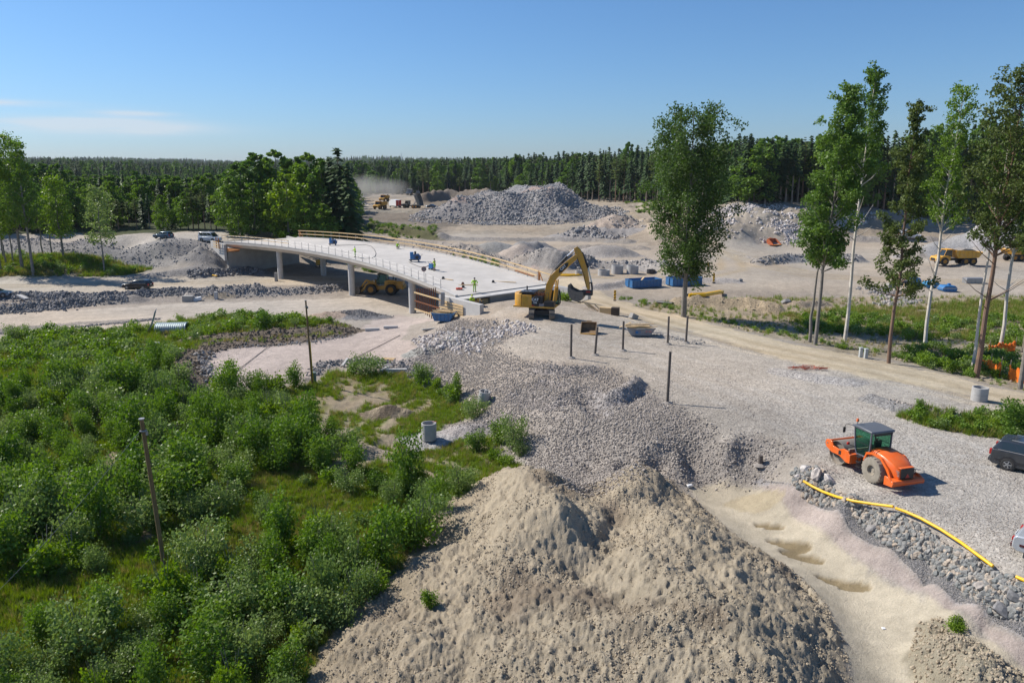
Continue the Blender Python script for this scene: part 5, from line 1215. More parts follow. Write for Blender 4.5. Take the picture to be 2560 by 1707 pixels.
# ---- the tall single trees
def tall_tree(name, label, px, py, tp, kind, crown_px, cbase, n, size, lean=(0, 0), tr=.2, seed=1, prof=None, clumps=26, forks=0, m_leaf=None, m_bark=None, cr=.16, p=None, droopy=0.0):
    """trunk with limbs and a crown of separate leaves; heights from the photo"""
    p = p or hit(px, py); h = top_h(p[0], p[1], p[2], tp); dep = p[1] * CT - (p[2] - CAMZ) * ST; r = crown_px / FPX * dep / 2
    root = empty(name, (p[0], p[1], p[2]), 0, label, 'tree'); g = np.random.default_rng(seed); gr_ = random.Random(seed)
    tb = MB(); pts = []; 
    for i in range(9):
        t = i / 8; pts.append(Vector((lean[0] * t * t + gr_.uniform(-.12, .12) * (0 < i < 8), lean[1] * t * t + gr_.uniform(-.12, .12) * (0 < i < 8), -.5 + (h * .97 + .5) * t)))
    tr *= .85
    tb.tube(pts, [tr * (1.3 - 1.25 * (i / 8)) + .02 if i else tr * 1.5 for i in range(9)], 10)
    def on_trunk(z): t = min(max((z + .5) / (h * .97 + .5), 0), 1) * 8; i = min(int(t), 7); return pts[i].lerp(pts[i + 1], t - i)
    C = []; Rr = []
    for i in range(clumps):
        t = (i + g.uniform(0, 1)) / clumps; pr = prof(t) if prof else math.sin(math.pi * min(1, t * .8 + .14)) ** .8
        a = i * 2.399 + g.normal() * .4; zt = h * (cbase + (1 - cbase) * t); q = r * pr * g.uniform(.35, 1.0); z0 = zt - q * (.9 if kind != 'pine' else .1) - .3 + (droopy * q)
        o = on_trunk(max(z0, h * cbase * .9)); tip = on_trunk(zt); tip = Vector((tip.x + math.cos(a) * q, tip.y + math.sin(a) * q, zt - droopy * q * .5))
        mid = o.lerp(tip, .5) + Vector((0, 0, -.1 * q if kind != 'pine' else .05 * q))
        tb.tube([o, mid, tip], [.05 * (1 - t) * tr / .2 + .022, .03 * (1 - t) + .014, .008], 5)
        for f in (.5, .75, 1.0, 1.0):
            if f == .5 and g.random() < .4: continue
            c = o.lerp(tip, f) if f < 1 else tip + Vector(g.normal(size=3) * .12 * r * .8)
            C.append((c.x, c.y, c.z)); Rr.append(r * cr * (1.0 + .8 * f) * (.55 + .45 * pr))
    C = np.array(C); Rr = np.array(Rr); k = g.choice(len(C), n, p=Rr ** 1.5 / (Rr ** 1.5).sum()); d = g.normal(size=(n, 3)); d /= np.linalg.norm(d, axis=1)[:, None]; q = g.random(n) ** .5
    flat = .38 if kind == 'pine' else .85
    c = C[k] + d * (q * Rr[k])[:, None] * np.array([1, 1, flat])
    V, F = leaf_quads(c, g.uniform(.6, 1.3, n) * size, g, .5)
    tb.build('trunk', m_bark or BARK_G, root); o = bpy.data.objects.new('crown', np_mesh('crown', V, F, m_leaf or ASPEN)); COL.objects.link(o); o.parent = root
    if forks:
        o2 = MB()
        for i in range(forks):
            zt = h * g.uniform(cbase * .45, cbase * 1.1); o_ = on_trunk(zt); a = g.uniform(0, 6.28); L_ = g.uniform(1.2, 3.2); e = o_ + Vector((math.cos(a) * L_, math.sin(a) * L_, L_ * .8)); o2.tube([o_, o_.lerp(e, .5) + Vector((0, 0, -.15)), e], [.05, .03, .01], 5)
        o2.build('branch', m_bark or BARK_G, root)
    return root
P1 = lambda t: .35 + .75 * math.sin(math.pi * (t * .72 + .10)) if t < .9 else .45
tall_tree('aspen_tree', 'big dark leafy aspen standing alone between the blue skips and the haul road', 1709, 792, 268, 'd', 215, .21, 36000, .14, tr=.30, seed=3, prof=lambda t: .42 + .68 * math.sin(math.pi * min(1, t * .84 + .04)) ** 1.1, clumps=115, cr=.125, m_leaf=leafmat('dark_aspen_leaves', (.05, .095, .022), (.10, .16, .035)))
tall_tree('aspen_tree', 'twin stemmed tall aspen with dense conical crown right of the big dark one', 2038, 862, 216, 'd', 150, .33, 21000, .13, tr=.165, seed=5, prof=lambda t: .30 + .75 * math.sin(math.pi * min(1, t * .68 + .22)) ** 1.2 - .25 * t, clumps=70, cr=.15, forks=4, lean=(1.2, 0))
tall_tree('aspen_tree', 'thinner second stem beside the twin stemmed aspen', 2024, 855, 560, 'd', 120, .75, 1500, .14, tr=.15, seed=6, clumps=9, lean=(.6, 0))
tall_tree('birch_tree', 'tall pale stemmed tree with narrow high crown and long bare trunk', 2112, 852, 166, 'd', 108, .65, 8000, .12, tr=.17, seed=7, prof=lambda t: 1.05 - .72 * t, clumps=50, cr=.15, forks=7, m_leaf=ASPEN, m_bark=BARK_W, lean=(.5, 0))
tall_tree('pine_tree', 'shaggy conifer with drooping lower branches right of the pale high crowned tree', 2222, 908, 252, 'p', 138, .30, 12500, .115, tr=.145, seed=8, prof=lambda t: 1.05 - .8 * t + .2 * math.sin(t * 20), clumps=80, cr=.12, m_leaf=PINE, m_bark=BARK_P, droopy=.35)
tall_tree('birch_tree', 'sparse pale birch with slender wavy trunk right of the shaggy conifer', 2312, 872, 206, 'd', 118, .50, 7000, .11, tr=.16, seed=9, prof=lambda t: 1.0 - .45 * t, clumps=46, cr=.15, forks=12, m_leaf=BIRCH, m_bark=BARK_W, lean=(.7, 0))
tall_tree('pine_tree', 'tallest thick pine with reddish trunk near the orange netting', 2440, 944, 170, 'p', 170, .46, 14000, .115, tr=.21, seed=10, prof=lambda t: .55 + .6 * math.sin(math.pi * min(1, t * .9 + .08)), clumps=84, cr=.12, forks=10, m_leaf=PINE, m_bark=BARK_P, lean=(.6, 0))
tall_tree('birch_tree', 'pale birch pressed against the thickest pine trunk', 2428, 930, 330, 'd', 90, .6, 1900, .13, tr=.12, seed=11, clumps=18, m_leaf=BIRCH, m_bark=BARK_W, lean=(.5, 0))
tall_tree('birch_tree', 'dark knotted birch behind the upper orange netting', 2500, 872, 250, 'd', 120, .42, 6500, .12, tr=.16, seed=12, clumps=34, m_leaf=BIRCH, m_bark=BARK_W, forks=6)
tall_tree('pine_tree', 'pine at the right picture edge standing by the road with dense crown', 2550, 972, 190, 'p', 165, .46, 12500, .115, tr=.16, seed=13, clumps=76, cr=.12, m_leaf=PINE, m_bark=BARK_G)
tall_tree('birch_tree', 'slim birch leaning at the right picture edge behind the netting', 2558, 880, 240, 'd', 120, .38, 6500, .12, tr=.13, seed=14, clumps=34, m_leaf=BIRCH, m_bark=BARK_D)
tall_tree('birch_tree', 'tall feathery birch at the left picture edge', 56, 675, 338, 'd', 105, .33, 6000, .20, tr=.26, seed=15, clumps=44, cr=.19, m_leaf=LUSH, prof=lambda t: .95 - .5 * t)
tall_tree('birch_tree', 'second tall birch just right of the feathery one at left', 84, 688, 352, 'd', 85, .38, 4200, .20, tr=.24, seed=16, clumps=34, cr=.19, m_leaf=BIRCH, prof=lambda t: .95 - .45 * t)
tall_tree('birch_tree', 'bright green birch with forked trunk on the left grass', 158, 645, 440, 'd', 88, .30, 4200, .19, tr=.2, seed=17, clumps=34, cr=.2, m_leaf=LUSH, prof=lambda t: .95 - .4 * t, forks=4)
tall_tree('birch_tree', 'slender drooping birch nearest the rocky bank at left', 263, 686, 466, 'd', 85, .40, 2400, .19, tr=.14, seed=18, clumps=26, cr=.19, m_leaf=WILLOW, prof=lambda t: .95 - .5 * t, droopy=.4)
tall_tree('birch_tree', 'dense birch cut by the left picture edge', 2, 680, 360, 'd', 110, .3, 4200, .2, tr=.2, seed=19, clumps=34, cr=.2, m_leaf=LUSH)
for px, py, tp in [(14, 664, 520), (33, 660, 500), (108, 640, 500), (130, 632, 470), (10, 650, 470)]:
    tall_tree('birch_tree', {14: 'thin grey stem leaning left at the edge of the left grove', 33: 'thin upright stem left of the tall feathery birch', 108: 'thin stem just right of the second tall birch', 130: 'thin stem left of the forked bright green birch', 10: 'thin stem at the very back of the left grove'}[px], px, py, tp, 'd', 50, .5, 700, .18, tr=.13, seed=px + 20, clumps=12, m_leaf=BIRCH)
# ---------------------------------------------------------------- vehicles and machines (local X forward, Y left, Z up)
GLASS = mat('dark_glass', (.02, .028, .03), .06, spec=.8, var=.05)
GLASS_G = mat('green_glass', (.07, .16, .13), .08, spec=.8, var=.15, scale=1.5)
RUB = mat('tyre_rubber', (.035, .034, .033), .85, var=.25, scale=5)
RUB_D = mat('dusty_tyre', (.30, .265, .21), .95, var=.22, scale=4, dirt=(.20, .175, .14), dirt_amt=.6, bump=.2, bscale=14)
RIM = mat('alloy_rim', (.42, .43, .44), .35, .7, var=.05)
CHROME = mat('bright_trim', (.65, .66, .67), .25, .8, var=.03)
YEL = mat('machine_yellow', (.62, .31, .025), .42, var=.10, dirt=(.36, .27, .15), dirt_amt=.5, spec=.5)
YEL2 = mat('hauler_yellow', (.72, .36, .02), .5, var=.1, dirt=(.42, .31, .17), dirt_amt=.55)
ORG = mat('roller_orange', (.80, .13, .012), .34, var=.06, dirt=(.60, .26, .12), dirt_amt=.35, coat=.3)
GREYP = mat('cab_grey', (.115, .125, .145), .35, var=.08)
BLK = mat('black_plastic', (.022, .022, .024), .5, var=.2)
REDL = mat('red_lamp', (.45, .02, .015), .3)
WHITE = mat('white_paint', (.74, .75, .76), .35, var=.04, dirt=(.55, .52, .47), dirt_amt=.3)
LAMP = mat('lamp_glass', (.7, .72, .74), .15, var=.03)
TRACK = mat('track_steel', (.17, .15, .13), .75, .4, var=.3, scale=5, dirt=(.32, .27, .21), dirt_amt=.8)
BUCK = mat('worn_bucket_steel', (.16, .145, .13), .6, .5, var=.3, scale=3, dirt=(.33, .28, .22), dirt_amt=.5)
CARS = {'black': (.012, .013, .016), 'graphite': (.035, .042, .052), 'silver': (.50, .53, .56), 'blue': (.06, .13, .22), 'white': (.72, .74, .76), 'maroon': (.09, .012, .018)}
PAINT = {k: mat(k + '_car_paint', v, .22, .3 if k != 'white' else 0, var=.05, dirt=(.25, .22, .18), dirt_amt=.12, coat=.6) for k, v in CARS.items()}
def wheel(parent, x, y, r, w, tyre=RUB, rim=RIM, spokes=5, side=1, hub=.6, name='wheel', deep=False, treads=0):
    wr = bpy.data.objects.new(name, None); wr.location = (x, y, r); COL.objects.link(wr); wr.parent = parent
    k = .18 * w; m = MB(); m.lathe([(r * hub, -w * .42), (r * .82, -w * .5), (r * .96, -w * .44), (r, -w * .25), (r, w * .25), (r * .96, w * .44), (r * .82, w * .5), (r * hub, w * .42)], axis='Y', n=32)
    for i in range(treads):
        a = 2 * math.pi * i / treads
        for sg in (-1, 1): m.box((math.cos(a + sg * .05) * r * 1.0, sg * w * .22, math.sin(a + sg * .05) * r * 1.0), (r * .05, w * .40, r * .09), M=Matrix.Rotation(-a, 3, 'Y'))
    m.build('tyre', tyre, wr, smooth=40)
    m = MB(); d = side * w * (.12 if deep else .34)
    m.lathe([(.01, d + side * .03), (r * hub * .35, d + side * .03), (r * hub * .4, d), (r * hub * .92, d), (r * hub * .94, side * w * .44), (r * hub * 1.02, side * w * .44)], axis='Y', n=28)
    if spokes:
        for i in range(spokes):
            a = 2 * math.pi * i / spokes; m.beam((math.cos(a) * r * .08, d + side * .035, math.sin(a) * r * .08), (math.cos(a) * r * hub * .95, d + side * .03, math.sin(a) * r * hub * .95), r * .16, .05, up=(0, 1, 0))
    m.build('rim', rim, wr, smooth=30)
    return wr
def car(p, rz, kind, paint, label, L=4.7, W=1.85, H=1.46, name='parked_car', lower=None, group=None, tilt=(0, 0)):
    r = empty(name, p, rz, label, 'van' if 'van' in name else 'car', group, rot=(tilt[0], tilt[1], rz)); hl = L / 2; hw = W / 2; wr = .33 if H < 1.6 else .36
    if kind == 'wagon': prof_lo = [(-hl, .38), (-hl + .05, .78), (-hl + .10, H * .66), (hl * .42, H * .64), (hl * .92, H * .52), (hl, .62), (hl, .35), (hl - .2, .24), (-hl + .2, .24)]; cab = [(-hl + .10, H * .655), (-hl + .42, H * .97), (-hl * .55, H), (hl * .02, H * .985), (hl * .44, H * .635)]
    elif kind == 'sedan': prof_lo = [(-hl, .40), (-hl + .02, .80), (-hl + .12, H * .66), (-hl * .58, H * .69), (hl * .42, H * .65), (hl * .92, H * .52), (hl, .58), (hl, .35), (hl - .2, .22), (-hl + .2, .24)]; cab = [(-hl * .66, H * .675), (-hl * .36, H * .96), (-.25, H), (hl * .06, H * .975), (hl * .44, H * .64)]
    else: prof_lo = [(-hl, .40), (-hl + .03, H * .52), (hl * .62, H * .52), (hl * .94, H * .44), (hl, .70), (hl, .38), (hl - .2, .26), (-hl + .2, .26)]; cab = [(-hl + .03, H * .51), (-hl + .10, H * .97), (-hl * .8, H), (hl * .28, H * .985), (hl * .66, H * .50)]
    def shell(prof, w0, w1, z0, z1, mi=0, m=None):
        m = m or MB(); n = len(prof); vs = []
        for sgn in (-1, 1):
            for ins in (1.0,):
                for x, z in prof:
                    t = max(0, (z - z0) / (z1 - z0)); vs.append((x, sgn * (w0 + (w1 - w0) * t), z))
        m.add(vs, [tuple(range(n)), tuple(range(n, 2 * n))[::-1]] + [((i + 1) % n, i, n + i, n + (i + 1) % n) for i in range(n)], mi); return m
    body = shell(prof_lo, hw, hw * .97, .3, H * .6)
    body.build('body', paint, r, smooth=50, bevel=.06)
    shell(cab, hw * .96, hw * .78, H * .6, H).build('roof', paint, r, smooth=50, bevel=.05)
    # glazing laid 6 mm proud of the cabin sides
    zb, zt = H * .69, H * .93
    def side_at(z): return hw * .96 + (hw * .78 - hw * .96) * max(0, (z - H * .6) / (H * .4))
    xs0 = cab[0][0] + (.38 if kind != 'sedan' else .5); xs1 = cab[-1][0] - .22; xt0 = cab[1][0] + .10; xt1 = cab[-2][0] - .05; nw = 3 if L > 4.2 else 2
    for sg in (-1, 1):
        for i in range(nw):
            if kind == 'cargo' and i < nw - 1: continue
            a0, a1 = i / nw + .015, (i + 1) / nw - .015; q = [(xs0 + (xs1 - xs0) * a0, zb), (xs0 + (xs1 - xs0) * a1, zb), (xt0 + (xt1 - xt0) * a1, zt), (xt0 + (xt1 - xt0) * a0, zt)]
            m = MB(); m.add([(x, sg * (side_at(z) + .008), z) for x, z in q] + [(x, sg * (side_at(z) - .02), z) for x, z in q], [(0, 1, 2, 3), (7, 6, 5, 4), (0, 4, 5, 1), (1, 5, 6, 2), (2, 6, 7, 3), (3, 7, 4, 0)]); m.build('side_window', GLASS, r, smooth=0)
    def pane(nm, a, b):
        (x0, z0), (x1, z1) = a, b; d = Vector((z1 - z0, 0, -(x1 - x0))).normalized() * (.012 if nm == 'windscreen' else -.012) * (1 if z1 > z0 else -1)
        ax, az_ = x0 + (x1 - x0) * .12, z0 + (z1 - z0) * .12; bx, bz_ = x0 + (x1 - x0) * .9, z0 + (z1 - z0) * .9; w0, w1 = side_at(az_) - .10, side_at(bz_) - .10
        m = MB(); q = [(ax, -w0, az_), (ax, w0, az_), (bx, w1, bz_), (bx, -w1, bz_)]; m.add([tuple(Vector(v) + d) for v in q] + [tuple(Vector(v) - d) for v in q], [(0, 1, 2, 3), (7, 6, 5, 4), (0, 4, 5, 1), (1, 5, 6, 2), (2, 6, 7, 3), (3, 7, 4, 0)]); m.build(nm, GLASS, r, smooth=0)
    pane('windscreen', cab[-1], cab[-2]); pane('rear_window', cab[0], cab[1])
    for sx in (-1, 1):
        for sy in (-1, 1): wheel(r, sx * L * .30, sy * (hw - .075), wr, .22, side=sy)
    for sy in (-1, 1):
        for sx in (-1, 1):
            m = MB(); m.cyl((sx * L * .30, sy * (hw - .2), wr + .04), (sx * L * .30, sy * (hw + .006), wr + .04), wr * 1.2, n=24); m.build('wheel_arch', BLK, r)
        m = MB(); m.beam((cab[0][0] + .3, sy * (hw * .965 + .006), H * .665), (cab[-1][0] - .1, sy * (hw * .965 + .006), H * .655), .02, .03); m.build('window_trim', CHROME, r)
        m = MB(); m.box((-hl + .03, sy * (hw - .17), H * .53), (.12, .24, .30 if kind != 'sedan' else .14)); m.build('tail_light', REDL, r, bevel=.01)
        m = MB(); m.box((hl - .09, sy * (hw - .26), H * .46), (.2, .36, .13)); m.build('headlight', LAMP, r, bevel=.01)
        m = MB(); m.box((cab[-1][0] - .35, sy * (hw + .09), H * .68), (.12, .2, .13)); m.build('mirror', paint, r, bevel=.02)
        m = MB(); m.beam((-hl * .6, sy * hw * .66, H + .035), (hl * .05, sy * hw * .66, H + .03), .035, .035); m.build('roof_rail', CHROME, r)
        m = MB(); m.beam((-hl + .3, sy * (hw + .004), .55), (hl - .4, sy * (hw + .004), .52), .03, .10); m.build('side_moulding', lower or BLK, r)
    m = MB(); m.box((-hl - .01, 0, .46), (.1, W * .92, .2)); m.build('rear_bumper', lower or paint, r, bevel=.03)
    m = MB(); m.box((-hl - .03, 0, H * .52), (.02, .5, .11)); m.build('number_plate', WHITE, r)
    return r
def heading(p0, p1): return math.atan2(p1[1] - p0[1], p1[0] - p0[0])
pc = place(2573, 1150)
car((30.15, 40.7, zg(29.4, 40.5)), R(-44), 'wagon', PAINT['graphite'], 'dark graphite station wagon cut by the right picture edge behind the roller', 4.8, 1.9, 1.72)
car((24.2, 29.6, zg(24.3, 29.6)), R(-46), 'sedan', PAINT['silver'], 'silver car with maroon roof and sills cut by the right picture edge', 4.6, 1.8, 1.42, lower=PAINT['maroon'])
p = place(338, 724); car((p[0], p[1] + 1, p[2]), R(176), 'wagon', PAINT['black'], 'black estate car driving on the middle dirt road at left', 4.8, 1.9, 1.6)
p = place(409, 596); car(p, R(165), 'wagon', PAINT['blue'], 'small blue hatchback parked on top of the left embankment', 4.2, 1.75, 1.5)
p = place(526, 604); car(p, R(-20), 'van', PAINT['white'], 'white van with blue bonnet parked just left of the bridge end', 4.9, 1.95, 2.05, name='parked_van')
vn = atd(578, 596, 158); vr = car((vn[0], vn[1], zg(vn[0], vn[1])), R(205), 'van', PAINT['white'], 'white van with raised tailgate and orange stripe at the far bridge end', 5.0, 1.95, 2.1, name='parked_van')
m = MB(); m.beam((-2.5, 0, 2.1), (-3.7, 0, 2.45), 1.7, .06); m.build('tailgate', WHITE, vr)
m = MB(); m.box((-.2, .985, 1.2), (.5, .02, 1.3)); m.box((-.2, -.985, 1.2), (.5, .02, 1.3)); m.build('orange_stripe', WOOD_O, vr)
p = place(2274, 596); car(p, R(-8), 'van', PAINT['white'], 'white van parked on the quarry floor right of the sandy hill', 5.2, 1.95, 2.2, name='parked_van')
p = place(1078, 519); car(p, R(160), 'sedan', PAINT['blue'], 'pale blue car on the far quarry plateau below the soil bank', 4.6, 1.8, 1.45)
p = place(-8, 742); c_ = car(p, R(10), 'wagon', PAINT['blue'], 'blue green car just entering at the left picture edge', 4.4, 1.8, 1.5)
# ---- the orange single drum roller
def roller():
    p = (20.55, 40.9); r = empty('road_roller', (p[0], p[1], zg(*p)), R(106), 'bright orange single drum road roller parked on the gravel', 'road roller'); r.scale = (.93, .93, .93)
    # wheels: rear axle x=-1.3, drum x=1.65
    DH = mat('dusty_hub', (.33, .29, .23), .9)
    for sy in (-1, 1): wheel(r, -1.25, sy * .86, .78, .58, RUB_D, DH, 0, sy, .42, deep=True, treads=22)
    m = MB(); R0 = .77; m.lathe([(R0 - .04, -1.06), (R0, -1.06), (R0, 1.06), (R0 - .04, 1.06), (R0 - .06, .9), (.12, .86), (.12, -.86), (R0 - .06, -.9)], (1.75, 0, R0), 'Y', 48, closed=True); m.build('drum', mat('worn_drum_steel', (.30, .265, .22), .55, .35, var=.2, scale=1.4, dirt=(.38, .32, .25), dirt_amt=.8), r, smooth=50)
    for sy in (-1, 1):     # side plates of the drum frame with cut-outs
        pr = [(2.62, .92), (2.72, 1.16), (2.66, 1.38), (2.40, 1.46), (2.12, 1.40), (1.95, 1.16), (1.45, 1.12), (1.05, 1.30), (.62, 1.28), (.50, 1.12), (.42, 1.12), (.42, .55), (.75, .52), (1.35, .74), (2.1, .72)]
        m = MB(); m.prism(pr, sy * 1.14, sy * 1.24); m.build('frame_side', ORG, r, smooth=20, bevel=.012)
        m = MB(); m.cyl((1.75, sy * 1.0, .77), (1.75, sy * 1.14, .77), .30, n=20); m.build('drum_bearing', BLK, r)
        m = MB(); m.add([(1.45, sy * 1.244, .92), (1.25, sy * 1.244, 1.12), (1.62, sy * 1.244, .86)] + [(1.45, sy * 1.25, .80), (1.22, sy * 1.25, .84), (1.22, sy * 1.25, 1.1), (1.42, sy * 1.25, 1.08)], [(3, 4, 5, 6)]); m.build('frame_opening', BLK, r, smooth=0)
        m = MB(); m.cyl((2.5, sy * 1.25, 1.2), (2.5, sy * 1.27, 1.2), .045, n=10); m.build('lashing_eye', CHROME, r)
    m = MB(); m.prism([(.42, 1.12), (.62, 1.12), (.62, .52), (.42, .52)], -1.14, 1.14); m.build('frame_cross_member', ORG, r, bevel=.01)
    m = MB(); m.prism([(2.62, 1.34), (2.76, 1.30), (2.76, 1.10), (2.62, 1.04)], -1.14, 1.14); m.build('front_cross_member', ORG, r, bevel=.01)
    m = MB(); m.beam((.95, -.9, 1.22), (.95, .9, 1.22), .12, .12); m.beam((.62, -.4, .95), (1.05, -.1, 1.2), .1, .05); m.beam((.62, .5, .98), (1.1, .75, 1.22), .12, .05); m.build('scraper', RUB_D, r)
    m = MB()
    for yy in (-.28, .28): m.box((.20, yy, .95), (.16, .10, .75))
    m.cyl((.22, 0, .6), (.22, 0, 1.3), .11, n=12); m.box((-.05, 0, .8), (.4, .8, .5)); m.build('articulation_joint', ORG, r, bevel=.01)
    m = MB(); m.box((-.1, 0, .62), (.9, .9, .35)); m.build('chassis', BLK, r)
    # engine hood: sloping back with rounded shoulders
    secs = [(-.55, .74, 1.05, 1.86), (-1.0, .76, .98, 1.90), (-1.7, .76, .95, 1.80), (-2.35, .70, .85, 1.58), (-2.72, .60, .75, 1.36), (-2.84, .54, .72, 1.12)]
    m = MB(); vs = []; 
    for x, hw, z0, z1 in secs:
        c = .22; vs += [(x, -hw, z0), (x, -hw, z1 - c * 1.3), (x, -hw + c * .5, z1 - c * .35), (x, -hw + c * 1.4, z1), (x, hw - c * 1.4, z1), (x, hw - c * .5, z1 - c * .35), (x, hw, z1 - c * 1.3), (x, hw, z0)]
    k = 8; fs = [tuple(range(k)), tuple(range((len(secs) - 1) * k, len(secs) * k))[::-1]]
    for i in range(len(secs) - 1):
        for j in range(k): fs.append((i * k + j, i * k + (j + 1) % k, (i + 1) * k + (j + 1) % k, (i + 1) * k + j))
    m.add(vs, fs); m.build('engine_hood', ORG, r, smooth=45, bevel=.02)
    for i in range(4):
        x = -.66 - i * .15; m = MB(); h_ = 1.895 - i * .004; m.tube([(x, -.765, 1.45), (x, -.74, 1.70), (x, -.60, 1.87), (x, -.40, h_), (x, .40, h_), (x, .60, 1.87), (x, .74, 1.70), (x, .765, 1.45)], .016, 6); m.build('hood_slot', BLK, r)
    m = MB(); m.prism([(-.3, 1.2), (-.55, 1.45), (-1.0, 1.58), (-1.6, 1.50), (-2.1, 1.1), (-2.35, .72), (-2.5, .72), (-2.2, 1.28), (-1.7, 1.72), (-1.0, 1.80), (-.45, 1.62), (-.2, 1.3)], -.80, -1.16); m.prism([(-.3, 1.2), (-.55, 1.45), (-1.0, 1.58), (-1.6, 1.50), (-2.1, 1.1), (-2.35, .72), (-2.5, .72), (-2.2, 1.28), (-1.7, 1.72), (-1.0, 1.80), (-.45, 1.62), (-.2, 1.3)], .80, 1.16)
    mm = MB()
    for sy in (-1, 1): mm.prism([(-.25, 1.05), (-.45, 1.60), (-.9, 1.74), (-1.7, 1.66), (-2.3, 1.2), (-2.55, .78), (-2.42, .72), (-2.1, 1.12), (-1.6, 1.56), (-.95, 1.62), (-.5, 1.48), (-.35, 1.0)], sy * .74, sy * .86)
    mm.build('wheel_arch', ORG, r, smooth=30)
    m = MB(); m.box((-2.86, 0, 1.06), (.05, .92, .62)); m.build('radiator_grille', BLK, r, bevel=.02)
    m = MB(); m.box((-2.75, 0, 1.40), (.22, .95, .05)); m.build('grille_hood_lip', ORG, r, bevel=.02)
    for sy in (-1, 1):
        for i in range(4): m = MB(); m.box((-2.74, sy * .585, 1.22 - i * .09), (.24, .03, .035)); m.build('vent_slat', CHROME if sy > 0 else BLK, r)
    m = MB(); m.add([(-2.895, -.16, .82), (-2.895, .16, .82), (-2.895, 0, 1.08), (-2.905, -.16, .82), (-2.905, .16, .82), (-2.905, 0, 1.08)], [(0, 1, 2), (5, 4, 3), (0, 3, 4, 1), (1, 4, 5, 2), (2, 5, 3, 0)]); m.build('warning_triangle', REDL, r)
    m = MB(); m.prism([(-2.4, .78), (-2.98, .72), (-3.08, .60), (-3.02, .42), (-2.5, .36)], -1.1, 1.1); m.build('rear_bumper', ORG, r, bevel=.015)
    for sy in (-1, 1): m = MB(); m.prism([(-2.35, .86), (-2.62, .86), (-3.06, .62), (-3.0, .40), (-2.35, .34)], sy * 1.0, sy * 1.13); m.build('bumper_wing', ORG, r, bevel=.012)
    m = MB(); m.tube([(-2.98, -.3, .74), (-3.05, 0, .76), (-2.98, .3, .74)], .025, 6); m.build('tow_bar', RUST, r)
    # cab, slightly leaning glass, visor roof
    zc0, zc1 = 1.18, 2.86; fr = [(.62, 1.5), (.80, 2.78), (-.62, 2.82), (-.60, 1.72), (-.30, 1.2), (.42, 1.16)]
    hw = .74
    def bar(a, b, w=.085): mb.beam(a, b, w, w)
    mb = MB()
    for sy in (-1, 1):
        P_ = [(x, sy * hw, z) for x, z in fr]
        for a, b in zip(P_, P_[1:] + P_[:1]): bar(a, b)
    for i in range(6): bar((fr[i][0], -hw, fr[i][1]), (fr[i][0], hw, fr[i][1]))
    mb.build('cab_frame', GREYP, r, bevel=.01)
    m = MB(); m.prism([(.42, 1.22), (.66, 1.50), (-.6, 1.7), (-.32, 1.22)], -hw + .03, hw - .03); m.v = [(a, b, c if c < 1.3 else 1.26) for a, b, c in m.v]; m.build('cab_floor', BLK, r)
    for sy in (-1, 1):
        q = [(.56, 1.46), (.73, 2.72), (-.55, 2.76), (-.54, 1.76), (-.27, 1.28), (.38, 1.24)]; m = MB(); m.add([(x, sy * (hw - .005), z) for x, z in q] + [(x, sy * (hw - .02), z) for x, z in q], [(0, 1, 2, 3, 4, 5), (11, 10, 9, 8, 7, 6)] + [(i, (i + 1) % 6, 6 + (i + 1) % 6, 6 + i) for i in range(6)]); m.build('door_glass', GLASS_R, r, smooth=0)
        m = MB(); m.beam((.64, sy * (hw + .01), 1.98), (-.56, sy * (hw + .01), 1.96), .025, .025); m.build('door_handle_bar', BLK, r)
    m = MB(); m.add([(-.60, -hw + .08, 1.80), (-.60, hw - .08, 1.80), (-.61, hw - .08, 2.68), (-.61, -hw + .08, 2.68), (-.58, -hw + .08, 1.80), (-.58, hw - .08, 1.80), (-.59, hw - .08, 2.68), (-.59, -hw + .08, 2.68)], [(0, 1, 2, 3), (7, 6, 5, 4), (0, 4, 5, 1), (1, 5, 6, 2), (2, 6, 7, 3), (3, 7, 4, 0)]); m.build('rear_glass', GLASS_R, r, smooth=0)
    m = MB(); m.add([(.63, -hw + .08, 1.54), (.63, hw - .08, 1.54), (.79, hw - .08, 2.72), (.79, -hw + .08, 2.72), (.65, -hw + .08, 1.54), (.65, hw - .08, 1.54), (.81, hw - .08, 2.72), (.81, -hw + .08, 2.72)], [(0, 1, 2, 3), (7, 6, 5, 4), (0, 4, 5, 1), (1, 5, 6, 2), (2, 6, 7, 3), (3, 7, 4, 0)]); m.build('windscreen', GLASS_R, r, smooth=0)
    m = MB(); m.prism([(.98, 2.80), (.96, 2.90), (.4, 2.97), (-.72, 2.93), (-.76, 2.80)], -.84, .84); m.build('cab_roof', GREYP, r, smooth=30, bevel=.03)
    m = MB(); m.box((-.74, 0, 2.72), (.06, 1.3, .14)); m.build('rear_visor', BLK, r, bevel=.01)
    m = MB(); m.box((-.15, 0, 1.62), (.5, .5, .12)); m.box((-.38, 0, 1.92), (.12, .48, .62)); m.cyl((.28, 0, 1.5), (.36, 0, 1.95), .03); m.lathe([(.17, -.015), (.19, 0), (.17, .015)], (.37, 0, 1.98), 'Z', 18, closed=True); m.build('driver_seat', BLK, r, bevel=.02)
    m = MB(); m.cyl((.78, .62, 2.95), (.78, .62, 3.12), .022, n=8); m.build('beacon_stem', STEEL, r)
    m = MB(); m.lathe([(.02, 3.12), (.085, 3.12), (.085, 3.24), (.06, 3.30), (.01, 3.31)], (.78, .62, 0), 'Z', 14); m.build('beacon', ORG, r)
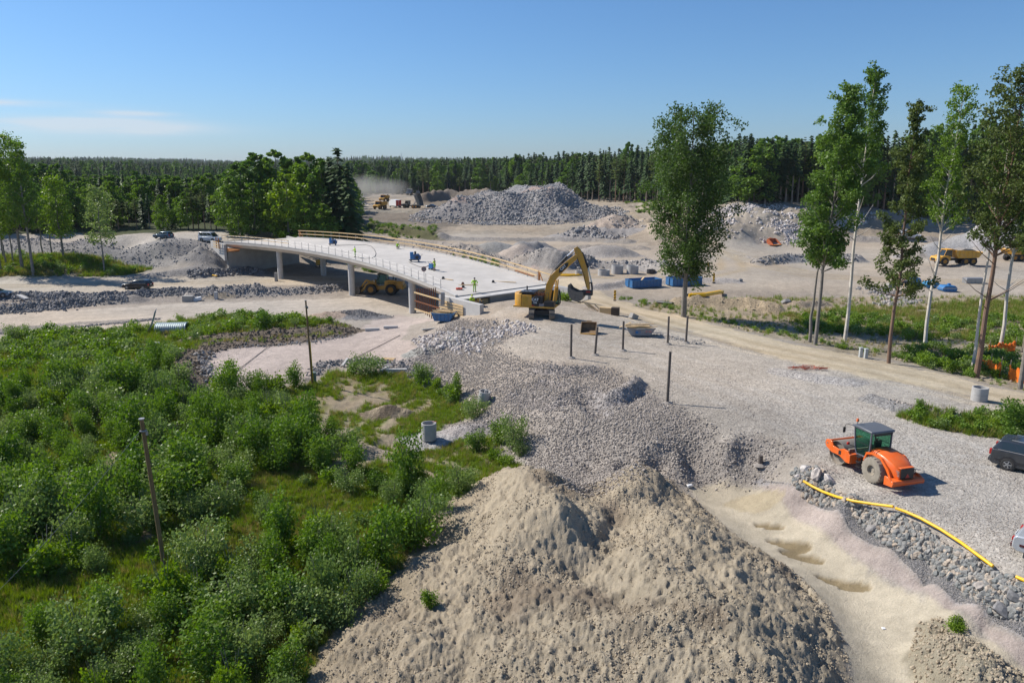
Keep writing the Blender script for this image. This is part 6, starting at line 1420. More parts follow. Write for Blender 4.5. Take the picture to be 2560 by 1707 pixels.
    for sy in (-1, 1):
        m = MB(); m.tube([(.9, sy * .75, 2.82), (1.25, sy * 1.02, 2.86), (1.32, sy * 1.08, 2.62)], .018, 6); m.box((1.32, sy * 1.08, 2.45), (.05, .16, .34)); m.build('mirror', BLK, r)
        m = MB(); m.tube([(.55, sy * .7, 1.55), (.85, sy * 1.0, 1.62)], .018, 6); m.build('lamp_arm', BLK, r)
        m = MB(); m.box((.9, sy * 1.05, 1.70), (.10, .16, .16)); m.build('indicator_lamp', REDL, r, bevel=.015)
    m = MB()
    for i in range(3): m.box((-.05 + i * .02, .96, .5 + i * .32), (.34, .22, .03))
    m.beam((-.2, .95, .45), (-.15, .9, 1.25), .03, .03); m.beam((.12, .95, .45), (.15, .9, 1.25), .03, .03); m.build('step_ladder', BLK, r)
    return r
def seethrough(name, tint, a=.45):
    m, N, L, P = newmat(name); P.inputs['Base Color'].default_value = (*tint, 1); P.inputs['Roughness'].default_value = .06; P.inputs['Specular IOR Level'].default_value = .7
    t = N.new('ShaderNodeBsdfTransparent'); t.inputs[0].default_value = (.62, .86, .76, 1); ms = N.new('ShaderNodeMixShader'); ms.inputs[0].default_value = a; L.new(t.outputs[0], ms.inputs[1]); L.new(P.outputs[0], ms.inputs[2]); L.new(ms.outputs[0], N['Material Output'].inputs[0]); return m
GLASS_R = seethrough('tinted_cab_glass', (.03, .07, .06), .16)
roller()
def text_obj(s, size, parent, loc, rot, m, name='lettering', ex=.006):
    cu = bpy.data.curves.new(name, 'FONT'); cu.body = s; cu.size = size; cu.extrude = ex; cu.align_x = 'CENTER'; cu.align_y = 'CENTER'; cu.offset = size * .02; cu.materials.append(m)
    o = bpy.data.objects.new(name, cu); COL.objects.link(o); o.parent = parent; o.location = loc; o.rotation_euler = rot; return o
def tracks_(r, x0, x1, yc, w, hgt, mt=TRACK, nshoe=40, name='track'):
    """one crawler: belt of shoes round an oval, inner frame"""
    root = bpy.data.objects.new(name, None); COL.objects.link(root); root.parent = r; rr = hgt / 2; Ls = (x1 - x0) - 2 * rr; per = 2 * Ls + 2 * math.pi * rr; m = MB()
    for i in range(nshoe):
        s = per * i / nshoe
        if s < Ls: x, z, a = x0 + rr + s, hgt, 0
        elif s < Ls + math.pi * rr: q = (s - Ls) / rr; x, z, a = x1 - rr + math.sin(q) * rr, rr + math.cos(q) * rr, q
        elif s < 2 * Ls + math.pi * rr: x, z, a = x1 - rr - (s - Ls - math.pi * rr), 0, math.pi
        else: q = (s - 2 * Ls - math.pi * rr) / rr; x, z, a = x0 + rr - math.sin(q) * rr, rr - math.cos(q) * rr, math.pi + q
        m.box((x, yc, z), (per / nshoe * .9, w, .05), M=Matrix.Rotation(a, 3, 'Y')); m.box((x + math.sin(a) * .04, yc, z + math.cos(a) * .04), (.04, w, .07), M=Matrix.Rotation(a, 3, 'Y'))
    m.build('track_shoes', mt, root, smooth=0)['kind'] = 'stuff'
    m = MB(); m.prism([(x0 + rr * .8, rr * .6), (x1 - rr * .8, rr * .6), (x1 - rr * .8, rr * 1.5), (x0 + rr * .8, rr * 1.5)], yc - w * .32, yc + w * .32)
    for x in (x0 + rr, x1 - rr): m.cyl((x, yc - w * .3, rr), (x, yc + w * .3, rr), rr * .8, n=18)
    m.build('track_frame', BLK, root)
def excavator():
    b = at(1354, 789, .95); z = zg(b[0], b[1]); r = empty('excavator', (b[0], b[1], z), 0, 'yellow crawler excavator with raised arm standing beside the bridge end', 'excavator')
    r.scale = (.93, .93, .93)
    rt = bpy.data.objects.new('undercarriage', None); COL.objects.link(rt); rt.parent = r; rt.rotation_euler = (0, 0, R(-92))
    for sy in (-1, 1): tracks_(rt, -2.35, 2.35, sy * 1.22, .66, .98)
    m = MB(); m.box((0, 0, .65), (2.4, 1.9, .5)); m.cyl((0, 0, .85), (0, 0, 1.18), .72, n=24); m.build('carbody', BLK, rt)
    up = bpy.data.objects.new('upper_structure', None); COL.objects.link(up); up.parent = r; up.rotation_euler = (0, 0, R(-17)); up.location = (-.1, 0, 0)
    def part(m, nm, mt, **k): return m.build(nm, mt, up, **k)
    m = MB(); m.prism([(-3.05, 1.22), (2.0, 1.22), (2.0, 1.42), (-3.05, 1.42)], -1.48, 1.48); part(m, 'platform', YEL, bevel=.02)
    # counterweight with rounded rear
    m = MB(); pr = []
    for i in range(13): a = R(90 + 15 * i); pr.append((-2.05 + math.cos(a) * 1.15, math.sin(a) * 1.48))
    vs = [(x, y, 1.44) for x, y in pr] + [(x, y, 2.72) for x, y in pr] + [(x * .98 - .03, y * .96, 2.84) for x, y in pr]; k = len(pr)
    m.add(vs, [tuple(range(k)), tuple(range(2 * k, 3 * k))[::-1]] + [(j * k + i, j * k + (i + 1) % k, (j + 1) * k + (i + 1) % k, (j + 1) * k + i) for j in (0, 1) for i in range(k)]); part(m, 'counterweight', YEL, smooth=40, bevel=.02)
    m = MB(); m.box((-1.38, -1.40, 2.08), (1.25, .16, 1.26)); part(m, 'side_door', YEL, bevel=.02); m = MB(); m.box((-1.38, 1.40, 2.08), (1.25, .16, 1.26)); part(m, 'side_door', YEL, bevel=.02)
    m = MB(); m.box((-1.55, -1.49, 2.02), (.7, .02, .8)); part(m, 'door_panel', mat('louvre_yellow', (.48, .27, .03), .6), bevel=.01)
    m = MB(); m.box((-.30, -1.40, 2.0), (.88, .16, 1.12)); part(m, 'black_side_panel', BLK, bevel=.02)
    text_obj('CAT', .44, up, (-.32, -1.492, 2.22), (R(90), 0, 0), WHITE); text_obj('336', .30, up, (-.32, -1.492, 1.86), (R(90), 0, 0), WHITE)
    m = MB(); m.add([(-.72, -1.49, 1.44), (-.3, -1.49, 1.44), (-.72, -1.49, 1.62), (-.72, -1.50, 1.44), (-.3, -1.50, 1.44), (-.72, -1.50, 1.62)], [(0, 1, 2), (5, 4, 3), (0, 3, 4, 1), (1, 4, 5, 2), (2, 5, 3, 0)]); part(m, 'red_decal', REDL)
    m = MB(); m.prism([(-2.6, 2.70), (-.6, 2.70), (-.6, 2.98), (-1.1, 3.06), (-2.4, 2.98)], -1.05, 1.05); part(m, 'engine_hood', BLK, bevel=.03)
    for i in range(3): m = MB(); m.box((-1.2 - i * .45, -.45, 3.05), (.34, .8, .05)); part(m, 'hood_panel', GREYP)
    m = MB(); m.cyl((-1.9, .6, 3.0), (-1.9, .6, 3.5), .09, n=12); part(m, 'exhaust', DARK)
    m = MB(); g = random.Random(4)
    for i in range(16): x = -.45 + g.uniform(0, .9); y = g.uniform(-1.1, -.3); m.tube([(x, y, 2.5), (x + g.uniform(-.2, .2), y + g.uniform(-.2, .2), 2.75 + g.uniform(0, .35)), (x + g.uniform(.1, .5), y + .2, 2.6)], .04, 5)
    part(m, 'hydraulic_hoses', RUST)
    m = MB(); m.box((0, -.75, 2.15), (1.0, .9, .9)); m.tube([(-.1, -1.4, 2.8), (-.1, -1.4, 3.1), (1.3, -1.4, 3.1), (1.3, -1.4, 1.5)], .025, 6); part(m, 'valve_block', DARK)
    m = MB(); m.box((1.35, -.95, 1.75), (1.2, .95, .62)); part(m, 'tool_box', BLK, bevel=.02)
    # cab on the far (left) side, forward
    hw0, hw1 = .42, 1.44; pr = [(.35, 1.44), (2.05, 1.44), (2.10, 2.2), (1.90, 3.02), (.35, 3.10)]; mb = MB()
    for y in (hw0, hw1):
        P_ = [(x, y, zz) for x, zz in pr]
        for a, b2 in zip(P_, P_[1:] + P_[:1]): mb.beam(a, b2, .10, .10)
        mb.beam((1.15, y, 1.44), (1.15, y, 3.06), .08, .08)
    for x, zz in pr: mb.beam((x, hw0, zz), (x, hw1, zz), .10, .10)
    part(mb, 'cab_frame', BLK)
    m = MB(); m.prism([(.38, 1.46), (2.03, 1.46), (2.07, 2.2), (1.88, 3.0), (.38, 3.07)], hw0 + .03, hw1 - .03); part(m, 'cab_glass', seethrough('excavator_cab_glass', (.03, .08, .06), .55), smooth=0)
    m = MB(); m.box((1.1, .93, 3.13), (1.75, 1.1, .10)); part(m, 'cab_roof', GREYP, bevel=.03)
    m = MB(); m.box((1.0, .93, 1.9), (.5, .5, .15)); m.box((.75, .93, 2.3), (.14, .5, .7)); part(m, 'driver_seat', BLK)
    # boom, stick and bucket in the XZ plane at y=-0.15
    yb = -.12
    def limb(pts, w, nm):
        m = MB(); n = len(pts); half = n // 2; m.prism(pts, yb - w / 2, yb + w / 2); return part(m, nm, YEL, smooth=25, bevel=.025)
    limb([(.55, 1.9), (.75, 1.65), (1.1, 1.75), (1.25, 2.5), (1.45, 3.6), (1.9, 4.6), (2.6, 5.35), (3.5, 6.25), (4.55, 7.22), (4.50, 7.55), (4.2, 7.60), (3.2, 6.85), (2.1, 5.85), (1.25, 5.0), (.72, 3.9), (.5, 2.7)], .52, 'boom')
    limb([(4.0, 8.30), (4.35, 8.52), (4.65, 8.30), (5.05, 7.7), (5.55, 6.2), (5.92, 4.2), (5.98, 3.55), (5.72, 3.5), (5.45, 4.2), (4.95, 5.9), (4.55, 7.0), (4.25, 7.15), (4.15, 7.6)], .42, 'stick')
    for sy in (-.46, .46):
        m = MB(); m.cyl((1.75, yb + sy, 1.9), (1.95, yb + sy, 3.6), .15, n=12); m.cyl((1.95, yb + sy, 3.6), (2.02, yb + sy, 4.5), .085, n=10); part(m, 'boom_cylinder', YEL)
    m = MB(); m.cyl((1.75, yb, 5.75), (3.2, yb, 7.35), .17, n=12); part(m, 'stick_cylinder', BLK); m = MB(); m.cyl((3.2, yb, 7.35), (4.25, yb, 8.35), .09, n=10); part(m, 'cylinder_rod', CHROME)
    m = MB(); m.cyl((4.95, yb, 7.85), (5.7, yb, 6.1), .14, n=12); part(m, 'bucket_cylinder', BLK); m = MB(); m.cyl((5.7, yb, 6.1), (6.15, yb, 4.4), .075, n=10); part(m, 'cylinder_rod', CHROME)
    m = MB(); m.beam((6.15, yb, 4.4), (6.25, yb, 3.5), .16, .2); m.beam((5.8, yb, 4.2), (6.15, yb, 4.4), .12, .14); part(m, 'linkage', DARK)
    m = MB(); m.box((5.7, yb, 3.15), (1.2, .62, .6)); m.cyl((5.5, yb - .4, 3.3), (5.5, yb + .4, 3.3), .1); m.cyl((6.2, yb - .4, 3.3), (6.2, yb + .4, 3.3), .1); part(m, 'tilt_rotator', DARK, bevel=.02)
    m = MB(); m.box((5.85, yb - .31, 3.28), (.6, .02, .14)); part(m, 'red_decal', REDL)
    m = MB(); m.tube([(1.0, yb - .3, 4.6), (1.6, yb - .32, 5.6), (2.6, yb - .3, 6.5)], .03, 5); m.tube([(4.4, yb - .25, 7.3), (4.7, yb - .3, 6.6), (5.3, yb - .25, 5.2), (5.6, yb - .25, 3.8)], .03, 5); part(m, 'hoses', BLK)
    # bucket: open shell curling back towards the machine
    arc = [(5.3, 3.25), (5.35, 2.7), (5.1, 2.3), (4.6, 2.1), (4.05, 2.25), (3.65, 2.75), (3.45, 3.4), (3.5, 4.05)]; inn = [(3.6, 4.0), (3.58, 3.4), (3.77, 2.85), (4.1, 2.4), (4.6, 2.25), (5.0, 2.42), (5.2, 2.75), (5.15, 3.2)]
    m = MB(); m.prism(arc + inn, yb - .72, yb + .72)
    for sy in (-1, 1): m.prism([(5.3, 3.3), (5.35, 2.7), (5.1, 2.3), (4.6, 2.1), (4.05, 2.25), (3.65, 2.75), (3.45, 3.4), (3.5, 4.1), (3.9, 3.6), (4.6, 3.3)], yb + sy * .72, yb + sy * .76)
    part(m, 'bucket', BUCK, smooth=30)
    text_obj('CAT', .42, up, (2.78, yb - .275, 6.02), (R(90), R(-42), 0), WHITE); m = MB(); m.add([(x, yb - .268, zz) for x, zz in [(2.25, 5.35), (2.62, 5.48), (3.35, 6.2), (3.42, 6.62), (3.0, 6.55), (2.3, 5.85)]] + [(x, yb - .262, zz) for x, zz in [(2.25, 5.35), (2.62, 5.48), (3.35, 6.2), (3.42, 6.62), (3.0, 6.55), (2.3, 5.85)]], [(0, 1, 2, 3, 4, 5), (11, 10, 9, 8, 7, 6)] + [(i, (i + 1) % 6, 6 + (i + 1) % 6, 6 + i) for i in range(6)]); part(m, 'black_decal', BLK, smooth=0)
    return r
excavator()
def loader(p, rz, label):
    r = empty('wheel_loader', p, rz, label, 'wheel loader'); hub = mat('yellow_hub', (.42, .2, .03), .7)
    for x in (-1.6, 1.75):
        for sy in (-1, 1): wheel(r, x, sy * 1.15, .92, .65, RUB, hub, 6, sy, .5, treads=20)
    m = MB(); m.prism([(-3.5, 1.0), (-3.6, 1.5), (-3.5, 2.25), (-1.2, 2.45), (-.5, 2.3), (-.5, 1.0)], -.85, .85); m.build('engine_hood', YEL, r, bevel=.05)
    m = MB(); m.box((-3.55, 0, 1.3), (.3, 2.5, .7)); m.build('counterweight', YEL, r, bevel=.04)
    m = MB(); m.prism([(-2.6, 1.95), (-2.2, 2.05), (-1.0, 2.05), (-.5, 1.7), (-.6, 1.6), (-1.0, 1.92), (-2.2, 1.95)], -1.45, -.85); m.prism([(-2.6, 1.95), (-2.2, 2.05), (-1.0, 2.05), (-.5, 1.7), (-.6, 1.6), (-1.0, 1.92), (-2.2, 1.95)], .85, 1.45); m.build('fender', YEL, r)
    m = MB(); m.prism([(-.5, .8), (2.3, .7), (2.5, 1.7), (1.2, 2.1), (.8, 1.4), (-.5, 1.5)], -.5, .5); m.build('front_frame', YEL, r, bevel=.03)
    fr = [(-.75, 1.75), (-.8, 3.35), (.55, 3.35), (.85, 2.4), (.8, 1.75)]; mb = MB()
    for y in (-.72, .72):
        P_ = [(x, y, z) for x, z in fr]
        for a, b in zip(P_, P_[1:] + P_[:1]): mb.beam(a, b, .1, .1)
    for x, z in fr: mb.beam((x, -.72, z), (x, .72, z), .1, .1)
    mb.build('cab_frame', BLK, r); m = MB(); m.prism([(x * .97, z) for x, z in fr], -.7, .7); m.build('cab_glass', GLASS_R, r, smooth=0)
    m = MB(); m.box((-.1, 0, 3.45), (1.6, 1.6, .12)); m.build('cab_roof', BLK, r, bevel=.03)
    m = MB(); m.cyl((-1.7, -.4, 2.4), (-1.7, -.4, 3.25), .08); m.build('exhaust', BLK, r); m = MB(); m.cyl((-2.3, .4, 2.4), (-2.3, .4, 2.75), .14); m.build('air_filter', BLK, r)
    for sy in (-1, 1): m = MB(); m.prism([(.9, 2.0), (1.4, 2.35), (2.4, 2.0), (3.3, 1.0), (3.75, .45), (3.55, .35), (3.0, .75), (2.2, 1.55), (1.3, 1.8)], sy * .55, sy * .70); m.build('lift_arm', YEL, r, bevel=.02)
    m = MB(); m.beam((1.6, 0, 1.9), (2.8, 0, 2.3), .3, .3); m.beam((2.8, 0, 2.3), (3.6, 0, 1.2), .18, .25); m.build('tilt_linkage', YEL, r)
    m = MB(); m.prism([(3.55, 1.35), (3.5, .7), (3.65, .2), (4.1, .05), (4.95, .0), (4.95, .06), (4.15, .14), (3.78, .3), (3.65, .75), (3.72, 1.3)], -1.55, 1.55)
    for sy in (-1, 1): m.prism([(3.55, 1.35), (3.5, .7), (3.65, .2), (4.1, .05), (4.95, .0), (4.6, .7), (3.85, 1.42)], sy * 1.55, sy * 1.60)
    m.build('bucket', BUCK, r, smooth=30); m = MB()
    for sy in (-1, 1): m.beam((1.2, sy * 1.0, 1.9), (1.2, sy * 1.0, 2.35), .04, .04); m.box((1.2, sy * 1.0, 2.42), (.12, .2, .16))
    m.build('work_lamp', LAMP, r)
    for sy in (-1, 1): m = MB(); m.prism([(.75, 1.85), (1.1, 2.02), (2.2, 2.02), (2.75, 1.7), (2.7, 1.62), (2.2, 1.92), (1.1, 1.92)], sy * .8, sy * 1.4); m.build('front_fender', YEL, r)
    return r
p = place(958, 735); loader((p[0], p[1], p[2]), R(180 - 4), 'yellow wheel loader working in the shade under the bridge deck')
def hauler(p, rz, label, name='dump_truck', raised=0, paint=YEL2, s=1.0, group=None):
    r = empty(name, p, rz, label, 'dump truck', group); r.scale = (s,) * 3; hub = bpy.data.materials['yellow_hub']
    for x in (-3.2, -1.5, 3.3):
        for sy in (-1, 1): wheel(r, x, sy * 1.15, .88, .65, RUB, hub, 0, sy, .5, treads=0)
    m = MB(); m.box((-.6, 0, 1.25), (8.0, .9, .5)); m.build('chassis', BLK, r)
    m = MB(); m.prism([(2.0, 1.0), (5.2, .9), (5.35, 1.4), (5.1, 1.95), (3.3, 2.1), (2.0, 2.1)], -1.25, 1.25); m.build('engine_hood', paint, r, bevel=.06)
    m = MB(); m.box((5.33, 0, 1.35), (.08, 1.6, .5)); m.build('grille', BLK, r)
    m = MB(); m.prism([(1.5, 2.1), (1.5, 3.4), (2.9, 3.4), (3.4, 2.1)], -.95, .95); m.build('cab', GLASS, r, bevel=.04)
    m = MB(); m.box((2.2, 0, 3.47), (1.7, 2.1, .14)); m.box((1.52, 0, 2.6), (.12, 2.0, 1.6)); m.beam((2.95, -.95, 3.4), (3.42, -.95, 2.1), .1, .1); m.beam((2.95, .95, 3.4), (3.42, .95, 2.1), .1, .1); m.build('cab_roof', paint, r, bevel=.02)
    for sy in (-1, 1): m = MB(); m.prism([(2.2, 1.95), (2.7, 2.12), (3.9, 2.12), (4.5, 1.8), (4.4, 1.7), (3.8, 2.0), (2.8, 2.0), (2.3, 1.85)], sy * 1.0, sy * 1.55); m.build('fender', paint, r)
    bd = bpy.data.objects.new('dump_body', None); COL.objects.link(bd); bd.parent = r; bd.location = (-4.2, 0, 1.6); bd.rotation_euler = (0, -raised, 0)
    m = MB(); T = .10; pr = [(-.9, 1.25), (0, .1), (4.6, 0), (5.2, .9), (5.4, 1.75), (4.9, 1.75), (4.7, .95), (4.3, .18), (.1, .28), (-.8, 1.4)]; m.prism(pr, -1.45, 1.45)
    for sy in (-1, 1): m.prism([(-.9, 1.25), (0, .1), (4.6, 0), (5.2, .9), (5.4, 1.75), (4.4, 1.8), (1.5, 1.7)], sy * 1.45, sy * 1.55)
    m.prism([(4.9, 1.72), (6.2, 1.95), (6.2, 2.03), (4.9, 1.82)], -1.3, 1.3); m.build('tipper_body', paint, bd, bevel=.02)
    m = MB()
    for i in range(5): m.box((.6 + i * .95, -1.6, .85), (.12, .08, 1.35)); m.box((.6 + i * .95, 1.6, .85), (.12, .08, 1.35))
    m.build('body_rib', paint, bd)
    if not raised: m = MB(); m.prism([(0, .5), (4.7, .5), (4.7, 1.6), (3.2, 2.1), (1.6, 2.0), (0, 1.3)], -1.4, 1.4); m.build('rubble_load', GM2, bd, smooth=60)
    if raised:
        for sy in (-.3, .3): m = MB(); m.cyl((-1.0, sy, 1.4), (-4.2 + 3.0 * math.cos(raised), sy, 1.6 + 3.0 * math.sin(raised)), .12); m.build('tipping_ram', CHROME, r)
    return r
GM2 = mat('loaded_rubble', (.28, .25, .22), .95, var=.4, scale=5, bump=.8, bscale=9)
p = place(2388, 662); hauler(p, R(183), 'yellow articulated dump truck parked beyond the tall birches on the quarry floor', s=.92)
p = place(2555, 652); hauler(p, R(10), 'yellow dump truck half hidden by pines at the right picture edge', s=.92)
p = place(951, 523); hauler(p, R(-105), 'orange dump truck driving towards us in front of the dust', s=.95)
p = place(961, 504); hauler(p, R(-100), 'loaded dump truck trailing dust behind the first one on the plateau', s=.95)
p = place(1024, 488); hauler(p, R(-90), 'dark blue truck before the forest edge on the far plateau', s=.95, paint=PAINT['blue'], name='dump_truck')
p = place(1030, 521); hauler(p, R(150), 'yellow dump truck with its tipper body raised upright', s=.95, raised=R(66), paint=mat('dusty_tipper', (.20, .19, .165), .8))
p = place(990, 520); r = empty('container_truck', p, R(-60), 'white truck with red rear doors parked on the plateau', 'truck')
m = MB(); m.box((0, 0, 2.3), (6.5, 2.55, 2.6)); m.build('cargo_box', WHITE, r, bevel=.03); m = MB(); m.box((3.27, .66, 2.3), (.06, 1.2, 2.4)); m.box((3.27, -.66, 2.3), (.06, 1.2, 2.4)); m.build('rear_door', REDL, r)
m = MB(); m.box((-4.3, 0, 1.8), (1.8, 2.4, 2.2)); m.build('cab', WHITE, r, bevel=.06); m = MB(); m.box((-5.21, 0, 2.3), (.04, 2.1, .8)); m.build('windscreen', GLASS, r); m = MB(); m.box((0, 0, .85), (8, 1.0, .3)); m.build('chassis', BLK, r)
for x in (-4.2, 1.4, 2.6):
    for sy in (-1, 1): wheel(r, x, sy * 1.05, .5, .35, RUB, RIM, 0, sy)
# ---------------------------------------------------------------- site furniture
BLUE = mat('skip_blue', (.02, .14, .34), .5, var=.1, dirt=(.16, .17, .18), dirt_amt=.45)
TANKB = mat('tank_blue', (.03, .16, .38), .5, var=.12)
YPIPE = mat('yellow_pipe', (.90, .50, .005), .42, var=.04, dirt=(.6, .42, .15), dirt_amt=.2)
RING = mat('concrete_ring', (.40, .39, .375), .85, var=.14, scale=2, dirt=(.31, .30, .28), dirt_amt=.5)
POLE = mat('weathered_post', (.12, .10, .085), .85, var=.3, scale=2)
TPOLE = mat('tarred_pole', (.22, .135, .055), .85, var=.25, scale=1.5, dirt=(.10, .075, .04), dirt_amt=.6)
HIVIS = mat('hi_vis_cloth', (.45, .78, .03), .7, var=.1)
HIVIS2 = mat('hi_vis_trousers', (.33, .60, .05), .75, var=.15)
SKIN = mat('skin', (.42, .24, .16), .6)
NET = mat('orange_netting', (.85, .20, .015), .7, var=.15, scale=2)
REBAR = mat('red_rebar', (.42, .09, .045), .8, var=.3, scale=3)
def top_at(p, tp): return top_h(p[0], p[1], p[2], tp)
for bx, by, ty, lab, ln in [(1427.3, 895, 811, 'dark timber post nearest the excavator in the row of posts', 0), (1487, 888, 817, 'slightly leaning timber post beside the loose steel bucket', .18), (1556.8, 877, 803, 'timber post in front of the small grey skip', 0),
                     (1669, 861, 791, 'timber post standing just left of the last one in the row', 0), (1714.5, 858, 790, 'rightmost timber post of the row beside the haul road', .05), (1668, 1008.5, 879, 'tallest lone timber post in the middle of the gravel pad', .05), (1900.5, 1163, 1138, 'short stub post on the gravel bank below the pad', 0)]:
    p = place(bx, by); h = top_at(p, ty); r = empty('timber_post', p, 0, lab, 'post', 'timber posts on the pad'); m = MB(); m.tube([(0, 0, -.3), (ln * .5, 0, h * .5), (ln, 0, h)], [.11, .105, .10] if h > 1.5 else [.15, .15, .14], 12); m.build('shaft', POLE, r)
    m = MB(); m.lathe([(.42, 0), (.28, .10), (.12, .16)], n=14); m.v = [(x * (1 + .2 * math.sin(x * 30)), y, z + .015 * math.sin(y * 40)) for x, y, z in m.v]; m.build('gravel_collar', GM2, r)
for bx, by, ty, lab, rad in [(418, 1458, 1048, 'leaning wooden pole in the green thicket at lower left', .14), (781, 962, 752, 'upright wooden pole beside the pale platform and the green cabinet', .12)]:
    p = place(bx, by); h = top_at(p, ty); r = empty('wooden_pole', p, 0, lab, 'pole'); lx = -.35 if bx < 500 else -.15
    m = MB(); m.tube([(0, 0, -.4), (lx * .5, 0, h * .5), (lx, 0, h)], [rad * .75, rad * .7, rad * .62], 12); m.build('shaft', TPOLE, r)
    m = MB(); m.cyl((lx, 0, h), (lx, 0, h + .05), rad * .95, n=12); m.build('cap', STEEL, r)
    m = MB(); m.lathe([(rad * 1.0, h * .93), (rad * 1.15, h * .935), (rad * 1.0, h * .94)], (lx * .94, 0, 0)); m.box((lx * .9 + rad, 0, h * .92), (.10, .06, .2)); m.build('bracket', STEEL, r)
    if bx < 500: q = place(-40, 1530); e = (q[0] - p[0], q[1] - p[1], q[2] - p[2] + .3)
    else: q = place(735, 800); e = (q[0] - p[0], q[1] - p[1], q[2] - p[2])
    m = MB(); a = Vector((lx, 0, h * .95)); e = Vector(e); m.tube([a.lerp(e, t) - Vector((0, 0, math.sin(t * math.pi) * .25)) for t in (0, .2, .4, .6, .8, 1)], .007, 4); m.build('stay_wire', STEEL, r)
    if bx > 500: m = MB(); m.beam((rad * .9, -.02, h * .05), (lx * .4 + rad * .9, -.02, h * .52), .05, .05); m.build('cable_guard', YPIPE, r)
def cable(pts, rad, label, m=None, name='cable', cat='cable', lift=.03):
    P = [place(*q) for q in pts]; b = MB(); b.tube([(x, y, z + rad + lift) for x, y, z in P], rad, 6); o = b.build(name, m or BLK); return tag(o, label, cat)
cable([(683,857),(655,880),(625,903),(590,930),(563,949)], .03, 'thin black cable lying across the left part of the pale platform')
cable([(1000,839),(960,860),(920,880),(882,898)], .03, 'thin black cable lying across the right part of the pale platform')
# manhole rings
def ring(p, rad, h, label, tilt=(0, 0), seam=False, name='concrete_ring', m_=None, group=None, rd=0):
    r = empty(name, (p[0], p[1], p[2] - .05), rd, label, 'concrete ring', group, rot=(tilt[0], tilt[1], 0)); m = MB(); t = rad * .14
    prof = [(rad, 0), (rad, h * .5 - .02), (rad - .03, h * .5), (rad, h * .5 + .02), (rad, h)] if seam else [(rad, 0), (rad, h)]
    m.lathe(prof + [(rad - .02, h + .015), (rad - t, h + .015), (rad - t, 0)], n=36, closed=True); m.build('ring_wall', m_ or RING, r, smooth=35)
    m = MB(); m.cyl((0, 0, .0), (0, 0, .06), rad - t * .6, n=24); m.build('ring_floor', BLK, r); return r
q = place(1073, 1096); rg = ring(q, .56, 1.28, 'open concrete well ring standing on a sand pad in the grass'); m = MB(); m.beam((.2, .3, 1.3), (.62, -.05, 1.42), .03, .03); m.build('lifting_strap', REDL, rg)
q = place(1207, 1008); rg = ring(q, .47, 1.15, 'tilted concrete well ring half sunk in the gravel slope', (R(6), R(10))); m = MB(); m.cyl((.02, .05, .2), (.06, .08, 1.28), .10, n=10); m.build('inner_pipe', CONC_W, rg)
q = place(2447, 1001); ring(q, .56, 1.08, 'seamed concrete well ring beside the haul road at the right', seam=True)
q = place(2150, 735)
for px, lab, h in [(1510, 'lowest of the three concrete rings beside the dirt road', 1.1), (1544, 'middle one of the three concrete rings beside the dirt road', 1.65), (1582, 'right one of the three concrete rings beside the dirt road', 1.6)]:
    q = place(px, 689 if px == 1510 else 685); ring((q[0], q[1] + .5, q[2]), 1.12, h, lab, group='concrete rings in a row')
q = place(1627, 683); ring(q, .8, .75, 'low dark ring to the right of the three pale concrete rings', m_=DARK)
q = place(1447, 688); ring(q, .7, .9, 'small grey ring behind the excavator arm')
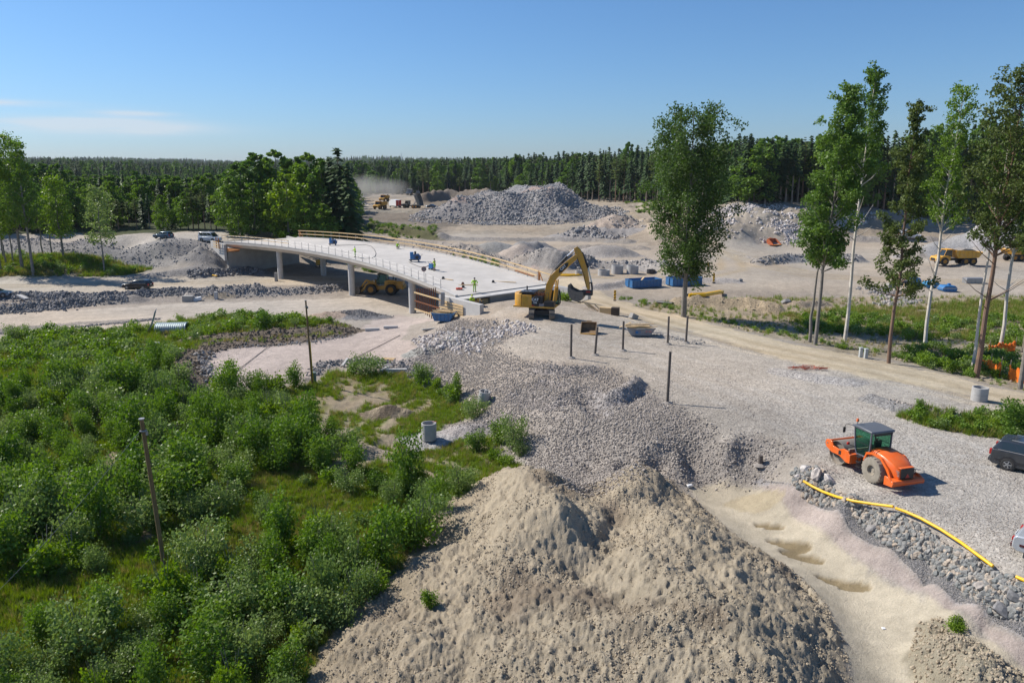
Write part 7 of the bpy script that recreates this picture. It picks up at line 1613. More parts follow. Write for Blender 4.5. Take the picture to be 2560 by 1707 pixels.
# skips
def skip(p, rz, L_, W_, H_, m_, label, flare=0.0, load=None, name='skip', cat='skip', ribs=7, roll=0):
    r = empty(name, p, rz, label, cat, rot=(0, roll, rz)); f = flare; t = .06; m = MB()
    outer = [(-L_ / 2 + f, .12), (L_ / 2 - f, .12), (L_ / 2, H_), (-L_ / 2, H_)]; inner = [(-L_ / 2 + t, H_), (L_ / 2 - t, H_), (L_ / 2 - f - t, .22), (-L_ / 2 + f + t, .22)]
    for sy in (-1, 1): m.prism(outer, sy * (W_ / 2 - t), sy * W_ / 2)
    m.build('side_wall', m_, r)
    m = MB()
    for s_ in (-1, 1): m.add([(s_ * (L_ / 2 - f), -W_ / 2 + t, .12), (s_ * (L_ / 2 - f), W_ / 2 - t, .12), (s_ * L_ / 2, W_ / 2 - t, H_), (s_ * L_ / 2, -W_ / 2 + t, H_), (s_ * (L_ / 2 - f - t), -W_ / 2 + t, .12), (s_ * (L_ / 2 - f - t), W_ / 2 - t, .12), (s_ * (L_ / 2 - t), W_ / 2 - t, H_), (s_ * (L_ / 2 - t), -W_ / 2 + t, H_)], [(0, 1, 2, 3), (7, 6, 5, 4), (0, 4, 5, 1), (1, 5, 6, 2), (2, 6, 7, 3), (3, 7, 4, 0)])
    m.build('end_wall', m_, r); m = MB(); m.box((0, 0, .16), (L_ - 2 * f, W_ - .1, .08)); m.build('floor_plate', m_, r)
    for i in range(ribs):
        x = -L_ / 2 + f + .3 + (L_ - 2 * f - .6) * i / (ribs - 1)
        for sy in (-1, 1): m = MB(); m.box((x, sy * (W_ / 2 + .035), H_ * .52), (.09, .07, H_ * .8)); m.build('rib', m_, r)
    for sy in (-1, 1): m = MB(); m.box((0, sy * (W_ / 2 + .02), H_ + .02), (L_ + .06, .13, .1)); m.build('top_rail', m_, r); 
    for sx in (-1, 1): m = MB(); m.box((sx * (L_ / 2), 0, H_ + .02), (.12, W_, .1)); m.build('top_rail', m_, r)
    if load:
        g = random.Random(int(L_ * 100)); 
        for i in range(load):
            a = g.uniform(-.14, .14) + (g.random() < .25) * g.uniform(-.5, .5); l = L_ * g.uniform(.5, 1.02); y = g.uniform(-W_ * .38, W_ * .38); x = g.uniform(-.3, .3) * L_ * .5; z = H_ + .05 + .06 * (i % 5); m = MB(); d = Vector((math.cos(a), math.sin(a), g.uniform(-.05, .05))); c = Vector((x, y, z)); m.beam(c - d * l / 2, c + d * l / 2, g.uniform(.08, .18), .05); m.build('board', WOOD, r)
    return r
q1, q2 = place(1574, 722), place(1648, 719); rz = heading(q1, q2); L1 = math.hypot(q2[0] - q1[0], q2[1] - q1[1]); cc = ((q1[0] + q2[0]) / 2, (q1[1] + q2[1]) / 2 + 1.2)
rb = skip((cc[0], cc[1], zg(*cc)), rz, L1, 2.45, 1.35, BLUE, 'left blue roll-off skip with a plank sticking out', ribs=9); m = MB(); m.beam((-1.2, -.6, .9), (.6, .9, 1.55), .25, .06); m.build('plank', WOOD, rb); m = MB(); m.box((-L1 / 2 - .08, 0, .9), (.1, .3, 1.3)); m.build('hook_frame', BLUE, rb)
q1, q2 = place(1676, 718), place(1750, 714); L1 = math.hypot(q2[0] - q1[0], q2[1] - q1[1]); cc = ((q1[0] + q2[0]) / 2, (q1[1] + q2[1]) / 2 + 1.2)
rb = skip((cc[0], cc[1], zg(*cc)), heading(q1, q2), L1, 2.45, 1.38, BLUE, 'right blue roll-off skip standing behind the big aspen trunk', ribs=9); m = MB(); m.box((-L1 / 2 - .08, 0, .9), (.1, .3, 1.3)); m.build('hook_frame', BLUE, rb)
q = place(1602, 842); gs = skip((q[0], q[1] + .8, zg(q[0], q[1] + .8)), R(2), 2.9, 1.6, .82, mat('grey_skip_paint', (.27, .28, .29), .6, dirt=(.3, .2, .15), dirt_amt=.4), 'small grey skip heaped with pale boards on the pad', flare=.45, load=14, ribs=4)
m = MB(); m.box((-.35, -.815, .50), (.5, .02, .28)); m.build('blue_logo', TANKB, gs); m = MB(); m.box((.75, -.815, .55), (.6, .02, .16)); m.build('red_logo', mat('faded_red', (.5, .22, .2), .7), gs)
m = MB(); m.beam((-2.2, -.3, .9), (-.9, .2, 1.35), .12, .05); m.build('board', WOOD, gs)
q = place(1109, 806); bs = skip((q[0], q[1] + .6, zg(q[0], q[1] + .6)), R(-12), 2.7, 1.6, 1.0, BLUE, 'small blue skip full of pale offcuts below the bridge corner', flare=.35, load=18, ribs=4)
def shell_bucket(p, rz, w_, label, m_=None, s=1.0):
    r = empty('digger_bucket', p, rz, label, 'bucket'); r.scale = (s,) * 3; m = MB(); arc = [(-.75, 1.05), (-.95, .75), (-.9, .35), (-.6, .1), (-.1, .0), (.75, .02)]; inn = [(.75, .07), (-.05, .07), (-.52, .17), (-.8, .4), (-.85, .75), (-.68, 1.0)]; m.prism(arc + inn, -w_ / 2, w_ / 2); m.build('shell', m_ or BUCK, r, smooth=30)
    for sy in (-1, 1): m = MB(); m.prism([(-.75, 1.05), (-.95, .75), (-.9, .35), (-.6, .1), (-.1, 0), (.75, .02), (-.3, .85)], sy * w_ / 2, sy * (w_ / 2 + .05)); m.build('side_plate', m_ or BUCK, r)
    m = MB(); m.box((.80, 0, .045), (.16, w_ + .1, .06)); m.build('cutting_edge', YEL, r); m = MB(); m.box((-.95, 0, .95), (.3, .5, .3)); m.build('hitch_bracket', m_ or BUCK, r); return r
q = place(1471, 832); shell_bucket((q[0], q[1], q[2]), R(-100), 1.5, 'loose steel digger bucket lying on the pad between two posts', mat('rusty_bucket', (.20, .13, .075), .7, .3, var=.3, dirt=(.34, .25, .13), dirt_amt=.6))
q = place(1936, 612); shell_bucket(q, R(-60), 1.8, 'orange red digger bucket lying at the foot of the sandy hill', mat('orange_bucket', (.42, .10, .03), .7, var=.3), 1.5)
# yellow pipes by the roller
for pts, lab in [([(2007,1219),(2030,1233),(2056,1246),(2090,1259),(2130,1270),(2180,1278),(2231,1285)], 'first length of the long bright yellow pipe starting at the pale boulders'), ([(2237,1284),(2262,1292),(2300,1309),(2350,1337),(2400,1370),(2440,1400),(2480,1430)], 'second straight length of bright yellow pipe along the riprap edge'), ([(2538,1457),(2580,1476),(2640,1500)], 'short yellow pipe end entering at the right picture edge')]:
    P = [hit(a, b) for a, b in pts]; zs = [p[2] + (.42 if pts[0][0] < 2100 else .30) for p in P]; b = MB(); b.tube([(p[0], p[1], z) for p, z in zip(P, zs)], .074, 12); tag(b.build('yellow_pipe', YPIPE), lab, 'pipe', 'yellow pipes by the riprap')
def pipe(pts, rad, label, m_, name='pipe', lift=0.0, n=12):
    P = [place(*q) for q in pts]; b = MB(); b.tube([(p[0], p[1], p[2] + rad + lift) for p in P], rad, n); return tag(b.build(name, m_), label, 'pipe')
pipe([(1722,743),(1760,742),(1806,734)], .26, 'fat yellow pipe lying on the gravel right of the big aspen', YPIPE)
pipe([(1728,739),(1764,737),(1800,731)], .20, 'second yellow pipe lying behind the fat one', YPIPE)
b = MB(); q = place(1718, 741); b.cyl((q[0] - .6, q[1] - .1, q[2] + .2), (q[0] + .3, q[1], q[2] + .28), .05, .25, n=10); tag(b.build('pipe_tip', DARK), 'dark pointed coupling at the left end of the fat yellow pipe', 'coupling')
pipe([(1388,690),(1420,691),(1455,689)], .16, 'yellow pipe bundle lying behind the excavator arm', YPIPE); pipe([(1385,687),(1430,688),(1450,687)], .14, 'upper yellow pipe behind the excavator arm', YPIPE)
pipe([(1643,759),(1662,761),(1682,763)], .22, 'short black pipe lying in front of the big aspen', BLK)
pipe([(2380,546),(2405,547),(2432,548)], .3, 'pale felled log before the right forest edge', BARK_W, name='log')
def marker(px, py, label, s=1.0):
    q = place(px, py); r = empty('marker_post', q, 0, label, 'marker post', 'yellow and black marker posts'); r.scale = (s,) * 3
    m = MB(); m.box((0, 0, .06), (.34, .3, .12)); m.build('foot', BLK, r, bevel=.02); m = MB(); m.box((0, 0, .72), (.26, .05, 1.1)); m.build('panel', YPIPE, r, bevel=.01)
    for i in range(3): m = MB(); z = .38 + i * .36; m.add([(-.13, -.031, z - .12), (.13, -.031, z + .02), (.13, -.031, z + .14), (-.13, -.031, z)], [(0, 1, 2, 3)]); m.add([(-.13, -.027, z - .12), (.13, -.027, z + .02), (.13, -.027, z + .14), (-.13, -.027, z)], [(3, 2, 1, 0)]); m.build('black_stripe', BLK, r, smooth=0)
marker(1448, 757, 'yellow black marker post beside the bush behind the excavator', 1.3); marker(1537, 752, 'tilted marker post where the haul road bends by the gravel verge', 1.2); marker(1771, 676, 'marker post at the rubble corner of the far road junction', 1.2); marker(1784, 707, 'marker post on the gravel bank right of the blue skips', 1.3)
# tanks and trench boxes by the basin
def tank(px, py, L_, W_, H_, label, hexa=True, m_=TANKB, knob=True, rz=0.0):
    q = place(px, py); r = empty('tank', q, rz, label, 'tank'); m = MB()
    if hexa: pr = [(-L_ / 2, H_ * .3), (-L_ * .36, 0), (L_ * .36, 0), (L_ / 2, H_ * .3), (L_ / 2, H_ * .62), (L_ * .34, H_), (-L_ * .34, H_), (-L_ / 2, H_ * .62)]
    else: pr = [(-L_ / 2, 0), (L_ / 2, 0), (L_ / 2, H_), (-L_ / 2, H_)]
    m.prism(pr, -W_ / 2, W_ / 2); m.build('shell', m_, r, bevel=.05, smooth=20); m = MB(); m.box((0, 0, H_ * .60), (L_ + .06, W_ + .06, .07)); m.build('rim_band', CHROME if m_ is TANKB else m_, r)
    if knob: m = MB(); m.cyl((.1 * L_, 0, H_), (.1 * L_, 0, H_ + .28), .26, n=12); m.build('hatch', m_, r)
    for i in (-1, 0, 1): m = MB(); m.box((i * L_ * .24, -W_ / 2 - .02, H_ * .3), (.06, .06, H_ * .5)); m.build('rib', m_, r)
    return r
tank(2284, 714, 1.75, 1.6, 1.4, 'tall dark blue hexagonal tank, left of the three blue tanks'); tank(2326, 718, 2.4, 1.7, .95, 'lighter blue low tank in the middle behind the birch trunk', m_=mat('light_tank_blue', (.05, .24, .42), .5)); tank(2367, 728, 2.4, 1.8, 1.0, 'blue low tank with hatch on the right of the three')
tank(2258, 713, 1.6, 1.4, .75, 'dark grey crate behind the left blue tank', False, DARK, False); tank(2433, 708, 3.2, 1.4, .95, 'long grey steel trench box right of the blue tanks', False, STEEL, False); tank(2226, 719, 1.2, 1.2, .7, 'grey concrete block left of the blue tanks', False, CONC_D, False)
q = place(2256, 738); m = MB(); m.beam((q[0], q[1], q[2]), (q[0] + .1, q[1], q[2] + 1.9), .1, .1); tag(m.build('timber_stake', WOOD), 'pale timber stake on the rocky slope below the blue tanks', 'stake')
def cabinet(px, py, w_, h_, m_, label):
    q = place(px, py); r = empty('cable_cabinet', q, 0, label, 'cabinet'); m = MB(); m.box((0, 0, h_ / 2), (w_, .28, h_)); m.build('housing', m_, r, bevel=.02); m = MB(); m.prism([(-w_ / 2 - .04, h_), (w_ / 2 + .04, h_), (w_ / 2, h_ + .07), (-w_ / 2, h_ + .07)], -.19, .19); m.build('lid', m_, r); m = MB(); m.box((0, -.145, h_ * .55), (w_ * .86, .015, h_ * .7)); m.build('door', m_, r)
cabinet(786, 958, .36, 1.0, mat('cabinet_green', (.16, .22, .19), .6), 'narrow grey green cabinet right beside the upright wooden pole'); cabinet(2151, 893, .3, .9, mat('cabinet_grey', (.40, .42, .42), .6), 'left one of two grey cabinets beside the haul road verge'); cabinet(2164, 896, .3, .9, bpy.data.materials['cabinet_grey'], 'right one of two grey cabinets beside the haul road verge')
# red bars on the pad
r = empty('rebar_bundle', place(2018, 922), 0, 'scattered red reinforcing bars lying on the pad by the haul road', 'rebar'); g = random.Random(9)
for i in range(46):
    a = g.uniform(-.35, .5) + (i % 5 == 0) * 1.2; l = g.uniform(.3, 1.1); x, y = g.uniform(-1.5, 1.5), g.uniform(-.6, .45); m = MB(); d = Vector((math.cos(a), math.sin(a), .05)) * l / 2; c = Vector((x, y, .16 + g.uniform(-.04, .06))); m.tube([c - d, c, c + d], .022, 5); m.build('bar', REBAR, r)
# orange safety netting hung between stakes
def netting(pts, h, label):
    P = [place(*q) for q in pts]; o0 = P[0]; r = empty('safety_netting', o0, 0, label, 'netting'); m = MB(); nx = 14 * (len(P) - 1); nzz = 8; t_ = []
    for i in range(nx + 1):
        u = i / nx * (len(P) - 1); k = min(int(u), len(P) - 2); f = u - k; a, b = Vector(P[k]), Vector(P[k + 1]); c = a.lerp(b, f) - Vector(o0); t_.append((c, h * (1 - .28 * math.sin(f * math.pi)) * (.75 + .1 * math.sin(i * 1.7))))
    for j in range(nzz + 1):
        z = j / nzz
        for (c, hh), (d, h2) in zip(t_[:-1], t_[1:]): m.beam(c + Vector((0, .08 * math.sin(j), .03 + hh * z)), d + Vector((0, .08 * math.sin(j), .03 + h2 * z)), .05, .095)
    for i, (c, hh) in enumerate(t_): m.beam(c + Vector((0, 0, .03)), c + Vector((0, 0, .03 + hh)), .06, .05)
    o = m.build('net', NET, r, smooth=0); o['kind'] = 'stuff'
    for p_ in P: q = Vector(p_) - Vector(o0); m = MB(); m.beam(q, q + Vector((.05, 0, h + .2)), .05, .05); m.build('stake', BARK_D, r)
netting([(2448,926),(2472,935),(2498,944)], 1.65, 'bright orange safety netting just right of the thick pine trunk'); netting([(2470,889),(2500,882),(2536,880)], 1.4, 'upper orange netting among shrubs behind the pines'); netting([(2520,950),(2545,956),(2580,962)], 1.6, 'orange netting cut by the right picture edge')
# concrete beams, pallet, boards
def slab(px, py, L_, w_, h_, rz, label, m_=CONC_D, name='concrete_beam', cat='beam', tilt=0.0, lift=0.0):
    q = place(px, py); m = MB(); m.box((0, 0, h_ / 2), (L_, w_, h_)); o = m.build(name, m_, None, bevel=.02, loc=(q[0], q[1], q[2] + lift), rot=(0, tilt, rz)); return tag(o, label, cat)
slab(931, 827, 1.75, .32, .34, R(8), 'left one of two short grey beams on the platform upper side', CONC_W); slab(977, 821, 1.75, .32, .32, R(6), 'right one of two short grey beams on the platform upper side', CONC_W)
slab(962, 930, 1.5, .35, .3, R(70), 'short concrete beam forming the stem of the T on the rocks', CONC_W, lift=.15); slab(992, 932, 2.0, .34, .3, R(3), 'longer concrete beam lying right of the T on the rocks', CONC_W, lift=.12); slab(960, 919, 1.7, .18, .12, R(3), 'thin pale slab behind the concrete T', CONC_W, lift=.2)
slab(864, 915, 1.2, .25, .22, R(72), 'narrow concrete beam leaning on the dark rocks by the pole', CONC_W, tilt=R(-25), lift=.3); slab(1065, 942, 1.0, .6, .45, R(40), 'broken square concrete block on the slope foot left of the gravel', CONC_D, lift=.1); slab(1072, 825, 1.6, .35, .2, R(25), 'flat slab half buried at the pale rock heap', CONC_D)
q = place(971, 900); r = empty('pallet', q, R(-8), 'wooden pallet lying on the platform above the dark rocks', 'pallet')
for i in range(8): m = MB(); m.box((-.6 + i * .17, 0, .14 + .01 * (i % 2)), (.11, .9, .025)); m.build('slat', WOOD, r)
for y in (-.4, 0, .4): m = MB(); m.box((0, y, .06), (1.3, .1, .1)); m.build('runner', WOOD, r)
g = random.Random(5)
for i, (px, py, c) in enumerate([(1474,770,WOOD),(1481,773,WOOD),(1488,776,WOOD),(1496,778,WOOD),(1503,778,WOOD)]):
    q = place(px, py); m = MB(); m.beam((0, 0, .05), (-.9 + g.uniform(-.1, .1), .25, .75 + g.uniform(0, .1)), .28, .05); o = m.build('board', c, None, loc=q); tag(o, ['first', 'second', 'third', 'fourth', 'last'][i] + ' pale board leaning at the haul road edge counted from the left', 'board')
slab(1515, 783, 1.5, .5, .7, R(-25), 'pale plywood box lying between the boards and the dark crate', WOOD, 'plywood_box', 'box'); slab(1538, 788, .9, .7, .95, R(-20), 'dark open crate standing at the haul road edge', mat('dark_crate', (.07, .05, .035), .8), 'crate', 'crate'); slab(1582, 797, .9, .6, .6, R(30), 'dark tilted lump of concrete right of the dark crate', CONC_D, 'concrete_lump', 'concrete lump', tilt=R(25))
slab(472, 754, 1.6, 1.1, .95, 0, 'dark grey concrete block between the roads at left', CONC_D, 'concrete_block', 'block'); slab(541, 748, .5, .5, 1.2, 0, 'slim upright concrete block on the soil heap by the road', CONC_W, 'concrete_block', 'block'); slab(691, 703, .5, .5, 1.6, 0, 'upright grey block beside the first bridge column', CONC_D, 'concrete_block', 'block')
slab(492, 752, 1.6, .9, .5, R(20), 'crumpled white sack next to the dark concrete block', WHITE, 'white_sack', 'sack', tilt=R(-12)); slab(58, 752, 2.1, .7, .25, R(-28), 'pale board lying on the dark rocks at far left', CONC_W, 'pale_board', 'board', tilt=R(12), lift=.5)
slab(2209, 1571, .16, .16, .05, 0, 'tiny white paper plate lying on the pale clay channel', WHITE, 'paper_plate', 'plate'); slab(1724, 1216, .35, .2, .14, .4, 'small white rag at the top left of the clay channel', WHITE, 'white_rag', 'rag')
slab(390, 862, .8, .5, .3, .3, 'white sack lying in the thicket below the corrugated culvert', WHITE, 'white_sack', 'sack')
slab(537, 696, .2, 1.6, .15, R(50), 'short yellow hose piece on the rubble before the bridge', YPIPE, 'yellow_hose', 'hose', lift=.5)
# corrugated culvert shell
q = place(432, 826); r = empty('culvert', (q[0], q[1], q[2]), R(6), 'half buried corrugated steel culvert at the edge of the thicket', 'culvert'); m = MB(); vs = []; NU, NV = 44, 14
for i in range(NU + 1):
    for j in range(NV + 1): a = math.pi * j / NV; rr = 1.15 + .035 * math.sin(i * 2.1); vs.append((-1.9 + 3.8 * i / NU, math.cos(a) * rr, math.sin(a) * rr * .9))
m.add(vs, [(i * (NV + 1) + j, i * (NV + 1) + j + 1, (i + 1) * (NV + 1) + j + 1, (i + 1) * (NV + 1) + j) for i in range(NU) for j in range(NV)]); o = m.build('corrugated_shell', mat('zinc_sheet', (.30, .36, .37), .5, .4), r, smooth=60); so = o.modifiers.new('s', 'SOLIDIFY'); so.thickness = .02
q = place(380, 836); m = MB(); vs = []
for i in range(9):
    t = i / 8; 
    for j in range(4): vs.append((-1.4 + 1.5 * t + .5 * t * t + j * .12 * (1 - t), j * .22, 2.9 * t ** 2.6 + .1 * j))
m.add(vs, [(i * 4 + j, i * 4 + j + 1, (i + 1) * 4 + j + 1, (i + 1) * 4 + j) for i in range(8) for j in range(3)]); o = m.build('bent_sheet', bpy.data.materials['zinc_sheet'], None, loc=q); so = o.modifiers.new('s', 'SOLIDIFY'); so.thickness = .02; tag(o, 'bent grey metal sheet curling up beside the culvert', 'metal sheet')
# ---- things on the bridge deck
def deck_at(px, py):
    a, b, c = ray(px, py); z = 2.6
    for _ in range(6):
        k = (CAMZ - z) / (-c); v = Vector((a * k, b * k, 0)); z = bz(v.dot(BD)) + .01
    return (a * k, b * k, z)
def blaster(px, py, label, s=1.0):
    q = deck_at(px, py); r = empty('blasting_machine', q, R(10), label, 'machine'); r.scale = (s,) * 3
    m = MB(); m.box((-.45, 0, .95), (.55, .7, 1.1)); m.build('filter_tower', TANKB, r, bevel=.04); m = MB(); m.prism([(-.25, .35), (.9, .3), (1.0, .8), (.6, 1.25), (-.2, 1.1)], -.32, .32); m.build('blast_head', mat('machine_blue', (.05, .12, .26), .5), r, bevel=.04)
    m = MB(); m.cyl((.35, -.4, .7), (.35, .4, .7), .26, n=14); m.cyl((.1, 0, 1.1), (.1, 0, 1.6), .16, n=12); m.build('motor', DARK, r); m = MB(); m.tube([(.9, 0, .8), (1.25, 0, 1.15)], .03, 6); m.box((-.1, 0, .28), (1.6, .6, .08)); m.build('push_frame', DARK, r)
    for x in (-.6, .6):
        for sy in (-1, 1): wheel(r, x, sy * .32, .14, .1, RUB, RIM, 0, sy)
    return r
blaster(1037, 654, 'larger blue blasting machine standing alone on the bridge deck', 1.0); blaster(832, 613, 'blue machine far up the bridge deck near the left railing', .85)
q = deck_at(1079, 674); r = empty('blasting_cart', q, R(60), 'small blue cart pushed by the worker in the middle of the deck', 'cart'); m = MB(); m.prism([(-.35, .2), (.45, .15), (.5, .7), (-.2, .95)], -.35, .35); m.build('housing', TANKB, r, bevel=.03); m = MB(); m.tube([(-.2, -.25, .9), (-.6, -.25, 1.25), (-.6, .25, 1.25), (-.2, .25, .9)], .025, 6); m.build('push_handle', DARK, r)
for x in (-.2, .25):
    for sy in (-1, 1): wheel(r, x, sy * .3, .16, .1, RUB, RIM, 0, sy)
def hose(pts, label, rad=.035):
    P = [deck_at(*q) for q in pts]; m = MB(); m.tube([(x, y, z + rad) for x, y, z in P], rad, 6); tag(m.build('hose', BLK), label, 'hose')
hose([(1022,655),(1030,660),(1045,666),(1058,669),(1066,667),(1072,664)], 'black hose linking the two blue machines on the deck'); hose([(845,614),(870,613),(915,613),(928,616),(936,624),(940,634),(938,641),(930,645)], 'long curved hose on the far part of the deck'); hose([(895,642),(902,646),(915,647),(925,646)], 'short loop of hose by the standing worker on the far deck')
for px, py, lab in [(1108, 697, 'small dark lamp block at the left deck edge'), (1157, 711, 'small red brown block on the deck left of the two workers'), (1233, 706, 'small grey block on the deck near its right end'), (1158, 719, 'low dark block beside the orange red case')]:
    q = deck_at(px, py); m = MB(); m.prism([(-.22, 0), (.22, 0), (.12, .3), (-.12, .3)], -.18, .18); tag(m.build('weight_block', mat('block_paint', (.18, .09, .07), .8) if '1157' in str(px) else DARK, None, loc=q, bevel=.02), lab, 'block')
q = deck_at(1148, 724); r = empty('tool_case', q, R(5), 'orange red tool case lying near the deck corner', 'tool case'); m = MB(); m.box((0, 0, .12), (.85, .45, .24)); m.build('case', mat('case_red', (.65, .10, .05), .5), r, bevel=.03); m = MB(); m.box((0, 0, .26), (.3, .06, .04)); m.build('handle', BLK, r)
for px, py, L_, a, lab in [(1262, 705, 3.2, -18, 'pale plank lying at the right end of the deck'), (1120, 699, 1.8, -35, 'short pale plank at the left deck edge by the dark block'), (1170, 713, 2.6, 8, 'thin pale batten on the deck before the workers')]:
    q = deck_at(px, py); m = MB(); m.box((0, 0, .04), (L_, .22, .06)); tag(m.build('plank', WOOD, None, loc=q, rot=(0, 0, R(a))), lab, 'plank')
q = Bd(84.2, -.05, .1); r = empty('round_sign', q, 0, 'round grey sign on a pole at the left railing', 'sign'); m = MB(); m.cyl((0, 0, 0), (0, 0, 2.0), .03, n=8); m.build('pole', STEEL, r); m = MB(); m.cyl((0, -.05, 1.75), (0, -.02, 1.75), .34, n=24); m.build('disc', mat('sign_grey', (.22, .20, .19), .6), r); m = MB(); m.lathe([(.30, -.06), (.34, -.06), (.34, -.05), (.30, -.05)], (0, 0, 1.75), 'Y', 24, closed=True); m.build('rim', REDL, r)
q = place(1203, 768); r = empty('plate_compactor', q, R(70), 'small dark and cream plate compactor in front of the abutment', 'compactor'); m = MB(); m.prism([(-.45, .15), (-.4, 0), (.4, 0), (.5, .18)], -.3, .3); m.build('base_plate', BUCK, r); m = MB(); m.box((0, 0, .5), (.5, .45, .5)); m.build('engine', DARK, r, bevel=.03); m = MB(); m.box((.25, .26, .6), (.5, .05, .8)); m.build('cover', mat('cream_paint', (.6, .55, .4), .5), r, bevel=.02); m = MB(); m.tube([(-.2, -.2, .7), (-.8, -.2, 1.1), (-.8, .2, 1.1), (-.2, .2, .7)], .025, 6); m.build('handle', YPIPE, r)
q = place(803, 668); r = empty('compressor', q, R(10), 'yellow compressor trailer parked behind the second bridge column', 'compressor'); m = MB(); m.box((0, 0, 1.0), (2.0, 1.3, 1.1)); m.build('housing', YEL2, r, bevel=.12); m = MB(); m.box((.85, 0, .95), (.5, 1.34, .9)); m.build('louvre_panel', BLK, r, bevel=.03); m = MB(); m.beam((1.0, 0, .5), (2.0, 0, .45), .1, .1); m.build('drawbar', BLK, r)
for sy in (-1, 1): wheel(r, 0, sy * .7, .36, .2, RUB, RIM, 5, sy)

# ---------------------------------------------------------------- people
def skin_body(name, V, E, Rr, m_, parent, root_i=0, sub=1):
    me = bpy.data.meshes.new(name); me.from_pydata(V, E, []); me.materials.append(m_); o = bpy.data.objects.new(name, me); COL.objects.link(o); o.parent = parent
    md = o.modifiers.new('skin', 'SKIN'); me.skin_vertices.new() if not me.skin_vertices else None
    for i, v in enumerate(me.skin_vertices[0].data): v.radius = (Rr[i], Rr[i] * (.8 if Rr[i] > .1 else 1)); v.use_root = (i == root_i)
    md.use_smooth_shade = True; s = o.modifiers.new('sub', 'SUBSURF'); s.levels = sub; s.render_levels = sub; return o
def person(p, rz, label, pose='stand', arms='down', top=HIVIS, legs=HIVIS2, shorts=False, helmet=WHITE, bare_head=False, s=1.0):
    r = empty('person', p, rz, label, 'person', 'workers in hi-vis clothing'); r.scale = (s,) * 3; X_ = 0.0
    if pose == 'stand': pel = (0, 0, .95); ch = (.02, 0, 1.35); nk = (.03, 0, 1.50); hd = (.05, 0, 1.66); kn = [(.04, y * 1.1, .50) for y in (-.10, .10)]; ft = [(0, y * 1.3, .07) for y in (-.10, .10)]; hips = [(0, y, .90) for y in (-.10, .10)]
    else: pel = (-.12, 0, .42); ch = (.16, 0, .78); nk = (.26, 0, .92); hd = (.36, 0, 1.05); kn = [(.32, -.14, .48), (.28, .16, .30)]; ft = [(.12, -.14, .07), (-.15, .18, .07)]; hips = [(-.1, y, .40) for y in (-.10, .10)]
    sh = [(ch[0], y, ch[2] + .08) for y in (-.2, .2)]
    if arms == 'down': el = [(ch[0] - .02, y * 1.35, ch[2] - .20) for y in (-.2, .2)]; ha = [(ch[0] + .10, y * 1.35, ch[2] - .46) for y in (-.2, .2)]
    elif arms == 'hips': el = [(ch[0] - .08, y * 2.0, ch[2] - .18) for y in (-.2, .2)]; ha = [(ch[0] + .08, y * .9, ch[2] - .36) for y in (-.2, .2)]
    else: el = [(ch[0] + .14, y * 1.25, ch[2] - .16) for y in (-.2, .2)]; ha = [(ch[0] + .42, y * .8, ch[2] - .26 if pose == 'stand' else .25) for y in (-.2, .2)]
    V = [pel, ch, nk, hd]; E = [(0, 1), (1, 2), (2, 3)]; Q = [.125, .145, .055, .085]
    for k in (0, 1):
        b = len(V); V += [sh[k], el[k], ha[k], hips[k], kn[k], ft[k], (ft[k][0] + .16, ft[k][1], .05)]; E += [(1, b), (b, b + 1), (b + 1, b + 2), (0, b + 3), (b + 3, b + 4), (b + 4, b + 5), (b + 5, b + 6)]; Q += [.07, .045, .032, .09, .06, .045, .04]
    for k in (0, 1):   # five fingers, a thumb from the side
        b = 4 + k * 7 + 2; h0 = Vector(V[b]); d = (h0 - Vector(V[b - 1])).normalized(); sd = Vector((-d.y, d.x, 0)); sd = sd.normalized() if sd.length > .1 else Vector((0, 1, 0))
        for f, (o_, l_) in enumerate([(-.026, .07), (-.009, .085), (.009, .08), (.026, .062)]): V.append(tuple(h0 + d * .05 + sd * o_ * .8)); V.append(tuple(h0 + d * (.05 + l_) + sd * o_ + Vector((.012, 0, -.01)))); E += [(b, len(V) - 2), (len(V) - 2, len(V) - 1)]; Q += [.011, .008]
        V.append(tuple(h0 + d * .02 + sd * (.05 if k else -.05))); E.append((b, len(V) - 1)); Q.append(.011)
    skin_body('body', V, E, Q, SKIN, r, 0)
    skin_body('jacket', [(pel[0], pel[1], pel[2] + .02), ch, (nk[0], nk[1], nk[2] - .05), sh[0], el[0], sh[1], el[1]] + ([tuple(Vector(el[k]).lerp(Vector(ha[k]), .75)) for k in (0, 1)] if not shorts else []), [(0, 1), (1, 2), (1, 3), (3, 4), (1, 5), (5, 6)] + ([(4, 7), (6, 8)] if not shorts else []), [.16, .175, .09, .09, .065, .09, .065] + ([.052, .052] if not shorts else []), top, r)
    fe = [tuple(Vector(kn[k]).lerp(Vector(ft[k]), .85)) for k in (0, 1)]
    if shorts: skin_body('shorts', [pel, hips[0], kn[0], hips[1], kn[1]], [(0, 1), (1, 2), (0, 3), (3, 4)], [.145, .11, .085, .11, .085], legs, r)
    else: skin_body('trousers', [pel, hips[0], kn[0], fe[0], hips[1], kn[1], fe[1]], [(0, 1), (1, 2), (2, 3), (0, 4), (4, 5), (5, 6)], [.145, .11, .08, .065, .11, .08, .065], legs, r)
    for k in (0, 1): m = MB(); m.box((ft[k][0] + .06, ft[k][1], .055), (.28, .11, .11)); m.build('boot', BLK, r, bevel=.03)
    for k in (0, 1): m = MB(); a = Vector(kn[k]).lerp(Vector(ft[k]), .3); m.cyl(a - Vector((0, 0, .03)), a + Vector((0, 0, .03)), .083, n=12); m.build('reflective_band', CHROME, r)
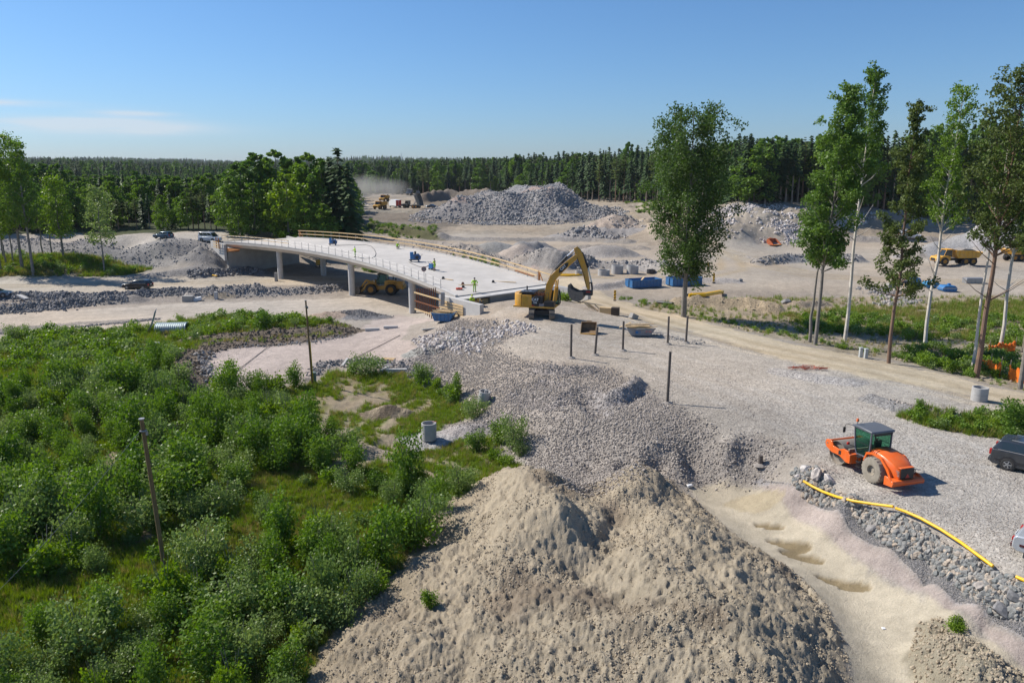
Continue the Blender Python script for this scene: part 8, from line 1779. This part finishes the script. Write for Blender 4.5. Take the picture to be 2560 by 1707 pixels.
    m = MB(); z0 = hd[2] + .02; m.lathe([(.135, z0), (.125, z0 + .01), (.12, z0 + .06), (.085, z0 + .115), (.01, z0 + .135)], (hd[0], hd[1], 0), n=16); m.box((hd[0] + .13, hd[1], z0 + .005), (.08, .16, .015)); m.build('helmet', helmet, r)
    m = MB(); m.box((hd[0] + .092, hd[1], hd[2] - .02), (.03, .022, .035)); m.build('nose', SKIN, r)
    for sy in (-1, 1): m = MB(); m.box((hd[0] + .084, hd[1] + sy * .032, hd[2] + .008), (.012, .022, .012)); m.build('eye', BLK, r); m = MB(); m.box((hd[0], hd[1] + sy * .088, hd[2] - .01), (.035, .02, .055)); m.build('ear', SKIN, r, bevel=.006)
    m = MB(); m.box((hd[0] + .084, hd[1], hd[2] - .06), (.012, .045, .01)); m.build('mouth', REDL, r)
    return r
person(deck_at(888.6, 643), R(200), 'person in full hi-vis standing on the far part of the bridge deck', 'stand', 'front')
person(deck_at(993.5, 622), R(-60), 'person in hi-vis jacket crouching near the far plank railing', 'crouch', 'front', legs=BLK)
person(deck_at(1087, 677), R(150), 'person in hi-vis jacket and shorts pushing the small blue cart', 'stand', 'front', shorts=True, helmet=DARK)
person(deck_at(1186.6, 730), R(95), 'person in hi-vis shirt standing hands on hips at the deck corner', 'stand', 'hips', helmet=DARK, s=1.03)
q = B(72.5, 57.2, 0); person((q.x, q.y, zg(q.x, q.y) + .05), R(110), 'person in bright yellow jacket and black trousers below the deck edge', 'stand', 'down', top=mat('hi_vis_yellow', (.62, .85, .02), .7), legs=BLK, helmet=mat('yellow_helmet', (.6, .7, .03), .4))

# ---------------------------------------------------------------- radio mast, dust and air
a_ = atd(1004, 402, 2300); m = MB(); r = empty('radio_mast', (a_[0], a_[1], zg(a_[0], a_[1])), 0, 'thin distant radio mast rising above the wooded horizon', 'mast'); hh = top_h(a_[0], a_[1], zg(a_[0], a_[1]), 383); m.cyl((0, 0, 0), (0, 0, hh), 1.0, .4, n=6); m.build('shaft', STEEL, r)
def volume(name, mb, dens, aniso, noise=None, colr=(1, 1, 1)):
    m_ = bpy.data.materials.new(name); m_.use_nodes = True; N, L = m_.node_tree.nodes, m_.node_tree.links; N.remove(N['Principled BSDF']); v = N.new('ShaderNodeVolumePrincipled'); v.inputs['Color'].default_value = (*colr, 1); v.inputs['Density'].default_value = dens; v.inputs['Anisotropy'].default_value = aniso
    if noise:
        t = N.new('ShaderNodeTexCoord'); n = N.new('ShaderNodeTexNoise'); n.inputs['Scale'].default_value = noise; n.inputs['Detail'].default_value = 4; L.new(t.outputs['Object'], n.inputs['Vector'])
        g = N.new('ShaderNodeTexGradient'); g.gradient_type = 'SPHERICAL'; mp = N.new('ShaderNodeMapping'); mp.inputs['Scale'].default_value = (1 / 34., 1 / 20., 1 / 11.); L.new(t.outputs['Object'], mp.inputs[0]); L.new(mp.outputs[0], g.inputs[0])
        k = N.new('ShaderNodeMapRange'); k.inputs[1].default_value = .38; k.inputs[2].default_value = .7; k.inputs[4].default_value = dens; L.new(n.outputs['Fac'], k.inputs[0]); x_ = N.new('ShaderNodeMath'); x_.operation = 'MULTIPLY'; L.new(k.outputs[0], x_.inputs[0]); L.new(g.outputs['Fac'], x_.inputs[1]); L.new(x_.outputs[0], v.inputs['Density'])
    L.new(v.outputs[0], N['Material Output'].inputs['Volume']); o = mb.build(name, m_, smooth=0); return tag(o, kind='stuff')
q = place(912, 496); m = MB(); m.lathe([(.1, -5), (24, -4), (33, 0), (28, 6), (14, 10), (.1, 11)], n=20); m.v = [(x, y * .6, z) for x, y, z in m.v]
o = volume('dust_cloud', m, .10, .2, .07, (1, .95, .86)); o.location = (q[0] - 4, q[1] + 6, q[2] + 3)
HAZE_D = 0.00006
if HAZE_D:
    m = MB(); m.box((0, 4000, 24), (16000, 10400, 67.4)); volume('haze', m, HAZE_D, .0, None, (.86, .93, 1.0))
